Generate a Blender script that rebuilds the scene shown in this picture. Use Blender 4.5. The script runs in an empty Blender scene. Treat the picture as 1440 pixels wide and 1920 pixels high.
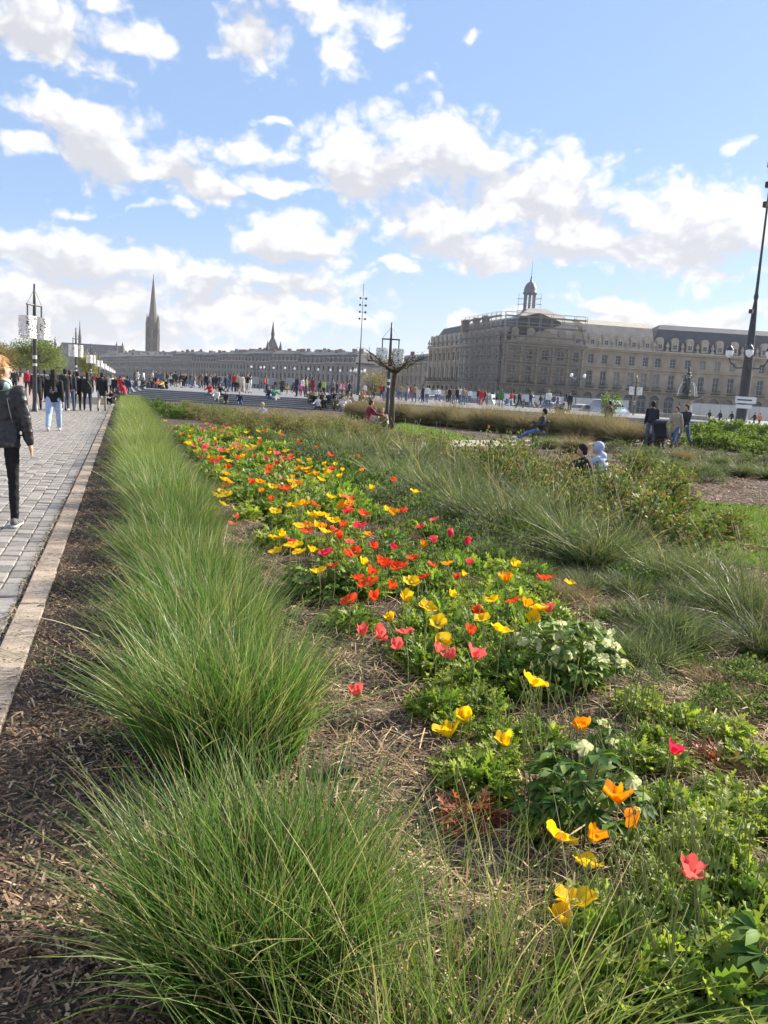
import bpy, bmesh, math, random
import numpy as np
from mathutils import Matrix, Vector
R_ = math.radians
scene = bpy.context.scene
COL = scene.collection

# ---------------------------------------------------------------- camera
F_PX, EYE = 1500.0, 1.55            # focal length in pixels of the 1440x1920 photograph, eye height
YAW, PITCH, ROLL = 18.305, -8.512, 3.3
def cam_basis():
    y, p, r = R_(YAW), R_(PITCH), R_(ROLL)
    f = Vector((math.sin(y)*math.cos(p), math.cos(y)*math.cos(p), math.sin(p)))
    rt = Vector((math.cos(y), -math.sin(y), 0)); up = rt.cross(f)
    return f, rt*math.cos(r)+up*math.sin(r), up*math.cos(r)-rt*math.sin(r)
CF, CR, CU = cam_basis()
cam_data = bpy.data.cameras.new('camera'); cam = bpy.data.objects.new('camera', cam_data); COL.objects.link(cam)
cam_data.sensor_fit = 'VERTICAL'; cam_data.sensor_height = 36.0; cam_data.lens = 36.0*F_PX/1920.0
cam_data.clip_start = 0.05; cam_data.clip_end = 6000
M = Matrix.Identity(4)
for i in range(3):
    M[i][0], M[i][1], M[i][2] = CR[i], CU[i], -CF[i]
M[2][3] = EYE
cam.matrix_world = M
scene.camera = cam
def ray(x, y):
    return CF + CR*((x-720)/F_PX) + CU*((960-y)/F_PX)
def px(x, y, z=0.0):
    """photo pixel -> point on the level surface at height z"""
    d = ray(x, y); t = (z-EYE)/d.z
    return Vector((d.x*t, d.y*t, z))
def at(x, y, depth):
    d = ray(x, y)*depth
    return Vector((d.x, d.y, d.z+EYE))
def dirto(x, y=745):
    d = ray(x, y); return math.atan2(d.x, d.y)

# ---------------------------------------------------------------- sun, sky, exposure
SUN_AZ, SUN_EL = R_(75), R_(31)
SUN_DIR = Vector((math.sin(SUN_AZ)*math.cos(SUN_EL), math.cos(SUN_AZ)*math.cos(SUN_EL), math.sin(SUN_EL)))
sun_data = bpy.data.lights.new('sun', 'SUN'); sun = bpy.data.objects.new('sun', sun_data); COL.objects.link(sun)
sun_data.energy = 5.0; sun_data.angle = R_(0.53); sun_data.color = (1.0, 0.905, 0.76)
sun.rotation_euler = SUN_DIR.to_track_quat('Z', 'Y').to_euler()
scene.view_settings.view_transform = 'Standard'; scene.view_settings.look = 'None'
scene.view_settings.exposure = 1.08; scene.view_settings.gamma = 1.0
scene.view_settings.use_curve_mapping = False
cy = scene.cycles
cy.max_bounces = 5; cy.diffuse_bounces = 2; cy.glossy_bounces = 2; cy.transmission_bounces = 3
cy.transparent_max_bounces = 6; cy.caustics_reflective = False; cy.caustics_refractive = False
cy.use_adaptive_sampling = True; cy.adaptive_threshold = 0.02
cy.use_denoising = True
cy.sample_clamp_indirect = 6.0

world = bpy.data.worlds.new('World'); scene.world = world; world.use_nodes = True
wt = world.node_tree; wt.nodes.clear()
def WN(t, **k):
    n = wt.nodes.new(t)
    for a, b in k.items(): setattr(n, a, b)
    return n
WL = wt.links.new
def wmath(op, a, b=None, c=None, clamp=False):
    n = WN('ShaderNodeMath', operation=op, use_clamp=clamp)
    for i, v in enumerate((a, b, c)):
        if v is None: continue
        if isinstance(v, (int, float)): n.inputs[i].default_value = v
        else: WL(v, n.inputs[i])
    return n.outputs[0]
sky = WN('ShaderNodeTexSky'); sky.sky_type = 'NISHITA'; sky.sun_disc = False
sky.sun_elevation = SUN_EL; sky.sun_rotation = SUN_AZ
sky.air_density = 1.0; sky.dust_density = 0.4; sky.ozone_density = 2.0
SKY_STRENGTH = 0.083
tc = WN('ShaderNodeTexCoord'); sep = WN('ShaderNodeSeparateXYZ'); WL(tc.outputs['Generated'], sep.inputs[0])
az = wmath('ARCTAN2', sep.outputs[0], sep.outputs[1])
el = wmath('ARCSINE', sep.outputs[2])
# the cloud field in view goes on round the sky: azimuth and elevation fold back and forth
AZ0, AZW, ELW = dirto(0)-0.03, dirto(1440)-dirto(0)+0.06, 0.44
azf = wmath('ADD', wmath('PINGPONG', wmath('SUBTRACT', az, AZ0), AZW), AZ0)
elf = wmath('PINGPONG', el, ELW)
base = WN('ShaderNodeCombineXYZ'); WL(azf, base.inputs[0]); WL(elf, base.inputs[1])
tru = WN('ShaderNodeCombineXYZ'); WL(az, tru.inputs[0]); WL(wmath('MULTIPLY', el, 1.35), tru.inputs[1])
def noise(vec, scale, detail, rough, dist=0.0, off=(0, 0, 0)):
    if off != (0, 0, 0):
        m = WN('ShaderNodeVectorMath', operation='ADD'); WL(vec, m.inputs[0]); m.inputs[1].default_value = off; vec = m.outputs[0]
    n = WN('ShaderNodeTexNoise', noise_dimensions='2D')
    n.inputs['Scale'].default_value = scale; n.inputs['Detail'].default_value = detail
    n.inputs['Roughness'].default_value = rough; n.inputs['Distortion'].default_value = dist
    WL(vec, n.inputs['Vector']); return n
# warp so that the outlines billow
wn = noise(tru.outputs[0], 9.0, 3.0, 0.55)
wv = WN('ShaderNodeVectorMath', operation='SUBTRACT'); WL(wn.outputs['Color'], wv.inputs[0]); wv.inputs[1].default_value = (.5, .5, .5)
ws = WN('ShaderNodeVectorMath', operation='SCALE'); WL(wv.outputs[0], ws.inputs[0]); ws.inputs['Scale'].default_value = 0.075
wa = WN('ShaderNodeVectorMath', operation='ADD'); WL(base.outputs[0], wa.inputs[0]); WL(ws.outputs[0], wa.inputs[1])
def azel(x, y):
    d = ray(x, y).normalized(); return math.atan2(d.x, d.y), math.asin(d.z)
def blob_field(blobs):
    acc = None
    for (cx, cy_, rx, ry, rot, wgt) in blobs:
        a0, e0 = azel(cx, cy_); r = R_(rot)
        a1, e1 = azel(cx+rx*math.cos(r)*.5, cy_+rx*math.sin(r)*.5)
        ax = math.hypot(a1-a0, e1-e0)*2; ang = math.atan2(e1-e0, a1-a0); ay = ax*ry/rx
        m = WN('ShaderNodeMapping', vector_type='TEXTURE')
        m.inputs['Location'].default_value = (a0, e0, 0); m.inputs['Rotation'].default_value = (0, 0, ang)
        m.inputs['Scale'].default_value = (ax, ay, 1); WL(wa.outputs[0], m.inputs['Vector'])
        ln = WN('ShaderNodeVectorMath', operation='LENGTH'); WL(m.outputs[0], ln.inputs[0])
        v = wmath('MULTIPLY_ADD', ln.outputs['Value'], -wgt, wgt)
        acc = v if acc is None else wmath('SMOOTH_MAX', acc, v, 0.12)
    return acc
CLOUDS = [(70, 30, 185, 85, 22, 1), (262, 76, 80, 36, 17, .9), (205, 8, 45, 26, 10, .8), (470, 55, 80, 70, 30, .45),
    (600, 25, 95, 48, 15, .75), (652, 108, 48, 48, 0, .7), (716, 22, 45, 40, 0, .6), (725, 65, 40, 16, 0, .5),
    (180, 255, 150, 78, 22, 1), (345, 325, 115, 58, 30, 1), (50, 282, 100, 22, 12, .7), (415, 365, 42, 34, 0, .8),
    (465, 282, 110, 30, 8, .8), (490, 345, 75, 22, 14, .8), (330, 392, 34, 17, 0, .6), (505, 230, 40, 10, 5, .6),
    (860, 295, 175, 90, 16, 1), (680, 310, 150, 75, 22, 1), (1030, 370, 220, 88, 13, 1), (850, 435, 185, 66, 12, 1),
    (1310, 425, 190, 88, 3, 1), (1130, 455, 220, 60, 6, 1), (1345, 505, 70, 30, 0, .9), (945, 487, 65, 20, 0, .8),
    (655, 415, 50, 22, 0, .7), (745, 497, 62, 24, 10, .8),
    (90, 480, 230, 62, 10, 1), (330, 505, 240, 50, 2, 1), (555, 455, 125, 48, 10, 1), (555, 535, 180, 42, 6, 1),
    (150, 570, 330, 66, 4, 1), (430, 585, 260, 50, 2, .9), (200, 640, 420, 34, 3, .8), (640, 615, 120, 20, 3, .6),
    (920, 590, 110, 30, 0, .9), (1270, 600, 280, 34, 3, 1), (140, 385, 50, 10, 0, .35), (240, 395, 45, 9, 0, .3),
    (910, 70, 18, 22, 40, .5), (1385, 282, 30, 19, 0, .6), (810, 165, 16, 10, 0, .4), (852, 170, 14, 8, 0, .4)]
GREYS = [(60, 40, 170, 60, 22, .8), (190, 300, 130, 45, 25, 1), (350, 350, 90, 32, 28, .8), (860, 345, 180, 40, 6, 1), (690, 360, 110, 45, 15, .9),
    (850, 460, 150, 34, 8, 1), (1070, 480, 190, 38, 4, .9), (1050, 395, 170, 34, 10, .7), (1300, 465, 150, 45, 0, .9), (560, 485, 100, 28, 8, .9),
    (120, 520, 230, 40, 8, 1), (560, 560, 170, 28, 5, 1), (170, 610, 330, 40, 3, 1), (400, 545, 230, 26, 2, .8), (1250, 612, 220, 18, 3, .7), (470, 70, 80, 50, 20, .6)]
dens = blob_field(CLOUDS)
nb = noise(tru.outputs[0], 15.0, 9.0, 0.60, 0.08)
wv2 = WN('ShaderNodeVectorMath', operation='SCALE'); WL(wv.outputs[0], wv2.inputs[0]); wv2.inputs['Scale'].default_value = 0.05
wv3 = WN('ShaderNodeVectorMath', operation='ADD'); WL(tru.outputs[0], wv3.inputs[0]); WL(wv2.outputs[0], wv3.inputs[1])
vo = WN('ShaderNodeTexVoronoi', voronoi_dimensions='2D', feature='SMOOTH_F1'); vo.inputs['Scale'].default_value = 30; vo.inputs['Smoothness'].default_value = .35; vo.inputs['Detail'].default_value = 2; vo.inputs['Roughness'].default_value = .55; WL(wv3.outputs[0], vo.inputs['Vector'])
puff = wmath('SUBTRACT', .86, vo.outputs['Distance'])          # billowing heads
dens2 = wmath('ADD', wmath('ADD', dens, wmath('MULTIPLY', puff, .5)), wmath('MULTIPLY_ADD', nb.outputs['Fac'], 1.25, -0.70))
mr = WN('ShaderNodeMapRange', interpolation_type='SMOOTHSTEP'); WL(dens2, mr.inputs['Value'])
mr.inputs['From Min'].default_value = -0.12; mr.inputs['From Max'].default_value = 0.44
mask = mr.outputs['Result']
gf = blob_field(GREYS)
n2 = noise(tru.outputs[0], 18.0, 5.0, 0.55, 0.0, (3.1, 1.7, 0))
nb2 = noise(tru.outputs[0], 15.0, 4.0, 0.55, 0.08, (.014, .018, 0))
rel = wmath('MULTIPLY', wmath('SUBTRACT', nb2.outputs['Fac'], nb.outputs['Fac']), 1.0)
gsum = wmath('ADD', wmath('ADD', wmath('MULTIPLY_ADD', puff, -.9, wmath('ADD', gf, .38)), rel), wmath('MULTIPLY_ADD', n2.outputs['Fac'], 1.5, -0.72))
gm = WN('ShaderNodeMapRange', interpolation_type='SMOOTHSTEP'); WL(gsum, gm.inputs['Value'])
gm.inputs['From Min'].default_value = -0.1; gm.inputs['From Max'].default_value = 1.0
cc = WN('ShaderNodeMix', data_type='RGBA'); WL(gm.outputs['Result'], cc.inputs['Factor'])
CLOUD_LIT, CLOUD_GREY = (6.1, 6.1, 6.2), (4.15, 4.2, 4.5)
cc.inputs['A'].default_value = (*CLOUD_LIT, 1); cc.inputs['B'].default_value = (*CLOUD_GREY, 1)
mx = WN('ShaderNodeMix', data_type='RGBA'); WL(wmath('MULTIPLY', mask, 0.96), mx.inputs['Factor'])
hz = WN('ShaderNodeMix', data_type='RGBA'); hz.inputs['Factor'].default_value = .6; WL(sky.outputs[0], hz.inputs['A'])
hz.inputs['B'].default_value = (2.35, 3.55, 5.9, 1)   # thin spring haze evens the blue out
lo = WN('ShaderNodeMapRange', interpolation_type='SMOOTHSTEP'); WL(el, lo.inputs['Value']); lo.inputs['From Min'].default_value = 0.0; lo.inputs['From Max'].default_value = .2
lo.inputs['To Min'].default_value = .55; lo.inputs['To Max'].default_value = 0.0
h2 = WN('ShaderNodeMix', data_type='RGBA'); WL(lo.outputs['Result'], h2.inputs['Factor']); WL(hz.outputs['Result'], h2.inputs['A']); h2.inputs['B'].default_value = (4.4, 4.75, 5.5, 1)   # paler towards the horizon all round
WL(h2.outputs['Result'], mx.inputs['A']); WL(cc.outputs['Result'], mx.inputs['B'])
bg = WN('ShaderNodeBackground'); bg.inputs['Strength'].default_value = SKY_STRENGTH
WL(mx.outputs['Result'], bg.inputs['Color'])
wo = WN('ShaderNodeOutputWorld'); WL(bg.outputs[0], wo.inputs['Surface'])
world.cycles.sampling_method = 'MANUAL'; world.cycles.sample_map_resolution = 512

# ---------------------------------------------------------------- materials
MATS = {}
def _nt(name):
    m = bpy.data.materials.new(name); m.use_nodes = True; nt = m.node_tree; nt.nodes.clear()
    return m, nt
def mat(name, col, rough=0.7, metal=0.0, var=0.0, scale=8.0, bump=0.0, bscale=60.0, spec=0.3, col2=None, objvar=0.0, coord='Object', detail=5.0):
    """principled with a noise-mottled base colour, optional bump and per-object value shift"""
    if name in MATS: return MATS[name]
    m, nt = _nt(name); N = nt.nodes.new; L = nt.links.new
    out = N('ShaderNodeOutputMaterial'); b = N('ShaderNodeBsdfPrincipled'); L(b.outputs[0], out.inputs[0])
    b.inputs['Roughness'].default_value = rough; b.inputs['Metallic'].default_value = metal
    b.inputs['Specular IOR Level'].default_value = spec
    b.inputs['Base Color'].default_value = (*col, 1)
    tcn = N('ShaderNodeTexCoord')
    cur = None
    if var > 0 or col2:
        n = N('ShaderNodeTexNoise'); n.inputs['Scale'].default_value = scale; n.inputs['Detail'].default_value = detail
        n.inputs['Roughness'].default_value = 0.62; L(tcn.outputs[coord], n.inputs['Vector'])
        mxn = N('ShaderNodeMix'); mxn.data_type = 'RGBA'
        a = [max(0, c*(1-var)) for c in col]; c2 = col2 or [min(1, c*(1+var)) for c in col]
        mr_ = N('ShaderNodeMapRange'); L(n.outputs['Fac'], mr_.inputs['Value']); mr_.inputs['From Min'].default_value = .3; mr_.inputs['From Max'].default_value = .7
        mxn.inputs['A'].default_value = (*(a if not col2 else col), 1); mxn.inputs['B'].default_value = (*c2, 1)
        L(mr_.outputs[0], mxn.inputs['Factor']); cur = mxn.outputs['Result']
    if objvar > 0:
        oi = N('ShaderNodeObjectInfo'); hs = N('ShaderNodeHueSaturation')
        mm = N('ShaderNodeMapRange'); L(oi.outputs['Random'], mm.inputs['Value'])
        mm.inputs['To Min'].default_value = 1-objvar; mm.inputs['To Max'].default_value = 1+objvar
        L(mm.outputs[0], hs.inputs['Value'])
        if cur is not None: L(cur, hs.inputs['Color'])
        else: hs.inputs['Color'].default_value = (*col, 1)
        cur = hs.outputs[0]
    if cur is not None: L(cur, b.inputs['Base Color'])
    if bump > 0:
        n = N('ShaderNodeTexNoise'); n.inputs['Scale'].default_value = bscale; n.inputs['Detail'].default_value = 6
        L(tcn.outputs[coord], n.inputs['Vector']); bp = N('ShaderNodeBump'); bp.inputs['Strength'].default_value = bump
        bp.inputs['Distance'].default_value = 0.02; L(n.outputs['Fac'], bp.inputs['Height']); L(bp.outputs[0], b.inputs['Normal'])
    MATS[name] = m; return m
def leafmat(name, trans=0.35, rough=0.45, spec=0.35, tint=(1, 1, 1), objvar=0.12):
    """vertex-coloured leaf or blade: a thin sheet that reflects and lets light through"""
    if name in MATS: return MATS[name]
    m, nt = _nt(name); N = nt.nodes.new; L = nt.links.new
    out = N('ShaderNodeOutputMaterial'); b = N('ShaderNodeBsdfPrincipled'); t = N('ShaderNodeBsdfTranslucent'); mxs = N('ShaderNodeMixShader')
    a = N('ShaderNodeAttribute'); a.attribute_name = 'Col'
    oi = N('ShaderNodeObjectInfo'); hs = N('ShaderNodeHueSaturation'); mm = N('ShaderNodeMapRange')
    L(oi.outputs['Random'], mm.inputs['Value']); mm.inputs['To Min'].default_value = 1-objvar; mm.inputs['To Max'].default_value = 1+objvar
    L(mm.outputs[0], hs.inputs['Value']); L(a.outputs['Color'], hs.inputs['Color'])
    L(hs.outputs[0], b.inputs['Base Color'])
    tm = N('ShaderNodeMix'); tm.data_type = 'RGBA'; tm.blend_type = 'MULTIPLY'; tm.inputs['Factor'].default_value = 1
    L(hs.outputs[0], tm.inputs['A']); tm.inputs['B'].default_value = (*tint, 1); L(tm.outputs['Result'], t.inputs['Color'])
    b.inputs['Roughness'].default_value = rough; b.inputs['Specular IOR Level'].default_value = spec
    mxs.inputs[0].default_value = trans; L(b.outputs[0], mxs.inputs[1]); L(t.outputs[0], mxs.inputs[2]); L(mxs.outputs[0], out.inputs[0])
    MATS[name] = m; return m
def petalmat(name, col, col2):
    if name in MATS: return MATS[name]
    m, nt = _nt(name); N = nt.nodes.new; L = nt.links.new
    out = N('ShaderNodeOutputMaterial'); b = N('ShaderNodeBsdfPrincipled'); t = N('ShaderNodeBsdfTranslucent'); mxs = N('ShaderNodeMixShader')
    tcn = N('ShaderNodeTexCoord'); n = N('ShaderNodeTexNoise'); n.inputs['Scale'].default_value = 1; n.inputs['Detail'].default_value = 4; mpp = N('ShaderNodeMapping'); mpp.inputs['Scale'].default_value = (190, 26, 26); L(tcn.outputs['Object'], mpp.inputs['Vector']); L(mpp.outputs[0], n.inputs['Vector']); r = N('ShaderNodeMix'); r.data_type = 'RGBA'
    r.inputs['A'].default_value = (*col, 1); r.inputs['B'].default_value = (*col2, 1); L(n.outputs['Fac'], r.inputs['Factor'])
    L(r.outputs['Result'], b.inputs['Base Color']); L(r.outputs['Result'], t.inputs['Color'])
    b.inputs['Roughness'].default_value = .6; b.inputs['Specular IOR Level'].default_value = .15
    mxs.inputs[0].default_value = .5; L(b.outputs[0], mxs.inputs[1]); L(t.outputs[0], mxs.inputs[2]); L(mxs.outputs[0], out.inputs[0])
    MATS[name] = m; return m
def propmat(name, prop, rough=.8):
    """cloth whose colour is read from a custom property of the object"""
    if name in MATS: return MATS[name]
    m, nt = _nt(name); N = nt.nodes.new; L = nt.links.new
    out = N('ShaderNodeOutputMaterial'); b = N('ShaderNodeBsdfPrincipled'); L(b.outputs[0], out.inputs[0])
    a = N('ShaderNodeAttribute'); a.attribute_type = 'OBJECT'; a.attribute_name = prop
    tcn = N('ShaderNodeTexCoord'); n = N('ShaderNodeTexNoise'); n.inputs['Scale'].default_value = 14; n.inputs['Detail'].default_value = 4
    L(tcn.outputs['Object'], n.inputs['Vector'])
    hs = N('ShaderNodeHueSaturation'); L(a.outputs['Color'], hs.inputs['Color'])
    mm = N('ShaderNodeMapRange'); L(n.outputs['Fac'], mm.inputs['Value']); mm.inputs['To Min'].default_value = .65; mm.inputs['To Max'].default_value = 1.35
    L(mm.outputs[0], hs.inputs['Value']); L(hs.outputs[0], b.inputs['Base Color'])
    b.inputs['Roughness'].default_value = rough; b.inputs['Specular IOR Level'].default_value = .25
    MATS[name] = m; return m
def glassmat(name, col=(.03, .035, .04), rough=.08):
    return mat(name, col, rough=rough, spec=.6, var=.3, scale=2.0)

# ---------------------------------------------------------------- objects
ORD = ['first', 'second', 'third', 'fourth', 'fifth', 'sixth', 'seventh', 'eighth', 'ninth', 'tenth', 'eleventh', 'twelfth', 'thirteenth', 'fourteenth', 'fifteenth', 'sixteenth']
def zone(x, y):
    if y > 1200: return 'on the mulch right of the hellebores'
    if y > 1040: return 'on the mulch before the broad rose bush'
    if x > 1130: return 'beside the broad rose bush'
    if x > 850: return 'among the feather grasses'
    if x > 620: return 'between the far poppies and the plane tree'
    return 'behind the crowded far poppies'
def pzone(x, y):
    if y > 1560: return 'around the coral red poppy'
    if y > 1340: return 'beside the broad-leaved hellebore'
    if y > 1200: return 'beside the coral poppies'
    if y > 1060: return 'beside the vermilion poppies'
    return 'in the crowded far poppies'
def tag(o, label=None, cat=None, group=None, kind=None):
    if label: o['label'] = label
    if cat: o['category'] = cat
    if group: o['group'] = group
    if kind: o['kind'] = kind
    return o
def ob(name, me, m=None, parent=None, loc=(0, 0, 0), rot=(0, 0, 0), scale=(1, 1, 1)):
    o = bpy.data.objects.new(name, me); COL.objects.link(o)
    if m is not None and not me.materials:
        for x in (m if isinstance(m, (list, tuple)) else [m]): me.materials.append(x)
    o.location = loc; o.rotation_euler = rot; o.scale = scale if hasattr(scale, '__len__') else (scale,)*3
    if parent is not None: o.parent = parent
    return o
def empty(name, loc=(0, 0, 0), rz=0.0, scale=1.0):
    o = bpy.data.objects.new(name, None); COL.objects.link(o); o.location = loc; o.rotation_euler = (0, 0, rz); o.scale = (scale,)*3
    o.empty_display_size = .1
    return o
def copy_tree(o, parent=None):
    c = o.copy(); COL.objects.link(c)
    if parent is not None: c.parent = parent
    for ch in list(o.children): copy_tree(ch, c)
    return c

class MB:
    """collects shapes for one mesh"""
    def __init__(s): s.v, s.f, s.m = [], [], []
    def add(s, verts, faces, mi=0):
        o = len(s.v); s.v += [tuple(v) for v in verts]; s.f += [tuple(i+o for i in f) for f in faces]; s.m += [mi]*len(faces); return s
    def box(s, c, d, rz=0.0, mi=0, taper=1.0):
        x, y, z = d[0]/2, d[1]/2, d[2]/2; cs, sn = math.cos(rz), math.sin(rz); vs = []
        for k, (sx, sy, sz) in enumerate([(-1,-1,-1),(1,-1,-1),(1,1,-1),(-1,1,-1),(-1,-1,1),(1,-1,1),(1,1,1),(-1,1,1)]):
            t = taper if sz > 0 else 1.0
            a, b = sx*x*t, sy*y*t; vs.append((c[0]+a*cs-b*sn, c[1]+a*sn+b*cs, c[2]+sz*z))
        return s.add(vs, [(3,2,1,0),(4,5,6,7),(0,1,5,4),(1,2,6,5),(2,3,7,6),(3,0,4,7)], mi)
    def slab(s, x0, x1, y0, y1, z0, z1, mi=0):
        return s.box(((x0+x1)/2, (y0+y1)/2, (z0+z1)/2), (x1-x0, y1-y0, z1-z0), 0, mi)
    def tube(s, pts, rad, n=8, mi=0, cap=True, flat=None):
        """polyline tube; rad a number or list; flat = (kx, ky) squashes the section"""
        pts = [Vector(p) for p in pts]; rad = [rad]*len(pts) if isinstance(rad, (int, float)) else rad
        rings = []; ref = None
        for i, p in enumerate(pts):
            t = (pts[min(i+1, len(pts)-1)]-pts[max(i-1, 0)]).normalized()
            if ref is None:
                ref = Vector((1, 0, 0)) if abs(t.x) < .8 else Vector((0, 1, 0))
            a = (ref-t*ref.dot(t)).normalized(); b = t.cross(a); ref = a
            kx, ky = flat or (1, 1)
            r = rad[i]; rr = r if isinstance(r, tuple) else (r*kx, r*ky)
            rings.append([p+a*(rr[0]*math.cos(2*math.pi*k/n))+b*(rr[1]*math.sin(2*math.pi*k/n)) for k in range(n)])
        vs = [v for r in rings for v in r]; fs = []
        for i in range(len(pts)-1):
            for k in range(n):
                k2 = (k+1) % n; fs.append((i*n+k, i*n+k2, (i+1)*n+k2, (i+1)*n+k))
        if cap: fs += [tuple(reversed(range(n))), tuple(range((len(pts)-1)*n, len(pts)*n))]
        return s.add(vs, fs, mi)
    def lathe(s, prof, n=16, c=(0, 0, 0), mi=0):
        vs, fs = [], []
        for (r, z) in prof:
            for k in range(n):
                a = 2*math.pi*k/n; vs.append((c[0]+r*math.cos(a), c[1]+r*math.sin(a), c[2]+z))
        for i in range(len(prof)-1):
            for k in range(n):
                k2 = (k+1) % n; fs.append((i*n+k, i*n+k2, (i+1)*n+k2, (i+1)*n+k))
        fs += [tuple(reversed(range(n))), tuple(range((len(prof)-1)*n, len(prof)*n))]
        return s.add(vs, fs, mi)
    def ball(s, c, r, n=10, m_=7, mi=0):
        r = (r, r, r) if isinstance(r, (int, float)) else r
        vs = [(c[0], c[1], c[2]-r[2])]; fs = []
        for i in range(1, m_):
            t = math.pi*i/m_
            for k in range(n):
                a = 2*math.pi*k/n; vs.append((c[0]+r[0]*math.sin(t)*math.cos(a), c[1]+r[1]*math.sin(t)*math.sin(a), c[2]-r[2]*math.cos(t)))
        vs.append((c[0], c[1], c[2]+r[2])); e = len(vs)-1
        for k in range(n):
            k2 = (k+1) % n; fs.append((0, 1+k2, 1+k)); fs.append((e, 1+(m_-2)*n+k, 1+(m_-2)*n+k2))
            for i in range(m_-2): fs.append((1+i*n+k, 1+i*n+k2, 1+(i+1)*n+k2, 1+(i+1)*n+k))
        return s.add(vs, fs, mi)
    def quad(s, a, b, c, d, mi=0): return s.add([a, b, c, d], [(0, 1, 2, 3)], mi)
    def mesh(s, name, smooth=False):
        me = bpy.data.meshes.new(name); me.from_pydata(s.v, [], s.f); me.update()
        if max(s.m or [0]) > 0: me.polygons.foreach_set('material_index', s.m)
        if smooth: me.polygons.foreach_set('use_smooth', [True]*len(me.polygons))
        return me
    def build(s, name, m=None, parent=None, smooth=False, **k):
        return ob(name, s.mesh(name, smooth), m, parent, **k)

def mesh_np(name, verts, faces, cols=None, smooth=True):
    """verts (n,3), faces list of (k,4)/(k,3) arrays, cols (n,3) point colours"""
    me = bpy.data.meshes.new(name)
    verts = np.asarray(verts, np.float32); me.vertices.add(len(verts)); me.vertices.foreach_set('co', verts.ravel())
    loops = np.concatenate([f.ravel() for f in faces]).astype(np.int32)
    sizes = np.concatenate([np.full(len(f), f.shape[1]) for f in faces]).astype(np.int32)
    me.loops.add(len(loops)); me.loops.foreach_set('vertex_index', loops)
    me.polygons.add(len(sizes)); starts = np.concatenate([[0], np.cumsum(sizes)[:-1]]).astype(np.int32)
    me.polygons.foreach_set('loop_start', starts)
    me.polygons.foreach_set('use_smooth', np.full(len(sizes), smooth))
    if cols is not None:
        a = me.attributes.new('Col', 'FLOAT_COLOR', 'POINT')
        c4 = np.ones((len(verts), 4), np.float32); c4[:, :3] = cols; a.data.foreach_set('color', c4.ravel())
    me.update(calc_edges=True); me.validate()
    return me

# ---------------------------------------------------------------- foliage generators
def pick(rng, pal, n):
    """pal: list of (weight, rgb, rgb tip)"""
    w = np.array([p[0] for p in pal], float); w /= w.sum(); i = rng.choice(len(pal), n, p=w)
    a = np.array([p[1] for p in pal])[i]; b = np.array([p[2] for p in pal])[i]
    j = rng.normal(1, .2, (n, 1)).clip(.5, 1.7)
    return a*j, b*j
def blades(name, n, R, h, spread, width, pal, seed, segs=5, wind=(0, 0), droop=.5, hvar=.25, stray=.06, flatbase=1.0, bendy=.2, twist=.8):
    """a tussock: n curved tapering strips from a disc of radius R"""
    rng = np.random.default_rng(seed)
    rr = R*np.sqrt(rng.random(n)); th = rng.random(n)*2*np.pi
    root = np.stack([rr*np.cos(th), rr*np.sin(th)*flatbase, np.zeros(n)], 1)
    out = rr/R
    ang = th+rng.normal(0, twist, n)
    lean = (spread*(.18+.95*out)*rng.random(n)**.6)+np.abs(rng.normal(0, .07, n))
    st = rng.random(n) < stray; lean[st] *= 1.6
    L = h*(1-hvar*rng.random(n))*(1+.25*rng.normal(0, .5, n)).clip(.5, 1.35)
    L[st] *= 1.15
    d = np.stack([np.cos(ang)*np.sin(lean), np.sin(ang)*np.sin(lean), np.cos(lean)], 1)
    d[:, 0] += wind[0]; d[:, 1] += wind[1]; d /= np.linalg.norm(d, axis=1, keepdims=True)
    t = np.linspace(0, 1, segs+1)[None, :, None]
    dr = (droop*(.4+rng.random(n)))[:, None, None]
    horiz = np.stack([d[:, 0], d[:, 1], np.zeros(n)], 1); hn = np.linalg.norm(horiz, axis=1, keepdims=True)+1e-6
    hz = (horiz/hn)[:, None, :]
    bend = np.stack([rng.normal(0, bendy, n), rng.normal(0, bendy, n), np.zeros(n)], 1)[:, None, :]
    P = root[:, None, :]+L[:, None, None]*(d[:, None, :]*t+hz*dr*.35*t**2.2+bend*t**2-np.array([0, 0, 1.])[None, None, :]*dr*.33*t**2.6*(hn[:, :, None]+.15))
    P[:, :, 2] = np.maximum(P[:, :, 2], .008)
    side = np.cross(d, rng.normal(0, 1, (n, 3))); side /= np.linalg.norm(side, axis=1, keepdims=True)+1e-9
    w = width*(.6+.8*rng.random(n))[:, None, None]*(1-t**1.7*.93)
    A = P-side[:, None, :]*w*.5; B = P+side[:, None, :]*w*.5
    V = np.stack([A, B], 2).reshape(-1, 3)                       # n*(segs+1)*2
    k = (segs+1)*2; base = (np.arange(n)*k)[:, None]+(np.arange(segs)*2)[None, :]
    base = base.ravel(); Fq = np.stack([base, base+1, base+3, base+2], 1)
    ca, cb = pick(rng, pal, n)
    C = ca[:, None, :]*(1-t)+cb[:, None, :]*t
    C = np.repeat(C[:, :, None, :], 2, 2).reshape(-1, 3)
    return V, Fq, C
def blade_mesh(name, *a, **k):
    V, Fq, C = blades(name, *a, **k); return mesh_np(name, V, [Fq], C)
LEAF = np.array([[0, 0, 0], [-.5, .38, .1], [0, .45, -.02], [.5, .38, .1], [-.36, .75, .05], [0, .8, -.05], [.36, .75, .05], [0, 1, -.14]])
LEAFF = np.array([[0, 2, 1, 1], [0, 3, 2, 2], [1, 2, 5, 4], [2, 3, 6, 5], [4, 5, 7, 7], [5, 6, 7, 7]])
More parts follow.
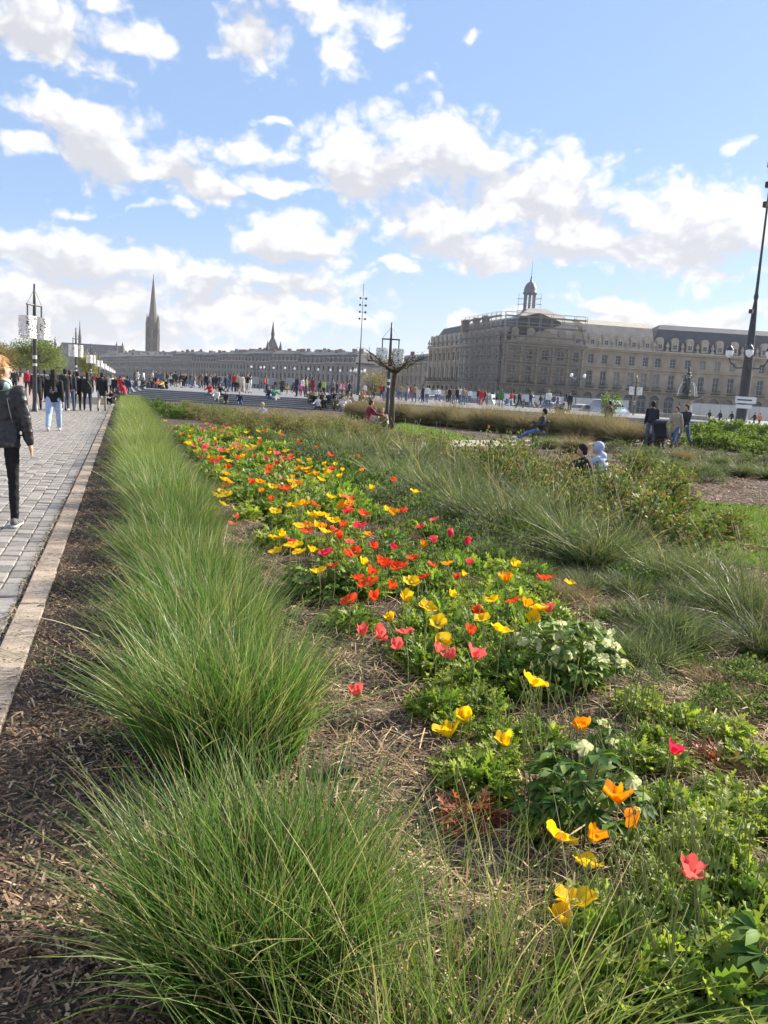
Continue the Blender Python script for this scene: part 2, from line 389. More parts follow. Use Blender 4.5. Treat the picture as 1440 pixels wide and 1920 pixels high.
def orient(n, dirs, rng, roll=None):
    d = dirs/np.linalg.norm(dirs, axis=1, keepdims=True)
    up = np.tile([0, 0, 1.], (n, 1))+rng.normal(0, .5, (n, 3))
    x = np.cross(d, up); x /= np.linalg.norm(x, axis=1, keepdims=True)+1e-9; z = np.cross(x, d)
    return x, d, z
def place_leaves(pos, dirs, size, aspect, rng, pal, tmpl=None, tf=None):
    n = len(pos); T = LEAF if tmpl is None else tmpl; TF = LEAFF if tf is None else tf
    x, y, z = orient(n, dirs, rng); s = size[:, None, None]
    V = pos[:, None, :]+s*(x[:, None, :]*(T[None, :, :1]*aspect)+y[:, None, :]*T[None, :, 1:2]+z[:, None, :]*T[None, :, 2:3])
    k = len(T); Fa = (np.arange(n)*k)[:, None, None]+TF[None]
    Fa = Fa.reshape(-1, TF.shape[1])
    ca, cb = pick(rng, pal, n); tt = T[None, :, 1:2]
    C = (ca[:, None, :]*(1-tt)+cb[:, None, :]*tt).reshape(-1, 3)
    return V.reshape(-1, 3), Fa, C
def split_tris(Fa):
    if Fa.shape[1] == 4:
        tri = Fa[:, 2] == Fa[:, 3]; return [f for f in (Fa[~tri], Fa[tri][:, :3]) if len(f)]
    return [Fa]
def lobed_leaf(nl=4, w=.42, seed=0, curl=.25):
    """a lobed, wavy leaf along +y, unit length: mid rib and toothed sides"""
    rng = np.random.default_rng(seed); ys = np.linspace(0, 1, nl*2+1); mid = []; lf = []; rt = []
    for i, y in enumerate(ys):
        lobe = 1.0 if i % 2 == 1 else .22
        env = math.sin(math.pi*min(1, .1+y*.92))**.8
        a = w*env*lobe*(.8+.4*rng.random()); b = w*env*lobe*(.8+.4*rng.random())
        z = -curl*y*y; o = .12 if i % 2 == 1 else 0
        mid.append((0, y, z)); lf.append((-a, min(1.02, y+o), z+.25*a*(rng.random()+.1))); rt.append((b, min(1.02, y+o), z+.25*b*(rng.random()+.1)))
    V = np.array(mid+lf+rt); m = len(ys); fs = []
    for i in range(m-1): fs += [[i, i+1, m+i+1, m+i], [i, 2*m+i, 2*m+i+1, i+1]]
    return V, np.array(fs)
def bush_mesh(name, n, r, size, pal, seed, aspect=.8, clumps=14, hollow=.35, updir=.6, branches=True, zmin=0.02, tmpl=None, tf=None, flat=1.0):
    """leaves gathered in clumps inside an uneven ellipsoid r=(rx,ry,rz) standing on z=0, over a few stems"""
    rng = np.random.default_rng(seed); r = np.array(r)
    cc_ = rng.normal(0, 1, (clumps, 3)); cc_ /= np.linalg.norm(cc_, axis=1, keepdims=True)
    cc_ *= (hollow+(1-hollow)*rng.random((clumps, 1))**.5); cc_[:, 2] = np.abs(cc_[:, 2])*.95-.05*rng.random(clumps)
    cr = .22+.25*rng.random(clumps)
    idx = rng.integers(0, clumps, n); off = rng.normal(0, .55, (n, 3))*cr[idx][:, None]
    p = (cc_[idx]+off)*r*np.array([.82, .82, .8]); p[:, 2] += r[2]*.12
    p[:, 2] = np.maximum(p[:, 2], zmin)
    d = off+cc_[idx]*.5+rng.normal(0, .35, (n, 3)); d[:, 2] = d[:, 2]*flat+updir*.4
    s = size*(.55+.8*rng.random(n))
    V, Fa, C = place_leaves(p, d, s, aspect, rng, pal, tmpl, tf)
    me = mesh_np(name, V, split_tris(Fa), C)
    st = MB()
    if branches:
        for i in range(clumps):
            q = cc_[i]*r*np.array([.8, .8, .78]); st.tube([(q[0]*.12, q[1]*.12, 0), (q[0]*.5+rng.normal()*.02, q[1]*.5, q[2]*.55), (q[0], q[1], max(.03, q[2]))], [r[2]*.014+.003, r[2]*.01+.002, .002], 5)
    return me, st

# ================================================================ SETTING
rnd = random.Random(7)
def poly_sheet(name, pts, z, m, thick=0.0, parent=None):
    mb = MB(); n = len(pts)
    mb.v = [(p[0], p[1], z) for p in pts]; mb.f = [tuple(range(n))]; mb.m = [0]
    if thick > 0:
        mb.v += [(p[0], p[1], z-thick) for p in pts]
        for i in range(n): j = (i+1) % n; mb.f.append((i, n+i, n+j, j)); mb.m.append(0)
    return mb.build(name, m, parent)
M_PLAZA = mat('plaza_paving', (.27, .265, .26), .8, var=.18, scale=.6, bump=.1, bscale=12)
g = MB().quad((-3000, -300, -.03), (3000, -300, -.03), (3000, 5000, -.03), (-3000, 5000, -.03)).build('ground', M_PLAZA)
tag(g, 'pale grey paved ground of the riverside square', kind='structure')

# ---- planting bed soil: a gently lumpy sheet of dark soil under bark and straw
def soil_mat():
    m, nt = _nt('bark_mulch_soil'); N = nt.nodes.new; L = nt.links.new
    out = N('ShaderNodeOutputMaterial'); b = N('ShaderNodeBsdfPrincipled'); L(b.outputs[0], out.inputs[0]); b.inputs['Roughness'].default_value = .9
    b.inputs['Specular IOR Level'].default_value = .15
    tcn = N('ShaderNodeTexCoord')
    v = N('ShaderNodeTexVoronoi'); v.inputs['Scale'].default_value = 38; L(tcn.outputs['Object'], v.inputs['Vector'])
    n = N('ShaderNodeTexNoise'); n.inputs['Scale'].default_value = 1.3; n.inputs['Detail'].default_value = 8; n.inputs['Roughness'].default_value = .7; L(tcn.outputs['Object'], n.inputs['Vector'])
    r = N('ShaderNodeValToRGB'); L(n.outputs['Fac'], r.inputs['Fac']); e = r.color_ramp.elements
    e[0].position = .32; e[0].color = (.03, .019, .013, 1); e[1].position = .7; e[1].color = (.16, .105, .065, 1)
    e2 = e.new(.5); e2.color = (.085, .058, .042, 1)
    mx_ = N('ShaderNodeMix'); mx_.data_type = 'RGBA'; mx_.blend_type = 'OVERLAY'; mx_.inputs['Factor'].default_value = .55
    L(r.outputs[0], mx_.inputs['A']); L(v.outputs['Distance'], mx_.inputs['B']); hs = N('ShaderNodeHueSaturation'); hs.inputs['Saturation'].default_value = .75
    L(mx_.outputs['Result'], hs.inputs['Color']); L(hs.outputs[0], b.inputs['Base Color'])
    bp = N('ShaderNodeBump'); bp.inputs['Strength'].default_value = .8; bp.inputs['Distance'].default_value = .02; L(v.outputs['Distance'], bp.inputs['Height']); L(bp.outputs[0], b.inputs['Normal'])
    return m
M_SOIL = soil_mat()
rng0 = np.random.default_rng(11)
def lump(x, y):
    return .012*np.sin(x*5.1+1.3*np.sin(y*3.3))*np.cos(y*4.3+.7)+.01*np.sin(x*11.3+y*7.7)+.018*np.sin(x*1.7+.5)*np.sin(y*1.1+1)
def bed_sheet():
    xs = np.concatenate([np.arange(-.49, 5.5, .09), np.arange(5.5, 48, 1.5)]); ys = np.concatenate([np.arange(.4, 9, .09), np.arange(9, 62, 1.5)])
    X, Y = np.meshgrid(xs, ys); Z = lump(X, Y)*np.clip((14-Y)/6, 0, 1)+.012
    edge = np.clip((X+.49)/.25, 0, 1); Z = Z*edge
    V = np.stack([X, Y, Z], 2).reshape(-1, 3); nx = len(xs); ny = len(ys)
    i = (np.arange(ny-1)[:, None]*nx+np.arange(nx-1)[None]).ravel(); Fq = np.stack([i, i+1, i+nx+1, i+nx], 1)
    c = V[Fq].mean(1)
    # the bed stops short of the steps
    keep = (c[:, 1] < 62.0-.49*c[:, 0]) | (c[:, 1] < 40)
    return mesh_np('planting_bed', V, [Fq[keep]])
o = ob('planting_bed', bed_sheet(), M_SOIL); tag(o, 'dark soil of the flower bed under bark and straw', kind='structure')

# straw and bark chips lying on the bed: too many to count
def chips(name, n, area, lmin, lmax, wid, pal, seed, dens=None, lift=.02, upturn=.25):
    rng = np.random.default_rng(seed); x0, x1, y0, y1 = area
    y = y0+(y1-y0)*rng.random(n)**1.9; x = x0+(x1-x0)*rng.random(n)
    if dens is not None:
        k = rng.random(n) < dens(x, y); x, y = x[k], y[k]; n = len(x)
    a = rng.random(n)*np.pi*2; tilt = rng.normal(0, upturn, n); L = lmin+(lmax-lmin)*rng.random(n)**2; w = wid*(.5+rng.random(n))
    d = np.stack([np.cos(a)*np.cos(tilt), np.sin(a)*np.cos(tilt), np.sin(tilt)], 1); s = np.stack([-np.sin(a), np.cos(a), rng.normal(0, .3, n)], 1)
    z = lump(x, y)*np.clip((14-y)/6, 0, 1)+.014+np.abs(rng.normal(0, lift, n))+np.abs(np.sin(tilt))*L*.5
    c = np.stack([x, y, z], 1); bow = np.array([0, 0, 1.])[None]*(L*.06)[:, None]
    V = np.stack([c-d*L[:, None]*.5-s*w[:, None]*.5, c-d*L[:, None]*.5+s*w[:, None]*.5, c+bow-s*w[:, None]*.5, c+bow+s*w[:, None]*.5,
                  c+d*L[:, None]*.5-s*w[:, None]*.35, c+d*L[:, None]*.5+s*w[:, None]*.35], 1).reshape(-1, 3)
    b = np.arange(n)*6; Fq = np.concatenate([np.stack([b, b+1, b+3, b+2], 1), np.stack([b+2, b+3, b+5, b+4], 1)])
    ca, cb = pick(rng, pal, n); C = np.repeat(ca[:, None], 6, 1).reshape(-1, 3)
    return mesh_np(name, V, [Fq], C, smooth=False)
STRAW = [(3, (.46, .33, .18), (.5, .4, .25)), (2, (.34, .22, .125), (.4, .3, .2)), (1.6, (.60, .48, .29), (.6, .5, .36)), (.8, (.17, .105, .065), (.2, .14, .1))]
BARK = [(3, (.19, .118, .074), (.1, .06, .04)), (2, (.31, .21, .135), (.2, .1, .07)), (1.4, (.46, .34, .225), (.3, .2, .14)), (1.3, (.06, .042, .033), (.05, .04, .03))]
M_CHIP = leafmat('dry_straw', trans=.12, rough=.7, spec=.15, objvar=0)
o = ob('straw', chips('straw', 85000, (.75, 6.5, 1.2, 16), .03, .2, .0036, STRAW, 3, lambda x, y: np.clip(1.15-.16*(x-.9)-.25*np.sin(x*2+y*1.3), .12, 1), .012, .22), M_CHIP)
tag(o, 'pale straw strewn between the poppies and the grass row', 'straw', kind='stuff')
o = ob('straw', chips('straw', 34000, (2.7, 8.0, 2.6, 11), .04, .2, .006, STRAW, 8, lambda x, y: np.clip(.75+.5*np.sin(x*1.6+y*.9), .1, 1), .014, .22), M_CHIP)
tag(o, 'sunlit straw litter right of the poppies', 'straw', kind='stuff')
o = ob('bark_mulch', chips('bark_mulch', 75000, (-.47, .75, 1.2, 20), .008, .055, .0062, BARK, 4, None, .01, .35), M_CHIP)
tag(o, 'brown bark mulch between the kerb and the grass row', 'bark mulch', kind='stuff')
o = ob('bark_mulch', chips('bark_mulch', 26000, (3.2, 12, 1.2, 16), .02, .10, .011, BARK+[(2, (.26, .19, .13), (.3, .2, .15))], 5, None, .01, .3), M_CHIP)
tag(o, 'brown bark mulch around the shrubs right of the poppies', 'bark mulch', kind='stuff')

o = ob('bark_mulch', chips('bark_mulch', 26000, (5, 17, 7, 19), .03, .13, .018, [(3, (.28, .16, .10), (.3, .2, .1)), (2, (.42, .30, .19), (.3, .2, .1)), (1, (.12, .07, .045), (.1, .1, .1))], 6, None, .015, .3), M_CHIP)
tag(o, 'reddish bark mulch beyond the lawn patch', 'bark mulch', kind='stuff')
o = ob('bark_mulch', chips('bark_mulch', 900, (-.66, -.485, 2.5, 14), .008, .05, .006, BARK, 22, None, .002, .1), M_CHIP, loc=(0, 0, .012))
tag(o, 'scraps of bark scattered over the kerb stones', 'bark mulch', kind='stuff')

# ---- paved walk of stone setts
M_JOINT = mat('sett_joint_sand', (.075, .066, .055), .95, var=.4, scale=30)
walk = poly_sheet('walkway', [(-.66, -2), (-.66, 62), (-4.2, 62), (-4.2, -2)], -.006, M_JOINT); tag(walk, 'walkway of grey stone setts beside the flower bed', kind='structure')
M_SETT = mat('sett_granite', (.27, .248, .225), .62, var=.16, scale=24, bump=.35, bscale=70, objvar=.3, spec=.35)
M_SETTW = mat('sett_sandstone', (.28, .262, .245), .7, var=.15, scale=24, bump=.25, bscale=90, objvar=.18, spec=.3)
def sett_verts(w, l, h, seed, c=.008):
    r = random.Random(seed); j = lambda: r.uniform(-.004, .004)
    x, y = w/2, l/2; t = h+j()*.8; sl = [j()*.8 for _ in range(4)]
    b = [(-x+j(), -y+j(), -.03), (x+j(), -y+j(), -.03), (x+j(), y+j(), -.03), (-x+j(), y+j(), -.03)]
    m_ = [(p[0], p[1], t-c+sl[i]) for i, p in enumerate(b)]
    q = [(p[0]*(1-c*2.2/w), p[1]*(1-c*2.2/l), t+sl[i]) for i, p in enumerate(b)]
    return b+m_+q, [(0, 1, 5, 4), (1, 2, 6, 5), (2, 3, 7, 6), (3, 0, 4, 7), (4, 5, 9, 8), (5, 6, 10, 9), (6, 7, 11, 10), (7, 4, 8, 11), (8, 9, 10, 11)]
sett_meshes = []
for i in range(8):
    mb = MB(); mb.add(*sett_verts(.146, (.15, .165, .18, .195, .21, .17, .19, .16)[i], .004, i)); me = mb.mesh('sett'); me.materials.append(M_SETTW if i in (2, 6) else M_SETT); sett_meshes.append(me)
SL = (.15, .165, .18, .195, .21, .17, .19, .16)
far = MB(); far_w = MB(); count = 0
cands = []
for c in range(23):
    xc = -.66-.012-.0765-c*.1535; y = 3.0+rnd.random()*.2
    while y < 46:
        i = rnd.randrange(8); l = SL[i]; cands.append((xc, y+l/2, i, c)); y += l+rnd.uniform(.008, .016)
vis = []
for (xc, yc, i, c) in cands:
    v = Vector((xc, yc, -EYE)); zc = v.dot(CF); u = 720+F_PX*v.dot(CR)/zc
    vis.append(u > -14)
near_setts = sorted([k for k in range(len(cands)) if vis[k]], key=lambda k: cands[k][0]**2+cands[k][1]**2)[:300]
near_set = set(near_setts)
for k, (xc, yc, i, c) in enumerate(cands):
    if k in near_set:
        ob('sett', sett_meshes[i], None, walk, loc=(xc, yc, rnd.uniform(-.005, .005)), rot=(rnd.uniform(-.022, .022), rnd.uniform(-.022, .022), rnd.uniform(-.03, .03)))
    else:
        v, f = sett_verts(.146, SL[i], .004+rnd.uniform(-.003, .003), k); (far_w if rnd.random() < .25 else far).add([(p[0]+xc, p[1]+yc, p[2]) for p in v], f)
M_SETTF = mat('sett_granite_far', (.27, .248, .225), .62, var=.35, scale=5.5, spec=.4, detail=2)
tag(far.build('sett', M_SETTF, walk), kind='stuff'); tag(far_w.build('sett', M_SETTW, walk), kind='stuff')
# moss and grit in the joints beside the kerb
o = ob('joint_litter', chips('joint_litter', 2500, (-.70, -.645, 3, 14), .01, .04, .006, BARK+[(2, (.1, .13, .04), (.1, .13, .04))], 21, None, .003, .3), M_CHIP, walk); tag(o, kind='stuff')
M_KERB = mat('kerb_sandstone', (.37, .30, .235), .8, var=.38, scale=4, bump=.35, bscale=60, objvar=.10, detail=9)
kerb = poly_sheet('kerb', [(-.655, -2), (-.655, 60), (-.485, 60), (-.485, -2)], -.004, M_JOINT); tag(kerb, 'line of pinkish sandstone kerb stones along the bed', kind='structure')
y = 1.4; k = 0
while y < 60:
    l = (.95, 1.1, 1.2, 1.0)[k % 4]; mb = MB(); mb.add(*sett_verts(.158, l-.006, .022, 900+k, .006)); mb.build('kerb_stone', M_KERB, kerb, loc=(-.57, y+l/2, 0)); y += l; k += 1
# promenade beyond the walkway and its low wall by the river
prom = poly_sheet('promenade', [(-4.2, -2), (-4.2, 420), (-40, 420), (-40, -2)], -.012, mat('promenade_asphalt', (.33, .26, .225), .85, var=.14, scale=.8, bump=.1, bscale=40)); tag(prom, 'pinkish promenade between the walkway and the river', kind='structure')
far_walk = poly_sheet('walkway', [(-.5, 62), (1.0, 62), (1.0, 420), (-4.2, 420), (-4.2, 62)], -.010, mat('walk_far', (.30, .29, .285), .75, var=.25, scale=3)); tag(far_walk, 'distant walkway full of strollers', kind='structure')

# ---- lawns and a gravel garden path between the beds
M_TURF = mat('turf_soil', (.12, .18, .035), .95, var=.3, scale=9)
def lawn(pts, z, label, n, h, seed):
    o = poly_sheet('lawn', pts, z, M_TURF); tag(o, label, kind='structure')
    rng = np.random.default_rng(seed); P = np.array(pts); lo, hi = P.min(0), P.max(0); q = lo+(hi-lo)*rng.random((n*2, 2))
    ins = np.zeros(len(q), bool); j = len(P)-1
    for i in range(len(P)):
        c = ((P[i, 1] > q[:, 1]) != (P[j, 1] > q[:, 1])) & (q[:, 0] < (P[j, 0]-P[i, 0])*(q[:, 1]-P[i, 1])/(P[j, 1]-P[i, 1]+1e-9)+P[i, 0]); ins ^= c; j = i
    q = q[ins][:n]; n = len(q); a = rng.random(n)*6.28; L = h*(.5+rng.random(n)); w = h*.16
    s = np.stack([np.cos(a), np.sin(a), np.zeros(n)], 1)*w; r = np.concatenate([q, np.full((n, 1), z)], 1)
    tip = r+np.concatenate([rng.normal(0, .35, (n, 2))*L[:, None], L[:, None]], 1)
    V = np.stack([r-s, r+s, tip], 1).reshape(-1, 3); Fq = np.arange(n*3).reshape(-1, 3)
    ca, cb = pick(rng, [(3, (.16, .26, .04), (.2, .27, .06)), (1, (.24, .31, .06), (.3, .33, .1))], n); C = np.repeat(ca[:, None], 3, 1).reshape(-1, 3)
    t = ob('turf', mesh_np('turf', V, [Fq], C, False), leafmat('turf_blade', .4), o); tag(t, kind='stuff')
P2 = lambda x, y: px(x, y)[:2]
lawn([P2(752, 793), P2(845, 812), P2(890, 824), P2(800, 833), P2(735, 808)], .022, 'small bright lawn strip beside the pollarded plane tree', 12000, .07, 31)
lawn([P2(1298, 946), (10.9, 10.2), (13, 9.0), (12.2, 6.2), P2(1440, 1075), P2(1280, 1045)], .03, 'mown lawn patch behind the low rose bush', 42000, .045, 32)
gp_ = poly_sheet('garden_path', [(5, 20.2), (24, 30.2), (34, 33), (34, 35.2), (23, 32.4), (4, 22.2)], .026, mat('gravel', (.36, .31, .25), .95, var=.25, scale=14, bump=.3)); tag(gp_, 'narrow gravel path between the planting beds', kind='structure')

# ---- raised stone stage with steps
PA, PB = Vector((1.6, 64.6)), Vector((45, 44.0))
STAGE_Z = .75
def offset_poly(pts, d):
    n = len(pts); out = []
    for i in range(n):
        p0, p1, p2 = pts[i-1], pts[i], pts[(i+1) % n]; e1 = (p1-p0).normalized(); e2 = (p2-p1).normalized()
        n1 = Vector((e1.y, -e1.x)); n2 = Vector((e2.y, -e2.x)); b = (n1+n2); b = b/(1+n1.dot(n2)) if n1.dot(n2) > -.9 else n1
        out.append(p1+b*d)
    return out
stage_poly = [PA, PB, Vector((45, 170)), Vector((1.6, 170))]
M_STAGE = mat('stage_granite', (.21, .21, .22), .75, var=.2, scale=.5, bump=.05, spec=.2)
M_STEP = mat('step_granite', (.16, .16, .165), .75, var=.2, scale=2)
stage = poly_sheet('stage', stage_poly, STAGE_Z, M_STAGE, .14); tag(stage, 'wide raised granite stage with steps in front of the square', kind='structure')
for k in range(1, 6):
    poly_sheet('step', offset_poly(stage_poly, .42*k), STAGE_Z-.125*k, M_STEP, .14, stage)
M_NOSE = mat('step_nosing', (.42, .42, .42), .6, var=.1, scale=3)
for k in range(0, 6):
    n_out, n_in = offset_poly(stage_poly, .42*k+.03), offset_poly(stage_poly, .42*k-.05); mbn = MB(); zt = STAGE_Z-.125*k+.012
    for i in (0, 3):
        j = (i+1) % 4; a, b, c, d = n_out[i], n_out[j], n_in[j], n_in[i]
        mbn.add([(a.x, a.y, zt-.05), (b.x, b.y, zt-.05), (b.x, b.y, zt), (a.x, a.y, zt), (c.x, c.y, zt), (d.x, d.y, zt)], [(0, 1, 2, 3), (3, 2, 4, 5)])
    mbn.build('nosing', M_NOSE, stage)

# ================================================================ BUILDINGS
M_STONE = mat('facade_limestone', (.315, .265, .205), .9, var=.36, scale=.3, bump=.15, bscale=3, detail=8)
M_STONE2 = mat('quay_limestone', (.26, .245, .225), .9, var=.22, scale=.2, detail=8)
M_TRIM = mat('cornice_stone', (.40, .35, .285), .9, var=.18, scale=.6)
M_SLATE = mat('roof_slate', (.085, .085, .093), .55, var=.25, scale=.8, bump=.2, bscale=8)
M_SLATE2 = mat('quay_slate', (.10, .10, .108), .7, var=.35, scale=.25)
M_ZINC = mat('roof_zinc', (.17, .175, .185), .5, var=.15, scale=.5)
M_TARP = mat('roof_sheeting', (.42, .37, .31), .75, var=.15, scale=.7)
M_GLASS = glassmat('window_glass'); M_FRAME = mat('window_frame', (.42, .41, .39), .6)
M_CHIM = mat('chimney_brick', (.25, .19, .155), .9, var=.25, scale=1.5)
M_DARK = mat('dark_iron', (.03, .032, .036), .5, spec=.4)
def opening(bay_w, zb, zt, w, sill, h, arch):
    """local outline (x, z) of an opening centred in a bay; arch > 0 rounds the head"""
    xl, xr = -w/2, w/2; top = sill+h
    if arch <= 0: return [(xl, sill), (xl, top), (xr, top), (xr, sill)]
    pts = [(xl, sill), (xl, top-arch)]
    for k in range(1, 6):
        a = math.pi*(1-k/6); pts.append((w/2*math.cos(a), top-arch+arch*math.sin(a)))
    return pts+[(xr, top-arch), (xr, sill)]
def facade_wall(mb, length, bays, floors, depth=.45, mi=0):
    """wall plane y=0 facing -y with real openings and reveals. floors: (z0, z1, win_w, sill_rel, win_h, arch). returns window slots"""
    bw = length/bays; slots = []
    for j, (z0, z1, w, sill, h, arch) in enumerate(floors):
        for i in range(bays):
            cx = (i+.5)*bw; o_ = [(cx+x, z0+z) for x, z in opening(bw, z0, z1, w, sill, h, arch)]
            xl, xr = cx-bw/2, cx+bw/2; ol, orr = o_[0][0], o_[-1][0]; sp = o_[1][1]; sb = z0+sill
            Q = lambda a, b, c, d: mb.quad(*[(p[0], 0, p[1]) for p in (a, b, c, d)], mi)
            Q((xl, z0), (ol, z0), (ol, z1), (xl, z1)); Q((orr, z0), (xr, z0), (xr, z1), (orr, z1))
            if sill > .01: Q((ol, z0), (orr, z0), (orr, sb), (ol, sb))
            for a, b in zip(o_[1:-2], o_[2:-1]): Q(a, b, (b[0], z1), (a[0], z1))
            for a, b in zip(o_, o_[1:]): mb.quad((a[0], 0, a[1]), (a[0], depth, a[1]), (b[0], depth, b[1]), (b[0], 0, b[1]), mi)
            a, b = o_[-1], o_[0]; mb.quad((a[0], 0, a[1]), (a[0], depth, a[1]), (b[0], depth, b[1]), (b[0], 0, b[1]), mi)
            slots.append((cx, sb, j, i))
    return slots
def window_mesh(w, h, arch, name='window'):
    """glazed sash with frame bars, foot centre at origin, facing -y"""
    mb = MB(); o_ = opening(0, 0, 0, w, 0, h, arch); mb.add([(x, .02, z) for x, z in o_], [tuple(range(len(o_)))], 1)
    t = .09
    for x in (-w/2+t/2, 0, w/2-t/2): mb.box((x, 0, (h-arch)/2), (t, .06, h-arch), 0, 0)
    for z in [t/2]+[h*k/3 for k in (1, 2)]+([h-t/2] if arch <= 0 else [h-arch]): mb.box((0, -.004, z), (w, .06, t*.8), 0, 0)
    me = mb.mesh(name); me.materials.append(M_FRAME); me.materials.append(M_GLASS); return me
def mansard(mb, length, deep, z0, h, inset_f, inset_s=(0, 0), over=.3, mi=0, top=None):
    """hipped mansard over a block whose front wall is y=0 and back y=deep"""
    a0, a1 = -over, length+over; b0, b1 = -over, deep+over
    c0, c1 = a0+inset_s[0], a1-inset_s[1]; d0, d1 = b0+inset_f, b1-inset_f; z1 = z0+h
    v = [(a0, b0, z0), (a1, b0, z0), (a1, b1, z0), (a0, b1, z0), (c0, d0, z1), (c1, d0, z1), (c1, d1, z1), (c0, d1, z1)]
    mb.add(v, [(0, 1, 5, 4), (1, 2, 6, 5), (2, 3, 7, 6), (3, 0, 4, 7)], mi)
    if top:
        r = top; ym = (d0+d1)/2; m0, m1 = c0+(0 if inset_s[0] == 0 else r*1.5), c1-(0 if inset_s[1] == 0 else r*1.5)
        w = [(c0, d0, z1), (c1, d0, z1), (c1, d1, z1), (c0, d1, z1), (m0, ym, z1+r), (m1, ym, z1+r)]
        mb.add(w, [(0, 1, 5, 4), (1, 2, 5), (2, 3, 4, 5), (3, 0, 4)], mi)
    else: mb.add(v[4:], [(0, 1, 2, 3)], mi)
FLOORS_B = [(0, 5.3, 2.3, 0, 4.5, 1.15), (5.3, 10.6, 1.45, .75, 3.5, 0), (10.6, 14.4, 1.35, .7, 2.1, 0)]
WM = [window_mesh(2.3, 4.5, 1.15), window_mesh(1.45, 3.5, 0), window_mesh(1.35, 2.1, 0)]
WMB = []
for w_ in WM: w2_ = w_.copy(); w2_.materials[1] = mat('drawn_blind', (.24, .23, .21), .8, var=.2, scale=2); WMB.append(w2_)
def palace_wing(name, label, p0, p1, bays, deep, roof_mat, inset_s, pil=False, urns=True, dormers=True, roof_h=5.4, inset_f=2.6, top=1.6, balcony=True):
    p0, p1 = Vector(p0), Vector(p1); d = p1-p0; length = d.length; rz = math.atan2(d.y, d.x)
    root = empty(name, (p0.x, p0.y, -.03), rz); tag(root, label, 'building')
    wall = MB(); slots = facade_wall(wall, length, bays, FLOORS_B)
    wall.quad((0, 0, 0), (0, deep, 0), (0, deep, 14.4), (0, 0, 14.4)); wall.quad((length, deep, 0), (length, 0, 0), (length, 0, 14.4), (length, deep, 14.4)); wall.quad((length, deep, 0), (0, deep, 0), (0, deep, 14.4), (length, deep, 14.4))
    wall.quad((0, .46, 0), (length, .46, 0), (length, .46, 14.4), (0, .46, 14.4))
    wall.build('wall', M_STONE, root)
    for cx, sb, j, i in slots: ob('window', (WMB if (i*7+j*5+bays) % 10 in (1, 4, 8) else WM)[j], None, root, loc=(cx, .33, sb))
    tr = MB(); tr.box((length/2, -.12, 5.35), (length+.3, .5, .32)); tr.box((length/2, -.10, 10.62), (length+.2, .3, .22))
    tr.box((length/2, -.02, 14.55), (length+.4, .5, .35)); tr.box((length/2, -.16, 14.95), (length+.9, 1.0, .42)); tr.build('cornice', M_TRIM, root)
    bw = length/bays
    if pil:
        for i in range(bays+1):
            mb = MB(); x = min(max(i*bw, .3), length-.3)
            mb.box((x, -.13, 5.52+4.4), (.55, .26, 8.7)); mb.box((x, -.16, 14.1), (.75, .32, .55)); mb.box((x, -.16, 5.8), (.72, .32, .5)); mb.build('pilaster', M_TRIM, root)
    if balcony:
        for i in range(bays):
            mb = MB(); cx = (i+.5)*bw; mb.box((cx, -.62, 5.62), (2.1, .75, .2)); mb.box((cx, -.95, 6.45), (2.1, .06, .08))
            for k in range(9): mb.box((cx-1.0+k*.25, -.95, 6.06), (.05, .05, .7))
            mb.build('balcony', M_DARK, root)
    roof = MB(); mansard(roof, length, deep, 15.16, roof_h, inset_f, inset_s, .25, 0, top); r = roof.build('roof', roof_mat, root)
    if dormers:
        for i in range(bays):
            cx = (i+.5)*bw; mb = MB(); mb.box((cx, .75, 16.5), (1.7, 1.8, 2.3)); mb.tube([(cx, -.2, 17.6), (cx, 1.9, 17.6)], .92, 10)
            mb.build('dormer', M_TRIM, root); ob('dormer_window', WM[2], None, root, loc=(cx, -.18, 15.75), scale=(.75, 1, .75))
    if urns:
        for i in range(bays+1):
            mb = MB(); x = i*bw; mb.lathe([(.42, 0), (.42, .5), (.2, .6), (.2, .75), (.42, 1.1), (.48, 1.4), (.3, 1.65), (.16, 1.8), (.22, 2.0), (.05, 2.25)], 8, (x, -.25, 15.15)); mb.build('urn', M_TRIM, root)
    return root, length
# corner of the palace and the run of its fronts
C0 = Vector((85.3, 173.9)); DQ = Vector((0, 1)); DS = Vector((math.sin(R_(99)), math.cos(R_(99))))
C1 = C0+DS*19.5; C2 = C1+DS*17.5
corner, _ = palace_wing('palace_pavilion', 'limestone corner pavilion wrapped in scaffolding, domed lantern on its roof', C0, C1, 5, 17, M_TARP, (3.0, 2.2), pil=True, urns=False, roof_h=5.4, top=3.4, dormers=True)
# pediment over the middle bays
mb = MB(); cx = 9.75
mb.add([(cx-6.2, -.55, 15.18), (cx+6.2, -.55, 15.18), (cx, -.55, 18.1), (cx-6.2, .3, 15.18), (cx+6.2, .3, 15.18), (cx, .3, 18.1)], [(0, 1, 2), (5, 4, 3), (0, 3, 4, 1), (1, 4, 5, 2), (2, 5, 3, 0)])
mb.build('pediment', M_TRIM, corner)
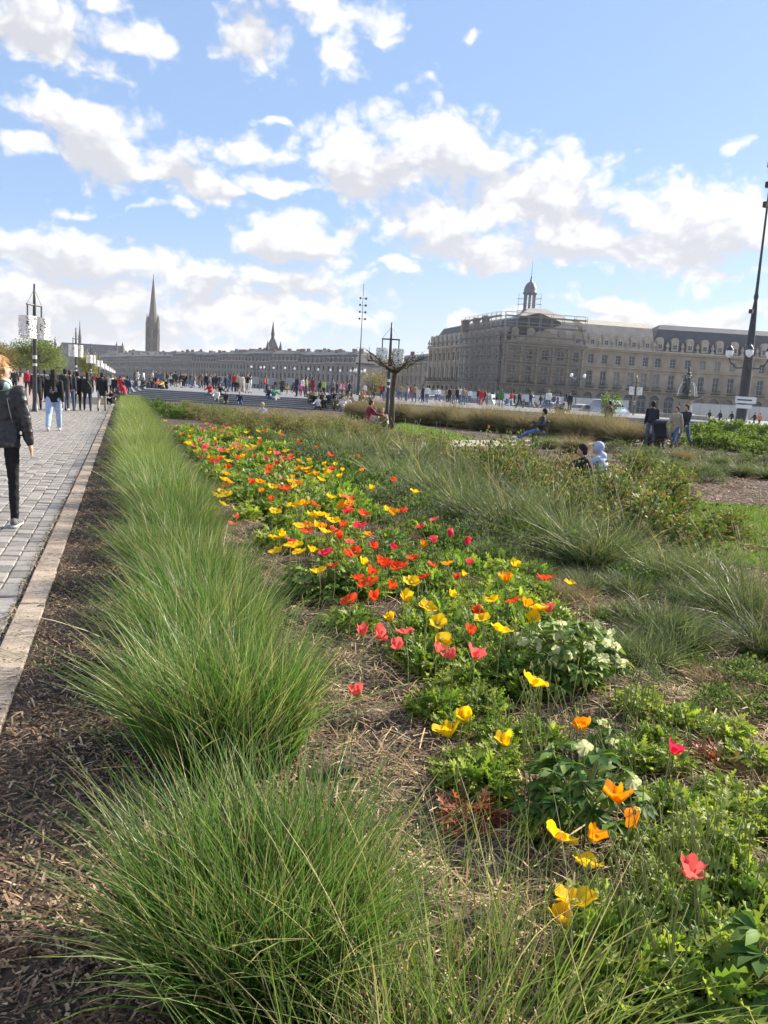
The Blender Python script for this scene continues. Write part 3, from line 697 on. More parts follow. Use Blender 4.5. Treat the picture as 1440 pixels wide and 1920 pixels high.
# lantern with columns and dome
LP = at(990, 600, 205); ltn = empty('lantern_turret', (LP.x, LP.y, 21.6), 0, 1.12); ltn.scale = (.92, .92, 1.15); tag(ltn, 'small domed lantern with open columns on the pavilion roof', 'turret')
mb = MB(); mb.lathe([(3.0, -.6), (2.4, .8), (2.0, 1.6), (2.0, 2.2)], 16); mb.build('drum', M_SLATE, ltn)
for k in range(8):
    a = 2*math.pi*k/8+.2; mb = MB(); mb.lathe([(.26, 0), (.2, .15), (.2, 3.4), (.28, 3.6)], 8, (1.45*math.cos(a), 1.45*math.sin(a), 2.2)); mb.build('column', M_STONE2, ltn)
mb = MB(); mb.lathe([(1.9, 5.8), (2.05, 6.0), (1.85, 6.25), (1.75, 6.9), (1.5, 7.6), (1.0, 8.2), (.35, 8.55), (.28, 9.1), (.12, 9.3)], 18); mb.build('dome', M_ZINC, ltn, smooth=True)
mb = MB(); mb.lathe([(.1, 9.2), (.22, 9.5), (.07, 9.8), (.04, 11.8), (.01, 13.2)], 8); mb.build('finial', M_DARK, ltn)
mb = MB()
for k in range(4):
    a = math.pi/4+k*math.pi/2; mb.tube([(2.9*math.cos(a), 2.9*math.sin(a), .3), (2.9*math.cos(a), 2.9*math.sin(a), 7.0)], .05, 5)
for z in (2.6, 4.2, 5.6):
    for k in range(4):
        a, b = math.pi/4+k*math.pi/2, math.pi/4+(k+1)*math.pi/2; e = 1.35
        p, q = Vector((2.9*math.cos(a), 2.9*math.sin(a), z)), Vector((2.9*math.cos(b), 2.9*math.sin(b), z)); mb.tube([p+(p-q)*.12, q+(q-p)*.12], .05, 5)
o = mb.build('scaffolding', mat('scaffold_steel', (.24, .245, .25), .5, .3), None, loc=(LP.x, LP.y, 21.6)); tag(o, 'light tube scaffolding around the domed lantern', 'scaffolding')
# river front running away along the quay; local x runs towards the corner so that -y faces the river
palace_wing('palace_river_front', 'long river front of the palace under a dark mansard roof', C0+DQ*50, C0+DQ*.02, 15, 16, M_SLATE, (4.5, 0), pil=True, urns=True, dormers=True)
palace_wing('palace_side_wing', 'palace wing with pale sheeting over its roof beside the pavilion', C1+DS*.01, C2, 5, 15, M_TARP, (0, 0), pil=False, urns=True)
D3 = Vector((math.sin(R_(112)), math.cos(R_(112)))); C3 = C2-DS*.2+Vector((0, .35)); D3b = Vector((math.sin(R_(106)), math.cos(R_(106))))
palace_wing('palace_rear_front', 'rear front of the square under a dark slate roof with stone urns', C3, C3+D3b*48, 13, 15, M_SLATE, (2.0, 0), pil=False, urns=True)
# chimneys on the pavilion and the river front: each a thing of its own block on the roofs
for (x, y, dpt, w, h) in [(873, 607, 205, 1.7, 1.4), (893, 603, 205, 1.5, 1.2), (911, 599, 205, 1.6, 1.2), (1038, 598, 208, 2.0, 2.0)]:
    p = at(x, y, dpt); mb = MB(); mb.box((0, 0, -h/2), (w, 1.2, h+1.6)); mb.box((0, 0, h*.32), (w+.3, 1.5, .3))
    for k in (-1, 0, 1): mb.lathe([(.2, 0), (.16, .55)], 8, (k*w*.28, 0, h*.32+.1))
    o = mb.build('chimney_stack', M_CHIM, None, loc=p); tag(o, 'stone chimney stack with pots above the palace roofs', 'chimney', 'chimney stacks on the palace')
# scaffolding over the pavilion corner and part of the river front
def scaffold(label, p0, p1, zs, bay, out, net=True, z_top=21.5):
    p0, p1 = Vector(p0), Vector(p1); d = p1-p0; L = d.length; root = empty('scaffolding', (p0.x, p0.y, 0), math.atan2(d.y, d.x)); tag(root, label, 'scaffolding')
    n = max(2, int(L/bay)); st = MB(); bd = MB()
    for i in range(n+1):
        x = L*i/n
        for y in (-out, -out-1.1): st.tube([(x, y, -.03), (x, y, z_top)], .055, 5)
    for z in zs:
        for y in (-out, -out-1.1): st.tube([(0, y, z+1), (L, y, z+1)], .04, 5)
        bd.box((L/2, -out-.55, z), (L, .95, .07)); bd.box((L/2, -out-1.12, z+.14), (L, .04, .2))
    for i in range(0, n, 2): st.tube([(L*i/n, -out-1.13, zs[0]), (L*(i+1)/n, -out-1.13, zs[-1])], .035, 5)
    st.build('standard', MATS['scaffold_steel'], root); bd.build('deck_board', mat('scaffold_board', (.2, .18, .15), .85), root)
    if net:
        m, nt = _nt('scaffold_net'); N = nt.nodes.new; Lk = nt.links.new; out_ = N('ShaderNodeOutputMaterial'); mixn = N('ShaderNodeMixShader'); tr_ = N('ShaderNodeBsdfTransparent'); df = N('ShaderNodeBsdfDiffuse'); df.inputs[0].default_value = (.36, .35, .33, 1)
        mixn.inputs[0].default_value = .22; Lk(tr_.outputs[0], mixn.inputs[1]); Lk(df.outputs[0], mixn.inputs[2]); Lk(mixn.outputs[0], out_.inputs[0])
        for i in range(n):
            nb_ = MB(); nb_.quad((L*i/n+.05, -out-1.2, 2.6), (L*(i+1)/n-.05, -out-1.2, 2.6), (L*(i+1)/n-.05, -out-1.2, z_top-.4), (L*i/n+.05, -out-1.2, z_top-.4)); nb_.build('debris_net', m, root)
ZS = [3, 5.2, 7.4, 9.6, 11.8, 14, 16.2, 18.4, 20.6]
scaffold('tall tube scaffolding on the river side of the pavilion corner', C0+DQ*22, C0-DQ*1.5, ZS, 2.6, 1.4)
scaffold('tall tube scaffolding on the square side of the pavilion', C0-DS*1.2, C1-DS*1, ZS, 2.6, 1.4, net=False)
# site hoarding along the palace foot
M_HOARD = mat('hoarding_white', (.62, .58, .53), .7, var=.08, scale=.5, objvar=.06)
def hoarding(label, p0, p1, h=2.7, w=2.4):
    p0, p1 = Vector(p0), Vector(p1); d = p1-p0; n = int(d.length/w); root = empty('hoarding', (p0.x, p0.y, -.03), math.atan2(d.y, d.x)); tag(root, label, 'hoarding')
    mb = MB(); mb.box((0, 0, h/2), (w-.04, .05, h)); mb.box((-w/2+.05, -.05, h/2+.05), (.07, .05, h+.1)); mb.box((0, -.06, .12), (w-.1, .12, .24)); me = mb.mesh('panel'); me.materials.append(M_HOARD)
    for i in range(n): ob('panel', me, None, root, loc=((i+.5)*w, 0, 0))
NQ = Vector((-1, 0)); NS = Vector((DS.y, -DS.x))
hoarding('white site hoarding along the river side of the palace', C0+DQ*48+NQ*4.2, C0+NQ*4.2-DQ*4, 2.9)
hoarding('white site hoarding along the square side of the pavilion', C0+NQ*4.2-DQ*4.3, C2+NS*4.0-DS*5, 2.9)
hoarding('white site hoarding before the rear front of the square', C3+D3b*9+Vector((D3b.y, -D3b.x))*5, C3+D3b*46+Vector((D3b.y, -D3b.x))*5, 3.2)

# ---- crescent of quay houses
QUAY = [(664, 300), (560, 330), (460, 366), (360, 410), (285, 472), (205, 560), (105, 640), (20, 700)]
pts = [at(x, 735, d)[:2] for x, d in QUAY]; pts = [Vector(p) for p in pts]
segs = []
for a, b in zip(pts, pts[1:]):
    for k in range(2): segs.append((a+(b-a)*(k/2), a+(b-a)*((k+1)/2)))
M_WIND = mat('quay_window', (.035, .037, .042), .3, spec=.5)
QL = ['quay house at the near end of the crescent with a hipped slate roof', ]
for i, (a, b) in enumerate(segs):
    # seen from the river the facade runs left (far) to right (near)
    p0, p1 = b, a; d = p1-p0; L = d.length-.3; rr = random.Random(50+i); H_ = 11.4+rr.uniform(-.5, .6); bays = max(6, int(L/2.9)); rh = 3.1+rr.uniform(-.3, .5)
    root = empty('quay_house', (p0.x, p0.y, -.03), math.atan2(d.y, d.x))
    tag(root, QL[0] if i == 0 else f'grey limestone quay house, {ORD[i]} along the crescent from the light mast', 'building', None if i == 0 else 'quay houses of the far crescent')
    w = MB(); fl = [(0, 4.0, 1.5, 0, 3.2, .75), (4.0, 8.0, 1.15, .6, 2.5, 0), (8.0, H_, 1.1, .5, 1.9, 0)]; slots = facade_wall(w, L, bays, fl, .4)
    w.quad((0, 0, 0), (0, 13, 0), (0, 13, H_), (0, 0, H_)); w.quad((L, 13, 0), (L, 0, 0), (L, 0, H_), (L, 13, H_)); w.quad((L, 13, 0), (0, 13, 0), (0, 13, H_), (L, 13, H_)); w.build('wall', M_STONE2, root)
    gl = MB(); gl.quad((0, .3, 0), (L, .3, 0), (L, .3, H_), (0, .3, H_)); tag(gl.build('window', M_WIND, root), kind='stuff')
    c = MB(); c.box((L/2, -.2, H_+.2), (L+.3, .8, .4)); c.box((L/2, -.05, 4.0), (L, .3, .25)); c.build('cornice', M_TRIM, root)
    for k in range(0, bays+1, 3): m2 = MB(); m2.box((min(max(.2, k*L/bays), L-.2), -.08, H_/2+2), (.35, .18, H_-4.2)); m2.build('pilaster', M_TRIM, root)
    r = MB(); mansard(r, L, 13, H_+.4, rh, 1.3, (1.0, 1.0) if i in (0, 3, 6) else (.1, .1), .2, 0, 1.5); r.build('roof', M_SLATE2 if i % 3 else M_ZINC if i == 7 else M_SLATE2, root)
    dm = MB()
    for k in range(bays): x = (k+.5)*L/bays; dm.box((x, .55, H_+1.45), (1.2, 1.5, 1.9))
    tag(dm.build('dormer', M_TRIM, root), kind='stuff')
    dw = MB()
    for k in range(bays): x = (k+.5)*L/bays; dw.box((x, -.215, H_+1.4), (.8, .02, 1.3))
    tag(dw.build('dormer_window', M_WIND, root), kind='stuff')
    for k in range(3):
        x = rr.uniform(.1, .9)*L; m2 = MB(); m2.box((x, rr.uniform(4, 8), H_+rh+1.5), (rr.uniform(1.2, 3), .9, 2.6)); m2.build('chimney', M_CHIM, root)
# houses behind, only their roofs rise over the crescent
for i in range(26):
    x = 60+i*24+rnd.uniform(-8, 8); d = 640+rnd.uniform(-60, 120) if x < 420 else 470+rnd.uniform(-30, 60); p = at(x, 735, d); hz = 735+(x-720)*.0577
    ztop = EYE+(hz-(659+rnd.uniform(-6, 5)+max(0, (x-300))*.010))*d/F_PX; W = rnd.uniform(14, 26); H_ = ztop-rnd.uniform(2.5, 4.5)
    root = empty('town_house', (p.x, p.y, -.03), -dirto(x)+rnd.uniform(-.3, .3)); tag(root, 'old town house whose slate roof shows above the quay crescent', 'building', 'town houses behind the crescent')
    w = MB(); w.slab(-W/2, W/2, -5, 5, 0, H_); w.build('wall', M_STONE2, root)
    r = MB(); r.add([(-W/2-.3, -5.3, H_), (W/2+.3, -5.3, H_), (W/2+.3, 5.3, H_), (-W/2-.3, 5.3, H_), (-W/2+1.5, 0, ztop), (W/2-1.5, 0, ztop)], [(0, 1, 5, 4), (1, 2, 5), (2, 3, 4, 5), (3, 0, 4)]); r.build('roof', M_SLATE2, root)
    for k in range(2): m2 = MB(); m2.box((rnd.uniform(-.4, .4)*W, rnd.uniform(-2, 2), ztop-.3), (rnd.uniform(1, 2.4), .9, 2.4)); m2.build('chimney', M_CHIM, root)
# buildings in the street gap between the crescent and the palace
def plain_house(name, label, p0, p1, H_, bays, roof_m, rh, stone, deep=14, ins=(0, 0)):
    p0, p1 = Vector(p0), Vector(p1); d = p1-p0; L = d.length; root = empty(name, (p0.x, p0.y, -.03), math.atan2(d.y, d.x)); tag(root, label, 'building')
    w = MB(); n = max(2, int(H_/3.6)); fl = [(H_*k/n, H_*(k+1)/n, 1.2, .7, H_/n-1.3, 0) for k in range(n)]; slots = facade_wall(w, L, bays, fl, .35)
    w.quad((0, 0, 0), (0, deep, 0), (0, deep, H_), (0, 0, H_)); w.quad((L, deep, 0), (L, 0, 0), (L, 0, H_), (L, deep, H_)); w.quad((L, deep, 0), (0, deep, 0), (0, deep, H_), (L, deep, H_)); w.build('wall', stone, root)
    wm = window_mesh(1.2, H_/n-1.3, 0)
    for cx, sb, j, i in slots: ob('window', wm, None, root, loc=(cx, .25, sb))
    r = MB(); mansard(r, L, deep, H_, rh, 2.0, ins, .3, 0, 1.4); r.build('roof', roof_m, root)
    c = MB(); c.box((L/2, -.15, H_-.2), (L+.3, .6, .36)); c.build('cornice', M_TRIM, root)
    for k in range(2): m2 = MB(); m2.box((L*(.25+.5*k), deep*.4, H_+rh+1.0), (2.2, 1, 3)); m2.build('chimney', M_CHIM, root)
V2 = lambda x, d: Vector(at(x, 735, d)[:2])
plain_house('street_house', 'pale stone house in the street gap beside the palace', V2(728, 330), V2(800, 285), 13.2, 9, M_SLATE2, 2.4, M_STONE)
plain_house('street_house', 'warm pinkish house closing the side street', V2(676, 370), V2(730, 365), 11.5, 5, mat('roof_tile', (.22, .14, .10), .9, var=.3, scale=1), 2.6, mat('pink_render', (.33, .235, .19), .9, var=.15, scale=.4))

# ---- gothic church tower with its tall spire
def spire_tower():
    d = 900; p = at(285, 712, d); root = empty('church_tower', (p.x, p.y, -.03), .3); tag(root, 'tall gothic bell tower with slender stone spire rising over the roofs', 'tower')
    S = mat('spire_stone', (.125, .112, .10), .9, var=.2, scale=.2)
    m = MB(); m.lathe([(7.0, 0), (6.8, 24), (6.6, 24), (6.3, 46), (6.0, 46), (5.8, 58), (5.4, 60)], 6); m.build('shaft', S, root)
    for k in range(6):
        a = math.pi*k/3+.0; c, s = math.cos(a), math.sin(a); m = MB(); m.box((6.8*c, 6.8*s, 25), (1.9, 1.9, 50), a); m.lathe([(1.5, 50), (1.4, 62), (.9, 66), (.05, 73)], 6, (6.6*c, 6.6*s, 0)); m.build('buttress', S, root)
        a += math.pi/6; c, s = math.cos(a), math.sin(a)
        for z, h in ((28, 14), (46.5, 9)): m = MB(); m.box((5.9*c, 5.9*s, z+h/2), (.5, 2.2, h), a); m.build('belfry_opening', M_WIND, root)
        m = MB(); m.add([(6.9*c-2.4*-s, 6.9*s-2.4*c, 57), (6.9*c+2.4*-s, 6.9*s+2.4*c, 57), (6.4*c, 6.4*s, 66)], [(0, 1, 2)]); m.build('gablet', S, root)
    m = MB(); m.lathe([(5.6, 59), (3.9, 76), (2.3, 93), (.9, 107), (.25, 113), (.5, 113.6), (.05, 116)], 8); m.build('spire', S, root)
spire_tower()
def dark_roof_church():
    d = 800; p0, p1 = V2(104, d), V2(226, d); dd = p1-p0; L = dd.length; root = empty('church', (p0.x, p0.y, -.03), math.atan2(dd.y, dd.x)); tag(root, 'long church with dark slate roof and thin ridge spire behind the trees', 'church')
    S = MATS['spire_stone']; w = MB(); w.slab(0, L, 0, 22, 0, 22); w.build('wall', S, root)
    r = MB(); r.add([(0, -.5, 22), (L, -.5, 22), (L, 22.5, 22), (0, 22.5, 22), (2.5, 11, 32.5), (L-1, 11, 32.5)], [(0, 1, 5, 4), (1, 2, 5), (2, 3, 4, 5), (3, 0, 4)]); r.build('roof', M_SLATE, root)
    for k in range(9): x = L*(k+.5)/9; m = MB(); m.box((x, -1.4, 12), (1.6, 3, 24)); m.lathe([(.8, 24), (.6, 26), (.05, 29)], 6, (x, -2, 0)); m.build('buttress', S, root)
    for k in range(8): x = L*(k+1)/9; m = MB(); m.box((x, -.06, 14), (2.6, .12, 10)); m.build('church_window', M_WIND, root)
    for x in (-1, L+1, L-5): m = MB(); m.lathe([(1.3, 0), (1.2, 29), (1.5, 30), (.1, 36)], 8, (x, 2, 0)); m.build('pinnacle', S, root)
    m = MB(); m.lathe([(1.7, 30), (1.6, 37), (1.9, 38), (1.1, 42), (.4, 50), (.05, 56)], 8, (L*.31, 11, 0)); m.build('ridge_spire', M_SLATE, root)
    w = MB(); w.slab(L+3, L+14, 0, 14, 0, 25); w.box((L+13, 2, 26.5), (1.4, 1.4, 4)); w.box((L+4.5, 2, 26), (1.4, 1.4, 3)); w.build('side_tower', S, root)
dark_roof_church()
def gate_tower():
    d = 420; p = at(508, 728, d); root = empty('gate_tower', (p.x, p.y, -.03), .2); root.scale = (.68, .68, 1.03); tag(root, 'old gate tower with steep pointed slate roof above the crescent', 'tower')
    w = MB(); w.slab(-5, 5, -4, 4, 0, 18.5); w.build('wall', M_STONE2, root)
    r = MB(); r.add([(-4.6, -4.2, 18.5), (4.6, -4.2, 18.5), (4.6, 4.2, 18.5), (-4.6, 4.2, 18.5), (-1.2, -1, 25), (1.2, -1, 25), (1.2, 1, 25), (-1.2, 1, 25)], [(0, 1, 5, 4), (1, 2, 6, 5), (2, 3, 7, 6), (3, 0, 4, 7), (4, 5, 6, 7)]); r.build('roof', M_SLATE, root)
    l = MB(); l.lathe([(1.3, 25), (1.3, 26.6), (1.6, 26.8), (.9, 30), (.05, 34)], 8); l.build('roof_turret', M_SLATE, root)
    for s in (-1, 1): l = MB(); l.lathe([(1.4, 0), (1.4, 19), (1.7, 19.3), (.05, 24)], 8, (s*5.2, -3.5, 0)); l.build('corner_turret', M_SLATE2, root)
gate_tower()

# ================================================================ STREET FURNITURE
M_POST = mat('post_paint', (.035, .037, .042), .45, spec=.5, var=.3, scale=6)
M_LANT = mat('lantern_white', (.74, .74, .72), .5, var=.06, scale=3)
M_STICK = mat('sticker_paper', (.6, .6, .58), .7, var=.3, scale=20)
def lantern_mesh(seed):
    """white sheet-metal drum pierced with irregular holes: strips between holes are left standing"""
    r = random.Random(seed); mb = MB(); nu, nv = 36, 20; w, h = .27, .84
    def p(u, v, o=0.0):
        a = 2*math.pi*u/nu; c, s = math.cos(a), math.sin(a); k = (abs(c)**4+abs(s)**4)**-.25   # rounded square
        return ((w-o)*k*c, (w-o)*k*s, -h+h*v/nv)
    solid = [[r.random() > .36 or v in (0, nv-1) or u % 9 == 0 for v in range(nv)] for u in range(nu)]
    for u in range(nu):
        for v in range(nv):
            if solid[u][v]:
                mb.quad(p(u, v), p(u+1, v), p(u+1, v+1), p(u, v+1)); mb.quad(p(u, v+1, .012), p(u+1, v+1, .012), p(u+1, v, .012), p(u, v, .012))
    me = mb.mesh('lantern'); me.materials.append(M_LANT); return me
LM = [lantern_mesh(i) for i in (1, 2)]
def lamp_post(loc, rz, label, group, sticker=True):
    root = empty('lamp_post', loc, rz); tag(root, label, 'lamp post', group)
    m = MB(); m.lathe([(.17, -.03), (.17, .03), (.12, .06), (.085, .5), (.075, 3.4), (.05, 4.3), (.035, 4.9)], 12); m.build('pole', M_POST, root, smooth=True)
    m = MB(); m.tube([(-.44, 0, 4.1), (.44, 0, 4.1)], .035, 8)
    for s in (-1, 1): m.tube([(s*.40, 0, 4.1), (s*.40, 0, 3.62)], .028, 8); m.tube([(s*.42, 0, 4.12), (0, 0, 4.7)], .008, 5)
    m.build('cross_arm', M_POST, root)
    for s in (-1, 1):
        l = ob('lantern', LM[(s+1)//2], None, root, loc=(s*.40, 0, 3.66), rot=(0, 0, .12*s))
        m = MB(); m.lathe([(.2, 0), (.2, .02)], 10, (0, 0, -.02)); m.lathe([(.06, -.6), (.06, -.05)], 8); m.build('lamp_core', M_POST, l)
    if sticker:
        for z, h in ((1.45, .16), (1.78, .1), (2.05, .14)):
            m = MB(); m.lathe([(.0815, z), (.0805, z+h)], 12); m.build('sticker', M_STICK, root)
    return root
lamp_post(px(66, 772), 1.0, 'lantern post with paper stickers standing beside the walkers', 'lantern posts along the promenade')
for k in range(1, 11):
    lamp_post((-3.31-.02*k, 34.5+29*k, 0), 1.0+.1*(k % 3), f'{ORD[k-1]} lantern post beyond the stickered one along the promenade', 'lantern posts along the promenade', k < 3)
lamp_post(px(724, 795), -R_(18), 'twin lantern post just behind the pollarded plane tree', 'lantern posts in the garden', True)
lamp_post(at(1188, 768, 90)[:2]+(-.03,) if False else (*at(1188, 768, 86)[:2], -.03), -R_(25), 'twin lantern post before the rear front of the square', 'lantern posts in the garden')

M_GLOBE = mat('lamp_globe', (.85, .85, .83), .3)
def tall_mast(loc, label, rz=0.0):
    root = empty('light_mast', loc, rz); tag(root, label, 'light mast', 'tall light masts on the square')
    m = MB(); m.lathe([(.62, 0), (.62, .5), (.45, .6), (.40, 2.2), (.36, 5), (.27, 7.5), (.17, 9.6), (.12, 10.0), (.18, 10.3), (.12, 10.6), (.085, 14), (.06, 24)], 14); m.build('shaft', M_POST, root, smooth=True)
    for k in range(4):
        a = math.pi/2*k+.35; c, s = math.cos(a), math.sin(a)
        m = MB(); m.tube([(.3*c, .3*s, 5.0), (.75*c, .75*s, 4.95), (1.25*c, 1.25*s, 5.35), (1.4*c, 1.4*s, 5.75)], .05, 6); arm = m.build('bracket', M_POST, root)
        m = MB(); m.lathe([(.1, 5.72), (.26, 5.95), (.28, 6.2), (.2, 6.3)], 10, (1.4*c, 1.4*s, 0)); m.build('globe', M_GLOBE, arm, smooth=True)
        m = MB(); m.lathe([(.3, 6.3), (.2, 6.5), (.06, 6.65), (.02, 6.85)], 10, (1.4*c, 1.4*s, 0)); m.build('lamp_cap', M_POST, arm)
    for z in (16.8, 18.2, 19.6, 21):
        for s in (-1, 1):
            m = MB(); m.tube([(0, 0, z), (s*.55, 0, z+.1)], .035, 6); m.box((s*.62, -.1, z+.05), (.34, .3, .4), .2*s); m.build('floodlight', M_DARK, root)
    m = MB(); m.tube([(0, 0, 9.2), (-.6, 0, 9.25)], .03, 6); m.box((-.68, 0, 9.15), (.3, .25, .3)); m.build('floodlight', M_DARK, root)
    return root
mr_ = tall_mast((*at(1388, 800, 62)[:2], -.03), 'tall dark light mast with a blank white sign on its foot', .5)
m = MB(); m.box((0, -.5, 2.55), (1.55, .06, .5)); m.box((-.1, -.5, 2.05), (1.2, .06, .28)); sg = m.build('sign_board', mat('sign_white', (.75, .75, .74), .5), mr_, rot=(0, 0, -.9))
m = MB(); m.box((-.1, -.535, 2.55), (1.1, .006, .1)); m.build('sign_band', M_DARK, sg)
tall_mast((*at(671, 750, 140)[:2], -.03), 'slender light mast at the near end of the crescent').scale = (.82, .82, .82)
# small globe street lamps along the quay road
for (x, d) in [(478, 190), (502, 186), (541, 182), (585, 178), (626, 176), (664, 172), (1080, 120)]:
    p = at(x, 745, d); root = empty('street_lamp', (p.x, p.y, -.03)); tag(root, 'small double globe street lamp before the quay houses', 'street lamp', 'globe lamps along the quay road')
    m = MB(); m.lathe([(.2, 0), (.12, .8), (.07, 1), (.06, 5.2)], 8); m.tube([(-1.1, 0, 5.4), (0, 0, 5.0), (1.1, 0, 5.4)], .05, 6); m.build('pole', M_POST, root)
    for s in (-1, 1): m = MB(); m.lathe([(.12, 5.4), (.24, 5.55), (.22, 5.8), (.08, 5.95)], 8, (s*1.1, 0, 0)); m.build('globe', M_GLOBE, root)
# information boards standing beyond the stage
for (x, y, d) in [(421, 712, 110), (508, 715, 115), (544, 715, 115), (477, 713, 112)]:
    p = at(x, y, d); root = empty('notice_board', (p.x, p.y, 0), -dirto(x)); tag(root, 'small pale notice board on posts beyond the stage', 'notice board', 'notice boards beyond the stage')
    m = MB(); m.box((0, 0, p.z), (1.3, .08, 1.0)); m.build('board', mat('notice_grey', (.33, .33, .33), .8), root)
    for s in (-.7, .7): m = MB(); m.box((s, .07, p.z/2), (.09, .06, p.z)); m.build('post', M_POST, root)

# ---- fountain with basin and three figures
def fountain():
    p = at(1284, 770, 130); root = empty('fountain', (p.x, p.y, -.03), .2); tag(root, 'bronze and stone fountain with round basin and three draped figures', 'fountain')
    S = mat('fountain_stone', (.28, .265, .24), .85, var=.2, scale=1.2); B = mat('bronze', (.05, .06, .055), .4, .3, var=.3, scale=2)
    m = MB(); m.lathe([(4.6, 0), (4.6, .7), (4.3, .8), (4.1, .5)], 8); m.build('pool_rim', S, root)
    m = MB(); m.lathe([(1.7, .1), (1.7, .8), (1.1, 1.0), (.85, 2.6), (1.3, 3.0), (1.5, 3.2)], 14); m.build('pedestal', S, root)
    m = MB(); m.lathe([(.5, 3.15), (2.0, 3.3), (2.5, 3.55), (2.55, 3.7), (2.35, 3.68), (.6, 3.5)], 20); m.build('basin', B, root)
    m = MB(); m.lathe([(.75, 3.5), (.5, 4.2), (.6, 4.5), (.4, 4.7)], 10); m.build('base', B, root)
    for k in range(3):
        a = 2*math.pi*k/3; c, s = math.cos(a)*.38, math.sin(a)*.38; m = MB()
        m.lathe([(.36, 4.3), (.30, 5.0), (.22, 5.6), (.24, 5.9), (.2, 6.2), (.25, 6.5), (.1, 6.72), (.07, 6.8)], 9, (c, s, 0)); m.ball((c, s, 6.95), (.13, .14, .17))
        m.tube([(c*1.3, s*1.3, 6.45), (c*2.6-s*.4, s*2.6+c*.4, 6.7), (c*1.5, s*1.5, 7.25)], [.09, .07, .05], 6); m.build('figure', B, root, smooth=True)
    m = MB(); m.lathe([(.25, 7.1), (.4, 7.4), (.15, 7.6), (.25, 8.0), (.05, 8.4)], 8); m.build('urn', B, root)
    W = mat('water_jet', (.75, .78, .8), .15, spec=.6); W.node_tree.nodes['Principled BSDF'].inputs['Alpha'].default_value = .6
    for a in (-.55, -.15, 2.9):
        c, s = math.cos(a), math.sin(a); m = MB()
        m.tube([(.4*c, .4*s, 5.9), (1.0*c, 1.0*s, 5.9), (1.45*c, 1.45*s, 5.1), (1.7*c, 1.7*s, 3.7)], [.03, .05, .07, .09], 6); m.build('water_jet', W, root)
fountain()

# ---- parked cars beyond the stage
CARP = {}
def car_meshes(kind):
    if kind in CARP: return CARP[kind]
    van = kind == 'van'
    # side profile (y along the car, z up), half width
    if van: prof = [(-2.45, .35), (-2.5, .9), (-2.35, 1.95), (-2.0, 2.12), (1.1, 2.1), (1.75, 1.35), (2.4, 1.05), (2.5, .6), (2.45, .35)]; belt, hw, roof_z = 1.25, .95, 2.1
    else: prof = [(-2.1, .3), (-2.15, .7), (-2.0, .98), (-1.55, 1.38), (-.9, 1.48), (.2, 1.46), (.95, .98), (1.85, .82), (2.1, .6), (2.08, .3)]; belt, hw, roof_z = .92, .86, 1.46
    mb = MB(); n = len(prof); rings = []
    for side, k in ((-1, 1.0), (-1, .0), (1, .0), (1, 1.0)):
        pass
    vs = []; 
    for xs in (-1, -.55, .55, 1):
        for (y, z) in prof:
            t = max(0, (z-belt)/(roof_z-belt)); w = hw*(1-.22*t) if abs(xs) == 1 else hw*.6; zz = z+(.03 if abs(xs) < 1 else 0) if z > .35 else z
            vs.append((math.copysign(w, xs), y, zz))
    fs = []
    for r in range(3):
        for i in range(n-1): fs.append((r*n+i, r*n+i+1, (r+1)*n+i+1, (r+1)*n+i))
        fs.append((r*n+n-1, r*n, (r+1)*n, (r+1)*n+n-1))
    fs += [tuple(range(n)), tuple(reversed(range(3*n, 4*n)))]
    mb.add(vs, fs); bme = mb.mesh('body', True)
    wn_ = []
    def side_win(s, y0, y1, yt0, yt1, zb, zt):
        m = MB(); xb = hw*(1-.22*max(0, (zb-belt)/(roof_z-belt)))+.006; xt = hw*(1-.22*(zt-belt)/(roof_z-belt))+.006
        m.quad((s*xb, y0, zb), (s*xb, y1, zb), (s*xt, yt1, zt), (s*xt, yt0, zt)); return m.mesh('side_window')
    if van: sw = [(-.2, 1.55, -.2, 1.05, 1.35, 1.9)]; ws = ((1.1, 2.0), (1.7, 1.42)); rw = ((-2.375, 1.95), (-2.455, 1.3))
    else: sw = [(-1.5, -.35, -1.15, -.35, .98, 1.36), (-.28, .85, -.28, .3, .98, 1.36)]; ws = ((.27, 1.43), (.93, 1.02)); rw = ((-1.5, 1.40), (-1.97, 1.04))
    for s in (-1, 1):
        for q in sw: wn_.append(side_win(s, *q))
    for (ya, za), (yb, zb) in (ws, rw):
        m = MB(); sg_ = 1 if yb > ya else -1; m.quad((-hw*.72, ya+sg_*.03, za+.03), (hw*.72, ya+sg_*.03, za+.03), (hw*.82, yb+sg_*.03, zb+.03), (-hw*.82, yb+sg_*.03, zb+.03)); wn_.append(m.mesh('windscreen'))
    ty = MB(); ty.tube([(-.09, 0, 0), (.09, 0, 0)], .31, 16); tme = ty.mesh('tyre'); rm = MB(); rm.tube([(-.1, 0, 0), (.1, 0, 0)], .19, 10); rme = rm.mesh('rim')
    hl = MB(); hl.box((0, 0, 0), (.34, .06, .14)); hme = hl.mesh('headlight')
    CARP[kind] = (bme, wn_, tme, rme, hme, hw, van); return CARP[kind]
M_TYRE = mat('tyre', (.02, .02, .02), .9); M_RIM = mat('rim', (.4, .4, .42), .35, .8); M_CGLASS = mat('car_glass', (.03, .04, .05), .06, spec=.8); M_HL = mat('headlight_glass', (.8, .8, .8), .1); M_TL = mat('tail_light', (.4, .02, .02), .2)
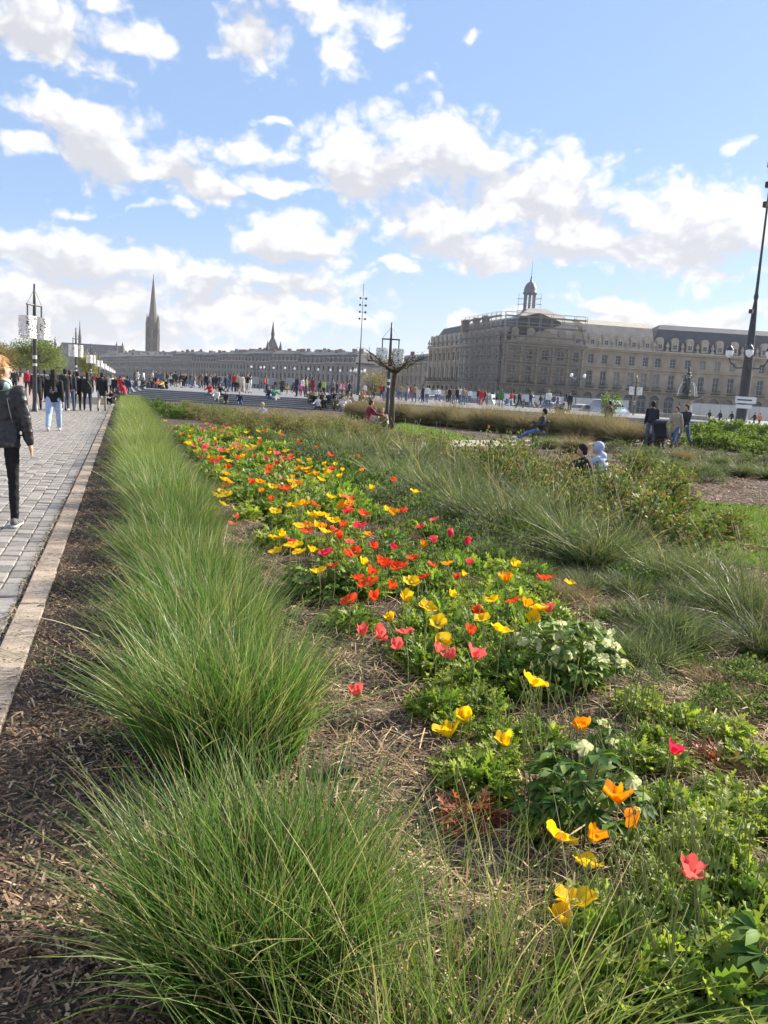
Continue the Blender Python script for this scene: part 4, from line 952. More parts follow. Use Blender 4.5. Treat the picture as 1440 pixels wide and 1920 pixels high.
def car(x, X, kind, colr, cname, label, rz=0.0):
    a = dirto(x, 760); Y = X/math.tan(a); bme, wns, tme, rme, hme, hw, van = car_meshes(kind)
    root = empty('van' if van else 'parked_car', (X, Y, -.03), rz); tag(root, label, 'van' if van else 'car', 'vehicles parked beyond the stage')
    b = ob('body', bme.copy(), mat('car_paint_'+cname, colr, .25, spec=.6), root)
    for w in wns: ob(w.name.split('.')[0], w, M_CGLASS, b)
    wb = 1.5 if van else 1.28
    for s in (-1, 1):
        for q in (-1, 1):
            t = ob('wheel', tme, M_TYRE, root, loc=(s*(hw-.08), q*wb, .31)); ob('rim', rme, M_RIM, t)
        ob('headlight', hme, M_HL, root, loc=(s*hw*.7, (2.42 if van else 2.04), .75)); h2 = hme.copy(); ob('tail_light', h2, M_TL, root, loc=(s*hw*.75, -2.44 if van else -2.1, .85))
    for o_ in root.children:
        if o_.name.startswith('tail_light'): o_.data.materials.clear(); o_.data.materials.append(M_TL)
    return root
for (x, X, kind, c, cn, lb) in [(806, 51, 'car', (.55, .57, .6), 'silver', 'silver parked car at the far end of the row'), (826, 53.5, 'car', (.05, .055, .07), 'black', 'black parked car behind the silver one'),
    (850, 51, 'car', (.45, .5, .56), 'blue_grey', 'blue grey parked car before the hoarding'), (880, 51.2, 'car', (.10, .12, .16), 'navy', 'navy parked car before the hoarding'), (923, 50.6, 'van', (.72, .73, .74), 'white', 'small white van before the river side hoarding'),
    (952, 52.2, 'car', (.16, .30, .30), 'teal', 'teal parked car beside the small white van'), (985, 51, 'car', (.12, .12, .13), 'charcoal', 'charcoal parked car between two groups of strollers'), (1035, 50.5, 'car', (.5, .52, .55), 'pale_grey', 'pale grey parked car behind the seated couple'),
    (1098, 49, 'car', (.78, .79, .8), 'bright_white', 'bright white car right of the stage end'), (1142, 50, 'van', (.62, .70, .78), 'light_blue', 'light blue van right of the bright white car')]:
    car(x, X, kind, c, cn, lb, (0 if len(lb) % 2 else math.pi)+rnd.uniform(-.04, .04)+(-1.1 if cn == 'bright_white' else 0))

# ---- bench and stroller
def bench(loc, rz):
    root = empty('park_bench', loc, rz); tag(root, 'dark low-backed bench with a man sitting at its end', 'bench')
    W = mat('bench_wood', (.10, .085, .07), .7, var=.3, scale=8)
    for k in range(4): m = MB(); m.box((0, -.18+k*.12, .43), (1.8, .10, .04)); m.build('seat_slat', W, root)
    for k in range(3): m = MB(); m.box((0, -.28-.03*k, .56+k*.12), (1.8, .03, .09)); m.build('back_slat', W, root)
    for s in (-.75, .75): m = MB(); m.box((s, 0, .2), (.06, .45, .42)); m.box((s, -.3, .6), (.06, .06, .5)); m.build('leg', M_POST, root)
BENCH_P = px(1008, 832); BENCH_R = R_(62)
bench(BENCH_P, BENCH_R)
def stroller(loc, rz):
    root = empty('stroller', loc, rz); tag(root, 'dark baby stroller pushed along the garden path', 'stroller')
    Fm = mat('stroller_frame', (.05, .05, .055), .4); Cm = mat('stroller_cloth', (.03, .032, .045), .9)
    for s in (-.25, .25):
        m = MB(); m.tube([(s, -.55, 1.02), (s, -.2, .62), (s, .45, .16)], .016, 6); m.tube([(s, -.35, .16), (s, .05, .5)], .016, 6); m.build('frame_tube', Fm, root)
        for y, r in ((-.35, .15), (.45, .12)):
            w = MB(); w.tube([(s-.025, y, r), (s+.025, y, r)], r, 14); wh = w.build('wheel', M_TYRE, root); w = MB(); w.tube([(s-.03, y, r), (s+.03, y, r)], r*.6, 10); w.build('rim', M_RIM, wh)
    m = MB(); m.tube([(-.25, -.55, 1.02), (.25, -.55, 1.02)], .02, 6); m.build('handle', Fm, root)
    m = MB(); m.add([(-.22, -.2, .45), (.22, -.2, .45), (.22, .28, .4), (-.22, .28, .4), (-.24, -.38, .95), (.24, -.38, .95), (.23, .36, .55), (-.23, .36, .55)], [(0, 3, 2, 1), (0, 1, 5, 4), (1, 2, 6, 5), (2, 3, 7, 6), (3, 0, 4, 7)]); m.build('seat', Cm, root)
    m = MB()
    for k in range(6):
        a0, a1 = math.pi*k/12, math.pi*(k+1)/12; f = lambda a, s: (s*.25, -.38+.42*(1-math.cos(a)), .93+.2*math.sin(a)); m.quad(f(a0, -1), f(a0, 1), f(a1, 1), f(a1, -1))
    m.build('hood', Cm, root)
stroller(px(1240, 842), R_(-60))

# ================================================================ PLANTS
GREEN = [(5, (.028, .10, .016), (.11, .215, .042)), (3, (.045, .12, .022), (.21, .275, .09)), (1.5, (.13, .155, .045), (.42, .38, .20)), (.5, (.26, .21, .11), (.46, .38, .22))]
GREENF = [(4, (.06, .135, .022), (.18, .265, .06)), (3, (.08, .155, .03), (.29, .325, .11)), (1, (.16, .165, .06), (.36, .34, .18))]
M_GRASS = leafmat('grass_blade', .42, .42, .4, (1.05, 1.1, .7))
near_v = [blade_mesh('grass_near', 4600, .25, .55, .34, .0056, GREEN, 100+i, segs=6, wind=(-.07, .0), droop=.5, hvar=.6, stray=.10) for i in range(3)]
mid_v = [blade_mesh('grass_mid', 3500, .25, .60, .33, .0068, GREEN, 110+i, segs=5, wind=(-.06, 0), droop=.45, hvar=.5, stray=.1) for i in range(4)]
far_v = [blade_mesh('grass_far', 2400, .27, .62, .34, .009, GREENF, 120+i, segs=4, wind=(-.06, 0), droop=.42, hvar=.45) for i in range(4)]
G1 = 'fine green tussock grasses in the row along the kerb'
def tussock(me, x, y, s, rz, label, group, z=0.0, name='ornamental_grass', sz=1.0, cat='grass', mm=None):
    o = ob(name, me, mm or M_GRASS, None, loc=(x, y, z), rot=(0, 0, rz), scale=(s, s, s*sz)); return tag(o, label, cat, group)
for i, (x, y, s, lb) in enumerate([(.36, 1.9, 1.02, 'fine green grass tussock at the near end of the kerbside row'), (.42, 3.2, 1.12, 'dense green grass tussock, second in the kerbside row'),
                     (.42, 4.2, 1.1, 'green grass tussock, third in the kerbside row')]):
    tussock(near_v[i], x, y, s, rnd.uniform(-.5, .5), lb, G1)
sp = blade_mesh('grass_sparse', 420, .30, .62, .5, .0045, [(4, (.07, .15, .025), (.26, .33, .09)), (1, (.28, .25, .12), (.5, .43, .26))], 140, segs=6, wind=(-.05, -.02), droop=.5, hvar=.5)
tussock(sp, .82, 1.52, .95, .4, 'sparse straw-tipped grass tussock over the straw mulch', G1); tussock(sp, .55, 1.30, .95, 2.4, 'thin grass tussock beside the sparse straw-tipped one', G1)
y = 5.25; k = 0
while y < 46:
    v = mid_v if y < 11 else far_v
    tussock(v[k % 4], .43+rnd.uniform(-.08, .08), y, rnd.uniform(.92, 1.12), rnd.uniform(-.6, .6), 'fine green grass tussock further along the kerbside row', G1); y += rnd.uniform(.85, 1.1); k += 1

# ---- poppies
PET = {'yellow': ((.92, .56, .008), (.95, .66, .015)), 'orange': ((.92, .28, .006), (.95, .42, .01)), 'red': ((.85, .055, .018), (.90, .12, .025)), 'coral': ((.85, .12, .11), (.90, .19, .17)), 'crimson': ((.80, .02, .085), (.86, .05, .12))}
PM = {k: petalmat('petal_'+k, *v) for k, v in PET.items()}
M_STEM = leafmat('poppy_stem', .1, .6, .2, objvar=.1); M_CENT = mat('poppy_centre', (.45, .42, .06), .8); M_BUD = mat('poppy_bud', (.24, .27, .09), .8, var=.2, scale=60)
def petal_mesh(R, cup, seed, wide=1.0):
    """one papery petal: wide fan from the centre, cupped, crinkled at the rim"""
    rng = random.Random(seed); nu, nv = 10, 6; V = []; Fs = []
    for j in range(nv+1):
        v = j/nv
        for i in range(nu+1):
            u = (i/nu-.5)*2; ang = u*wide*.78*(.75+.25*v); r = R*v*(1-.42*abs(u)**3*v)*(1+.03*math.sin(u*6+seed*1.7)*v)
            el = cup*(1-.35*v); rr = r*math.cos(el*v**.6); z = r*math.sin(el*(.5+.5*v))+R*.11*v*math.sin(u*6.5+seed)*v*v+rng.uniform(-.012, .012)*R*v
            V.append((rr*math.sin(ang), rr*math.cos(ang), z))
    for j in range(nv):
        for i in range(nu): a = j*(nu+1)+i; Fs.append((a, a+1, a+nu+2, a+nu+1))
    return V, Fs
PETALS = {}
for c in PET:
    for kind, cup in (('open', .9), ('cup', 1.75)):
        L_ = []
        for s in range(6):
            mb = MB(); mb.add(*petal_mesh(.066*(1, .92, 1.06, .97, 1.02, .9)[s], cup*(1, .9, .8, 1.0, .72, .85)[s], s*3+1, (1.6, 1.7, 1.5, 1.65, 1.7, 1.5)[s])); me = mb.mesh('petal', True); me.materials.append(PM[c]); L_.append(me)
        PETALS[c, kind] = L_
mb = MB(); mb.lathe([(.004, -.002), (.008, .004), (.009, .012), (.006, .016)], 8)
for k in range(10): a = k*.628; mb.tube([(.006*math.cos(a), .006*math.sin(a), .002), (.016*math.cos(a), .016*math.sin(a), .014)], .0014, 4)
CENT = mb.mesh('centre'); CENT.materials.append(M_CENT)
FLOWER = {}
def one_flower(c, kind, seed, stem=.34):
    """whole flower in one mesh for those too small to show their petals apart"""
    mb = MB(); rg = random.Random(seed)
    for k in range(4):
        V, Fs = petal_mesh(.056, (.8 if kind == 'open' else 1.5)+rg.uniform(-.2, .2), seed+k, 1.55); a = k*math.pi/2+rg.uniform(-.1, .1); cs, sn = math.cos(a), math.sin(a)
        mb.add([(x*cs-y*sn, x*sn+y*cs, z) for x, y, z in V], Fs, 0)
    mb.lathe([(.004, 0), (.009, .006), (.008, .014)], 6, (0, 0, 0), 1)
    mb.tube([(0, 0, 0), (.006, .004, -.12), (-.01, .012, -stem)], [.0022, .0022, .0026], 5, 2)
    me = mb.mesh('poppy', True); me.materials.append(PM[c]); me.materials.append(M_CENT); me.materials.append(M_BUD); return me
for c in PET:
    for kind in ('open', 'cup'): FLOWER[c, kind] = [one_flower(c, kind, 7*i+len(c)) for i in range(4)]
def stem_mesh(h, bow, seed):
    mb = MB(); pts = []; rg = random.Random(seed); a = rg.uniform(0, 6.28)
    for k in range(7): t = k/6; o_ = bow*math.sin(t*math.pi*.9); pts.append((o_*math.cos(a), o_*math.sin(a), -h*(1-t)))
    mb.tube(pts, [.0026]*6+[.0018], 6); me = mb.mesh('stem', True); me.materials.append(M_BUD); return me
# (x, y, colour, kind, height m, label) - flowers large enough to show their petals
NEARP = [
 (1058, 1748, 'yellow', 'cup', .16, 'low yellow poppy leaning over the straw'), (1078, 1712, 'yellow', 'open', .18, 'half hidden yellow poppy just behind the low yellow one'),
 (1100, 1635, 'yellow', 'open', .22, 'yellow poppy under the orange ruffled one beside the bud stems'), (1108, 1575, 'orange', 'cup', .26, 'ruffled orange poppy under the big leaf'), (1046, 1572, 'yellow', 'open', .22, 'deep yellow poppy tucked under the dark leaves'),
 (1160, 1512, 'orange', 'cup', .28, 'single orange poppy right of the leafy hellebore'), (1198, 1522, 'orange', 'cup', .27, 'withered drooping orange poppy beside the single orange one'),
 (1290, 1658, 'coral', 'cup', .36, 'coral red poppy among many bud stems'), (1258, 1424, 'crimson', 'cup', .34, 'crimson poppy cup above the reddish leaves'),
 (948, 1408, 'yellow', 'cup', .30, 'upright yellow poppy cup on a straight stem'), (842, 1390, 'yellow', 'cup', .30, 'yellow poppy tilting left beside a taller yellow pair'), (870, 1361, 'yellow', 'cup', .34, 'tall yellow poppy with hanging petals beside the tilting one'),
 (997, 1298, 'yellow', 'open', .40, 'large yellow poppy below the flowering hellebore'), (1092, 1378, 'orange', 'cup', .22, 'small orange poppy beside pale hellebore bells'),
 (672, 1302, 'coral', 'cup', .22, 'lone coral poppy over the bare straw'), (680, 1197, 'coral', 'cup', .34, 'left one of a pair of coral poppies'), (711, 1197, 'coral', 'cup', .34, 'right one of a pair of coral poppies'),
 (742, 1218, 'coral', 'cup', .30, 'small coral poppy below the coral pair'), (850, 1241, 'coral', 'cup', .38, 'broad coral poppy with fluted petals'), (890, 1240, 'coral', 'cup', .38, 'narrow coral poppy beside the broad fluted one'),
 (881, 1193, 'red', 'cup', .36, 'orange red poppy between coral and yellow ones'), (938, 1187, 'yellow', 'open', .38, 'yellow poppy seen from behind beside the orange red one'), (820, 1176, 'yellow', 'open', .38, 'flat yellow poppy above a second yellow one'), (824, 1200, 'yellow', 'cup', .36, 'drooping yellow poppy under the flat one'),
 (800, 1143, 'yellow', 'open', .38, 'folded yellow poppy in the middle of the bed'), (763, 1131, 'yellow', 'cup', .38, 'golden yellow poppy left of the folded one'), (656, 1131, 'red', 'open', .28, 'wide open red poppy with pale centre'), (703, 1130, 'red', 'cup', .32, 'red poppy with a yellow streak beside the wide open one'),
 (690, 1102, 'red', 'open', .34, 'bright red poppy above the wide open one'), (672, 1090, 'red', 'cup', .33, 'small red poppy left of the bright red one'), (903, 1140, 'red', 'cup', .34, 'drooping orange red poppy behind the yellow ones'), (950, 1100, 'orange', 'cup', .40, 'orange and red poppy before the bare twigs'), (966, 1070, 'yellow', 'cup', .42, 'yellow poppy standing tallest before the bare twigs'),
 (1022, 1095, 'red', 'open', .36, 'flat red poppy at the right edge of the bed'), (1068, 1097, 'yellow', 'open', .34, 'small flat yellow poppy at the right edge of the bed'), (1012, 1152, 'yellow', 'open', .34, 'yellow poppy behind the flowering hellebore'), (1000, 1166, 'yellow', 'open', .30, 'yellow poppy just above the hellebore leaves'), (1030, 1158, 'coral', 'cup', .32, 'pinkish poppy behind the flowering hellebore'),
 (858, 1090, 'red', 'cup', .32, 'red poppy with a small yellow neighbour'), (868, 1085, 'yellow', 'cup', .33, 'small yellow poppy touching a red one'), (811, 1063, 'red', 'open', .30, 'lone small red poppy amid the leaves'), (750, 1068, 'red', 'open', .36, 'right flower of a row of three vermilion poppies'), (728, 1065, 'red', 'open', .36, 'middle flower of a row of three vermilion poppies'), (713, 1063, 'red', 'cup', .36, 'left flower of a row of three vermilion poppies'),
 (848, 997, 'crimson', 'open', .42, 'wide crimson poppy between two nodding ones'), (820, 1003, 'crimson', 'cup', .40, 'nodding crimson poppy left of the wide one'), (876, 1008, 'crimson', 'cup', .40, 'nodding crimson poppy right of the wide one'),
 (515, 1013, 'yellow', 'open', .34, 'large ragged yellow poppy at the grass edge of the bed'), (526, 1010, 'yellow', 'cup', .35, 'second yellow head touching the large ragged one'), (515, 1042, 'yellow', 'open', .30, 'pale yellow poppy seen from below'), (545, 1032, 'yellow', 'open', .32, 'yellow poppy in a tight yellow cluster'), (562, 1044, 'yellow', 'open', .32, 'broad yellow poppy low in the tight cluster'), (584, 1043, 'yellow', 'cup', .32, 'yellow poppy at the right of the tight cluster'), (546, 1022, 'crimson', 'open', .34, 'crimson poppy above the tight yellow cluster'),
 (610, 1048, 'crimson', 'open', .32, 'crimson poppy right of the tight yellow cluster'), (625, 1067, 'red', 'open', .30, 'small red poppy above broad green leaves'), (596, 1079, 'yellow', 'open', .30, 'flat yellow poppy above broad green leaves'), (648, 1043, 'red', 'open', .34, 'orange red poppy beside a ragged red one'), (667, 1040, 'red', 'open', .34, 'ragged red poppy beside the orange red one'),
 (437, 985, 'coral', 'open', .26, 'coral poppy hanging at the grass edge'), (444, 975, 'coral', 'cup', .29, 'coral poppy just above the hanging one'), (515, 962, 'yellow', 'open', .34, 'ragged yellow poppy at the left of the dense flowers'), (508, 941, 'red', 'cup', .34, 'red poppy above the ragged yellow one'), (418, 946, 'yellow', 'open', .26, 'flat yellow poppy at the grass edge'), (400, 955, 'yellow', 'open', .22, 'low golden poppy at the grass edge'),
]
def poppy(x, y, c, kind, h, label, i):
    p = px(x, y, h); g_ = Vector((p.x, p.y, lump(p.x, p.y)+.01)); rg = random.Random(900+i)
    root = empty('poppy', g_); tag(root, label, 'poppy', 'poppies of the near flower bed')
    ob('stem', stem_mesh(h, rg.uniform(.005, .03), i), None, root, loc=(0, 0, h))
    tilt = rg.uniform(.1, .55); ta = rg.uniform(0, 6.28); s = rg.uniform(.86, 1.12)*(1.05 if 'large' in label or 'wide' in label or 'broad' in label else 1)*(.8 if 'small' in label or 'nodding' in label else 1)
    if 'drooping' in label or 'nodding' in label: tilt = 1.9
    base_r = Matrix.Rotation(ta, 3, 'Z') @ Matrix.Rotation(tilt, 3, 'X')
    for k in range(4):
        q = (base_r @ Matrix.Rotation(k*math.pi/2+rg.uniform(-.12, .12), 3, 'Z') @ Matrix.Rotation(rg.uniform(-.16, .2), 3, 'X')).to_euler()
        ob('petal', PETALS[c, kind][(i*2+k*(1+i % 2)) % 6], None, root, loc=(0, 0, h-.003*(k % 2)), rot=q, scale=s*rg.uniform(.9, 1.1))
    ob('centre', CENT, None, root, loc=(0, 0, h), rot=base_r.to_euler())
for i, a in enumerate(NEARP): poppy(*a, i)
FARP = dict(
 yellow=[(725, 960), (738, 968), (552, 1028), (600, 968), (612, 972), (625, 981), (585, 970), (608, 1000), (545, 950), (560, 950), (415, 925), (427, 931), (420, 902), (545, 905), (552, 917), (580, 880), (610, 882), (616, 890), (638, 897), (490, 855), (505, 852), (537, 848), (475, 838), (463, 838), (402, 825), (310, 790), (350, 831), (356, 834), (370, 850), (406, 933), (440, 842), (420, 858), (560, 990), (592, 990), (640, 945), (470, 822), (432, 806), (620, 935), (360, 808)],
 orange=[(740, 962), (600, 990), (606, 994), (570, 948), (580, 946), (655, 945), (645, 952), (430, 906), (423, 891), (558, 908), (570, 885), (585, 890), (592, 893), (388, 795), (320, 799), (355, 822), (790, 1026), (575, 988), (640, 935), (455, 838), (430, 845), (445, 826), (395, 860), (548, 898), (487, 907), (560, 880)],
 red=[(757, 961), (680, 968), (628, 998), (575, 1000), (655, 958), (425, 913), (428, 880), (400, 866), (412, 863), (500, 886), (505, 878), (527, 868), (520, 871), (545, 857), (475, 860), (487, 830), (430, 816), (420, 800), (590, 948), (470, 908), (525, 917), (640, 990), (620, 1002), (445, 860), (460, 850), (380, 860), (692, 1078)],
 coral=[(655, 937), (508, 845), (455, 820), (445, 836), (395, 803), (401, 807), (312, 811), (365, 838), (386, 838), (386, 846), (815, 977), (530, 862), (470, 845), (435, 838), (450, 842), (412, 846), (375, 828), (340, 815), (658, 950)],
 crimson=[(530, 900), (536, 905), (622, 882), (545, 862), (500, 862), (405, 868), (650, 965), (382, 842), (488, 835), (675, 990)])
for k in range(40):
    Y = rnd.uniform(9, 23); X = rnd.uniform(1.5, 2.5+min(1.6, (Y-5)*.25)); v = Vector((X, Y, .33-EYE)); zc = v.dot(CF); c = rnd.choice(('yellow', 'yellow', 'orange', 'red', 'red', 'coral', 'crimson')); FARP[c].append((720+F_PX*v.dot(CR)/zc, 960-F_PX*v.dot(CU)/zc))
n_ = 0
for c, L_ in FARP.items():
    for (x, y) in L_:
        h = rnd.uniform(.26, .4); p = px(x, y, h); n_ += 1
        o = ob('poppy', FLOWER[c, rnd.choice(('open', 'open', 'cup'))][n_ % 4], None, None, loc=p, rot=(rnd.uniform(-.45, .45), rnd.uniform(-.45, .45), rnd.uniform(0, 6.28)), scale=rnd.uniform(1.05, 1.5))
        tag(o, f'{c} poppy in the crowded far part of the flower bed', 'poppy', f'{c} poppies of the far flower bed')

MIDP = dict(yellow=[(905, 1165), (735, 1165), (770, 1095), (680, 1060), (925, 1130), (845, 1120)], red=[(795, 1085), (730, 1105), (775, 1050), (700, 1030), (965, 1130), (640, 1012)], coral=[(760, 1190), (820, 1225), (655, 1020)], crimson=[(880, 1060), (790, 990), (735, 1030)], orange=[(840, 1060), (985, 1140), (690, 1005)])
for c, L_ in MIDP.items():
    for (x, y) in L_:
        n_ += 1; o = ob('poppy', FLOWER[c, ('open', 'cup')[n_ % 2]][n_ % 4], None, None, loc=px(x, y, .34), rot=(rnd.uniform(-.5, .5), rnd.uniform(-.5, .5), rnd.uniform(0, 6.28)), scale=rnd.uniform(.95, 1.2))
        tag(o, f'plain {c} poppy between the coral pair and the crowded drift', 'poppy', f'{c} poppies of the middle bed')

# ---- leafy poppy plants under the flowers
PLEAF = [(3, (.11, .205, .032), (.19, .29, .05)), (4, (.19, .275, .045), (.33, .39, .08)), (1, (.055, .125, .028), (.085, .17, .035))]
PYEL = [(3, (.22, .30, .045), (.36, .42, .08)), (1, (.1, .18, .035), (.2, .28, .05))]
PRED = [(2, (.30, .09, .055), (.42, .12, .08)), (1, (.2, .16, .05), (.3, .2, .08))]
LL = [lobed_leaf(5, .30, s, .35) for s in range(3)]
def rosette(name, n, R, h, L, pal, seed):
    rng = np.random.default_rng(seed); Vs, Fs, Cs = [], [], []; off = 0
    for t in range(3):
        m_ = n//3; th = rng.random(m_)*6.28; rr = R*rng.random(m_)**.6
        pos = np.stack([rr*np.cos(th)*.6, rr*np.sin(th)*.6, h*rng.random(m_)**1.2*(1-.5*rr/R)], 1)
        el = rng.normal(.55, .4, m_); d = np.stack([np.cos(th)*np.cos(el), np.sin(th)*np.cos(el), np.sin(el)], 1)
        V, Fa, C = place_leaves(pos, d, L*(.55+.8*rng.random(m_)), 1.0, rng, pal, *LL[t]); Vs.append(V); Fs.append(Fa+off); Cs.append(C); off += len(V)
    return mesh_np(name, np.concatenate(Vs), [np.concatenate(Fs)], np.concatenate(Cs))
M_LEAF = leafmat('leaf_soft', .46, .5, .3, (1.1, 1.15, .6)); M_LEAFG = leafmat('leaf_gloss', .34, .58, .22, (1.1, 1.15, .6))
ROS = [rosette('leaf_rosette', 230, .19, .12, .062, PLEAF, 200+i) for i in range(3)]; ROSY = [rosette('leaf_rosette', 200, .17, .12, .058, PYEL, 210+i) for i in range(2)]; ROSR = rosette('leaf_rosette', 90, .13, .05, .055, PRED, 220)
def leafy(me, x, y, s, label, group, at_px=True, sz=1.0):
    p = px(x, y) if at_px else Vector((x, y, 0)); o = ob('poppy_foliage', me, M_LEAF, None, loc=(p.x, p.y, lump(p.x, p.y)+.012), rot=(0, 0, rnd.uniform(0, 6.28)), scale=(s, s, s*sz)); return tag(o, label, 'foliage', group)
GL = 'leafy poppy plants of the bed'
for (x, y, k, s, lb) in [(850, 1310, 'y', 1.1, 'bright yellow green leaf rosette beside bare straw'), (900, 1345, 'g', 1.0, 'green leaf rosette under the bright yellow green one'), (900, 1490, 'g', 1.1, 'leaf rosette under the upright yellow poppy'), (880, 1548, 'r', 1.2, 'reddish leaf rosette lying over the straw'),
        (1345, 1440, 'r', 1.1, 'red tinted leaf tuft beside the crimson poppy'), (1360, 1400, 'y', .9, 'yellow green leaf tuft behind the red tinted one'), (800, 1265, 'g', 1.1, 'lobed leaf rosette left of the fluted coral poppies'), (940, 1400, 'g', .8, 'small leaf rosette beside the poppy stems')]:
    leafy({'y': ROSY[0], 'g': ROS[1], 'r': ROSR}[k], x, y, s, lb, None)
for (x, y, s) in [(1180, 1830, 1.5), (1300, 1790, 1.5), (1260, 1700, 1.3), (1380, 1690, 1.4), (1220, 1620, 1.2), (1330, 1600, 1.3), (1420, 1560, 1.2), (1160, 1900, 1.4), (1290, 1900, 1.5), (1400, 1840, 1.5), (1440, 1740, 1.3), (1250, 1540, 1.1), (1350, 1510, 1.0), (1120, 1720, 1.0), (1200, 1330, 1.0), (1290, 1370, .9), (1230, 1400, .9)]:
    leafy((ROS+ROSY)[rnd.randrange(5)], x, y, s*.8, 'lush lobed poppy foliage '+pzone(x, y), GL)
n_ = 0
for k in range(1400):
    Y = 3.6*math.exp(rnd.random()*2.05); x0 = 1.32+max(0, 6-Y)*.10; x1 = 2.4+min(1.9, (Y-3.5)*.42); X = rnd.uniform(x0, x1)
    if Y > 26 or n_ > 225: continue
    if Y < 5 and (X < x0+.2 and rnd.random() < .5): continue
    n_ += 1; leafy(rnd.choice(ROS+ROS+ROSY), X, Y, rnd.uniform(.9, 1.4) if Y < 9 else rnd.uniform(1.2, 1.9), 'lobed green poppy plant filling the flower bed', GL, False, rnd.uniform(.9, 1.4))
for k in range(28):
    X, Y = rnd.uniform(1.25, 2.75), rnd.uniform(1.95, 3.7)
    if X < 1.45 and Y > 2.5 and rnd.random() < .6: continue
    leafy(rnd.choice(ROS+ROSY), X, Y, rnd.uniform(.75, 1.15), 'fresh lobed poppy plant between the hellebores and the straw', GL, False, rnd.uniform(.8, 1.2))
# tufts of bare stems with nodding buds
def bud_clump(seed, n, h, R):
    rg = random.Random(seed); a = MB(); b = MB()
    for k in range(n):
        th = rg.uniform(0, 6.28); r = R*rg.random(); x, y = r*math.cos(th), r*math.sin(th); H_ = h*rg.uniform(.55, 1.05); lx, ly = rg.gauss(-.02, .05), rg.gauss(0, .05); q = rg.uniform(0, 6.28)
        top = Vector((x+lx, y+ly, H_)); nod = Vector((math.cos(q)*.018, math.sin(q)*.018, -.004))
        a.tube([(x, y, 0), (x+lx*.3, y+ly*.3, H_*.5), top, top+nod*.6+Vector((0, 0, .008)), top+nod*1.2], [.0024, .0021, .0017, .0016, .0016], 5)
        t = top+nod*1.2; b.ball((t.x, t.y, t.z-.008), (.0058, .0058, .0105), 7, 5)
    return a.mesh('stem', True), b.mesh('bud', True)
for (x, y, s, n, h) in [(1235, 1790, 1, 26, .40), (1300, 1760, 2, 18, .40), (1180, 1750, 3, 12, .34), (1260, 1640, 4, 10, .36), (1195, 1370, 5, 20, .34), (1155, 1380, 6, 9, .3), (985, 1440, 7, 9, .34), (930, 1400, 8, 10, .32), (830, 1270, 9, 12, .34), (960, 1290, 10, 14, .38), (780, 1180, 11, 12, .34), (860, 1150, 12, 12, .36), (1050, 1180, 13, 14, .34), (700, 1120, 14, 10, .34), (760, 1100, 15, 12, .36), (1320, 1440, 16, 5, .36), (620, 1040, 17, 14, .36), (900, 1060, 18, 14, .36), (560, 1000, 19, 14, .36), (680, 1010, 20, 16, .36), (480, 930, 21, 14, .34), (600, 950, 22, 16, .34)]+[(*q_, 23+i, 12, .34) for i, q_ in enumerate([(1010, 1370), (1060, 1400), (880, 1240), (740, 1240), (1120, 1250), (820, 1090), (950, 1180), (640, 1080), (1270, 1480), (1390, 1640), (1340, 1720), (1200, 1850), (720, 1060), (540, 960), (440, 900), (1010, 1500), (1150, 1480), (900, 1300)])]:
    p = px(x, y); a, b = bud_clump(s, n, h, .10+.004*n); root = empty('poppy_buds', (p.x, p.y, lump(p.x, p.y)+.01)); tag(root, 'bare poppy stems with nodding green buds '+pzone(x, y), 'poppy', 'tufts of poppy buds')
    ob('stem', a, M_BUD, root); ob('bud', b, M_BUD, root)['kind'] = 'stuff'

# ---- hellebores: broad palmate leaves, pale bells
HL = np.array([[0, 0, 0], [-.13, .3, .03], [0, .32, -.02], [.13, .3, .03], [-.15, .62, .02], [0, .64, -.05], [.15, .62, .02], [0, 1, -.2]])
def hell_leaf(seed, pal):
    """one palmate leaf: five to seven leaflets on a stalk, stalk foot at the origin"""
    rng = np.random.default_rng(seed); n = 6; a = np.linspace(-1.25, 1.25, n)+rng.normal(0, .06, n)
    d = np.stack([np.sin(a), np.cos(a), np.full(n, .12)], 1); V, Fa, C = place_leaves(np.zeros((n, 3)), d, .13*(1-.28*np.abs(a)/1.25), 1.35, rng, pal, HL, LEAFF)
    return mesh_np('leaf', V, split_tris(Fa), C)
HP = [(3, (.095, .185, .035), (.17, .26, .05)), (1, (.05, .12, .03), (.09, .17, .04))]; HPL = [(2, (.16, .25, .06), (.26, .33, .09)), (1, (.1, .19, .04), (.17, .26, .06))]
HLV = [hell_leaf(300+i, HP) for i in range(3)]; HLL = [hell_leaf(310+i, HPL) for i in range(2)]
M_BELL = petalmat('hellebore_sepal', (.56, .60, .30), (.68, .70, .42))
def bell_mesh():
    mb = MB()
    for k in range(5):
        V, Fs = petal_mesh(.03, .7, k, .95); a = k*2*math.pi/5; cs, sn = math.cos(a), math.sin(a); mb.add([(x*cs-y*sn, x*sn+y*cs, z+.001*(k % 2)) for x, y, z in V], Fs)
    return mb.mesh('bell', True)
BELL = bell_mesh(); BELL.materials.append(M_BELL)
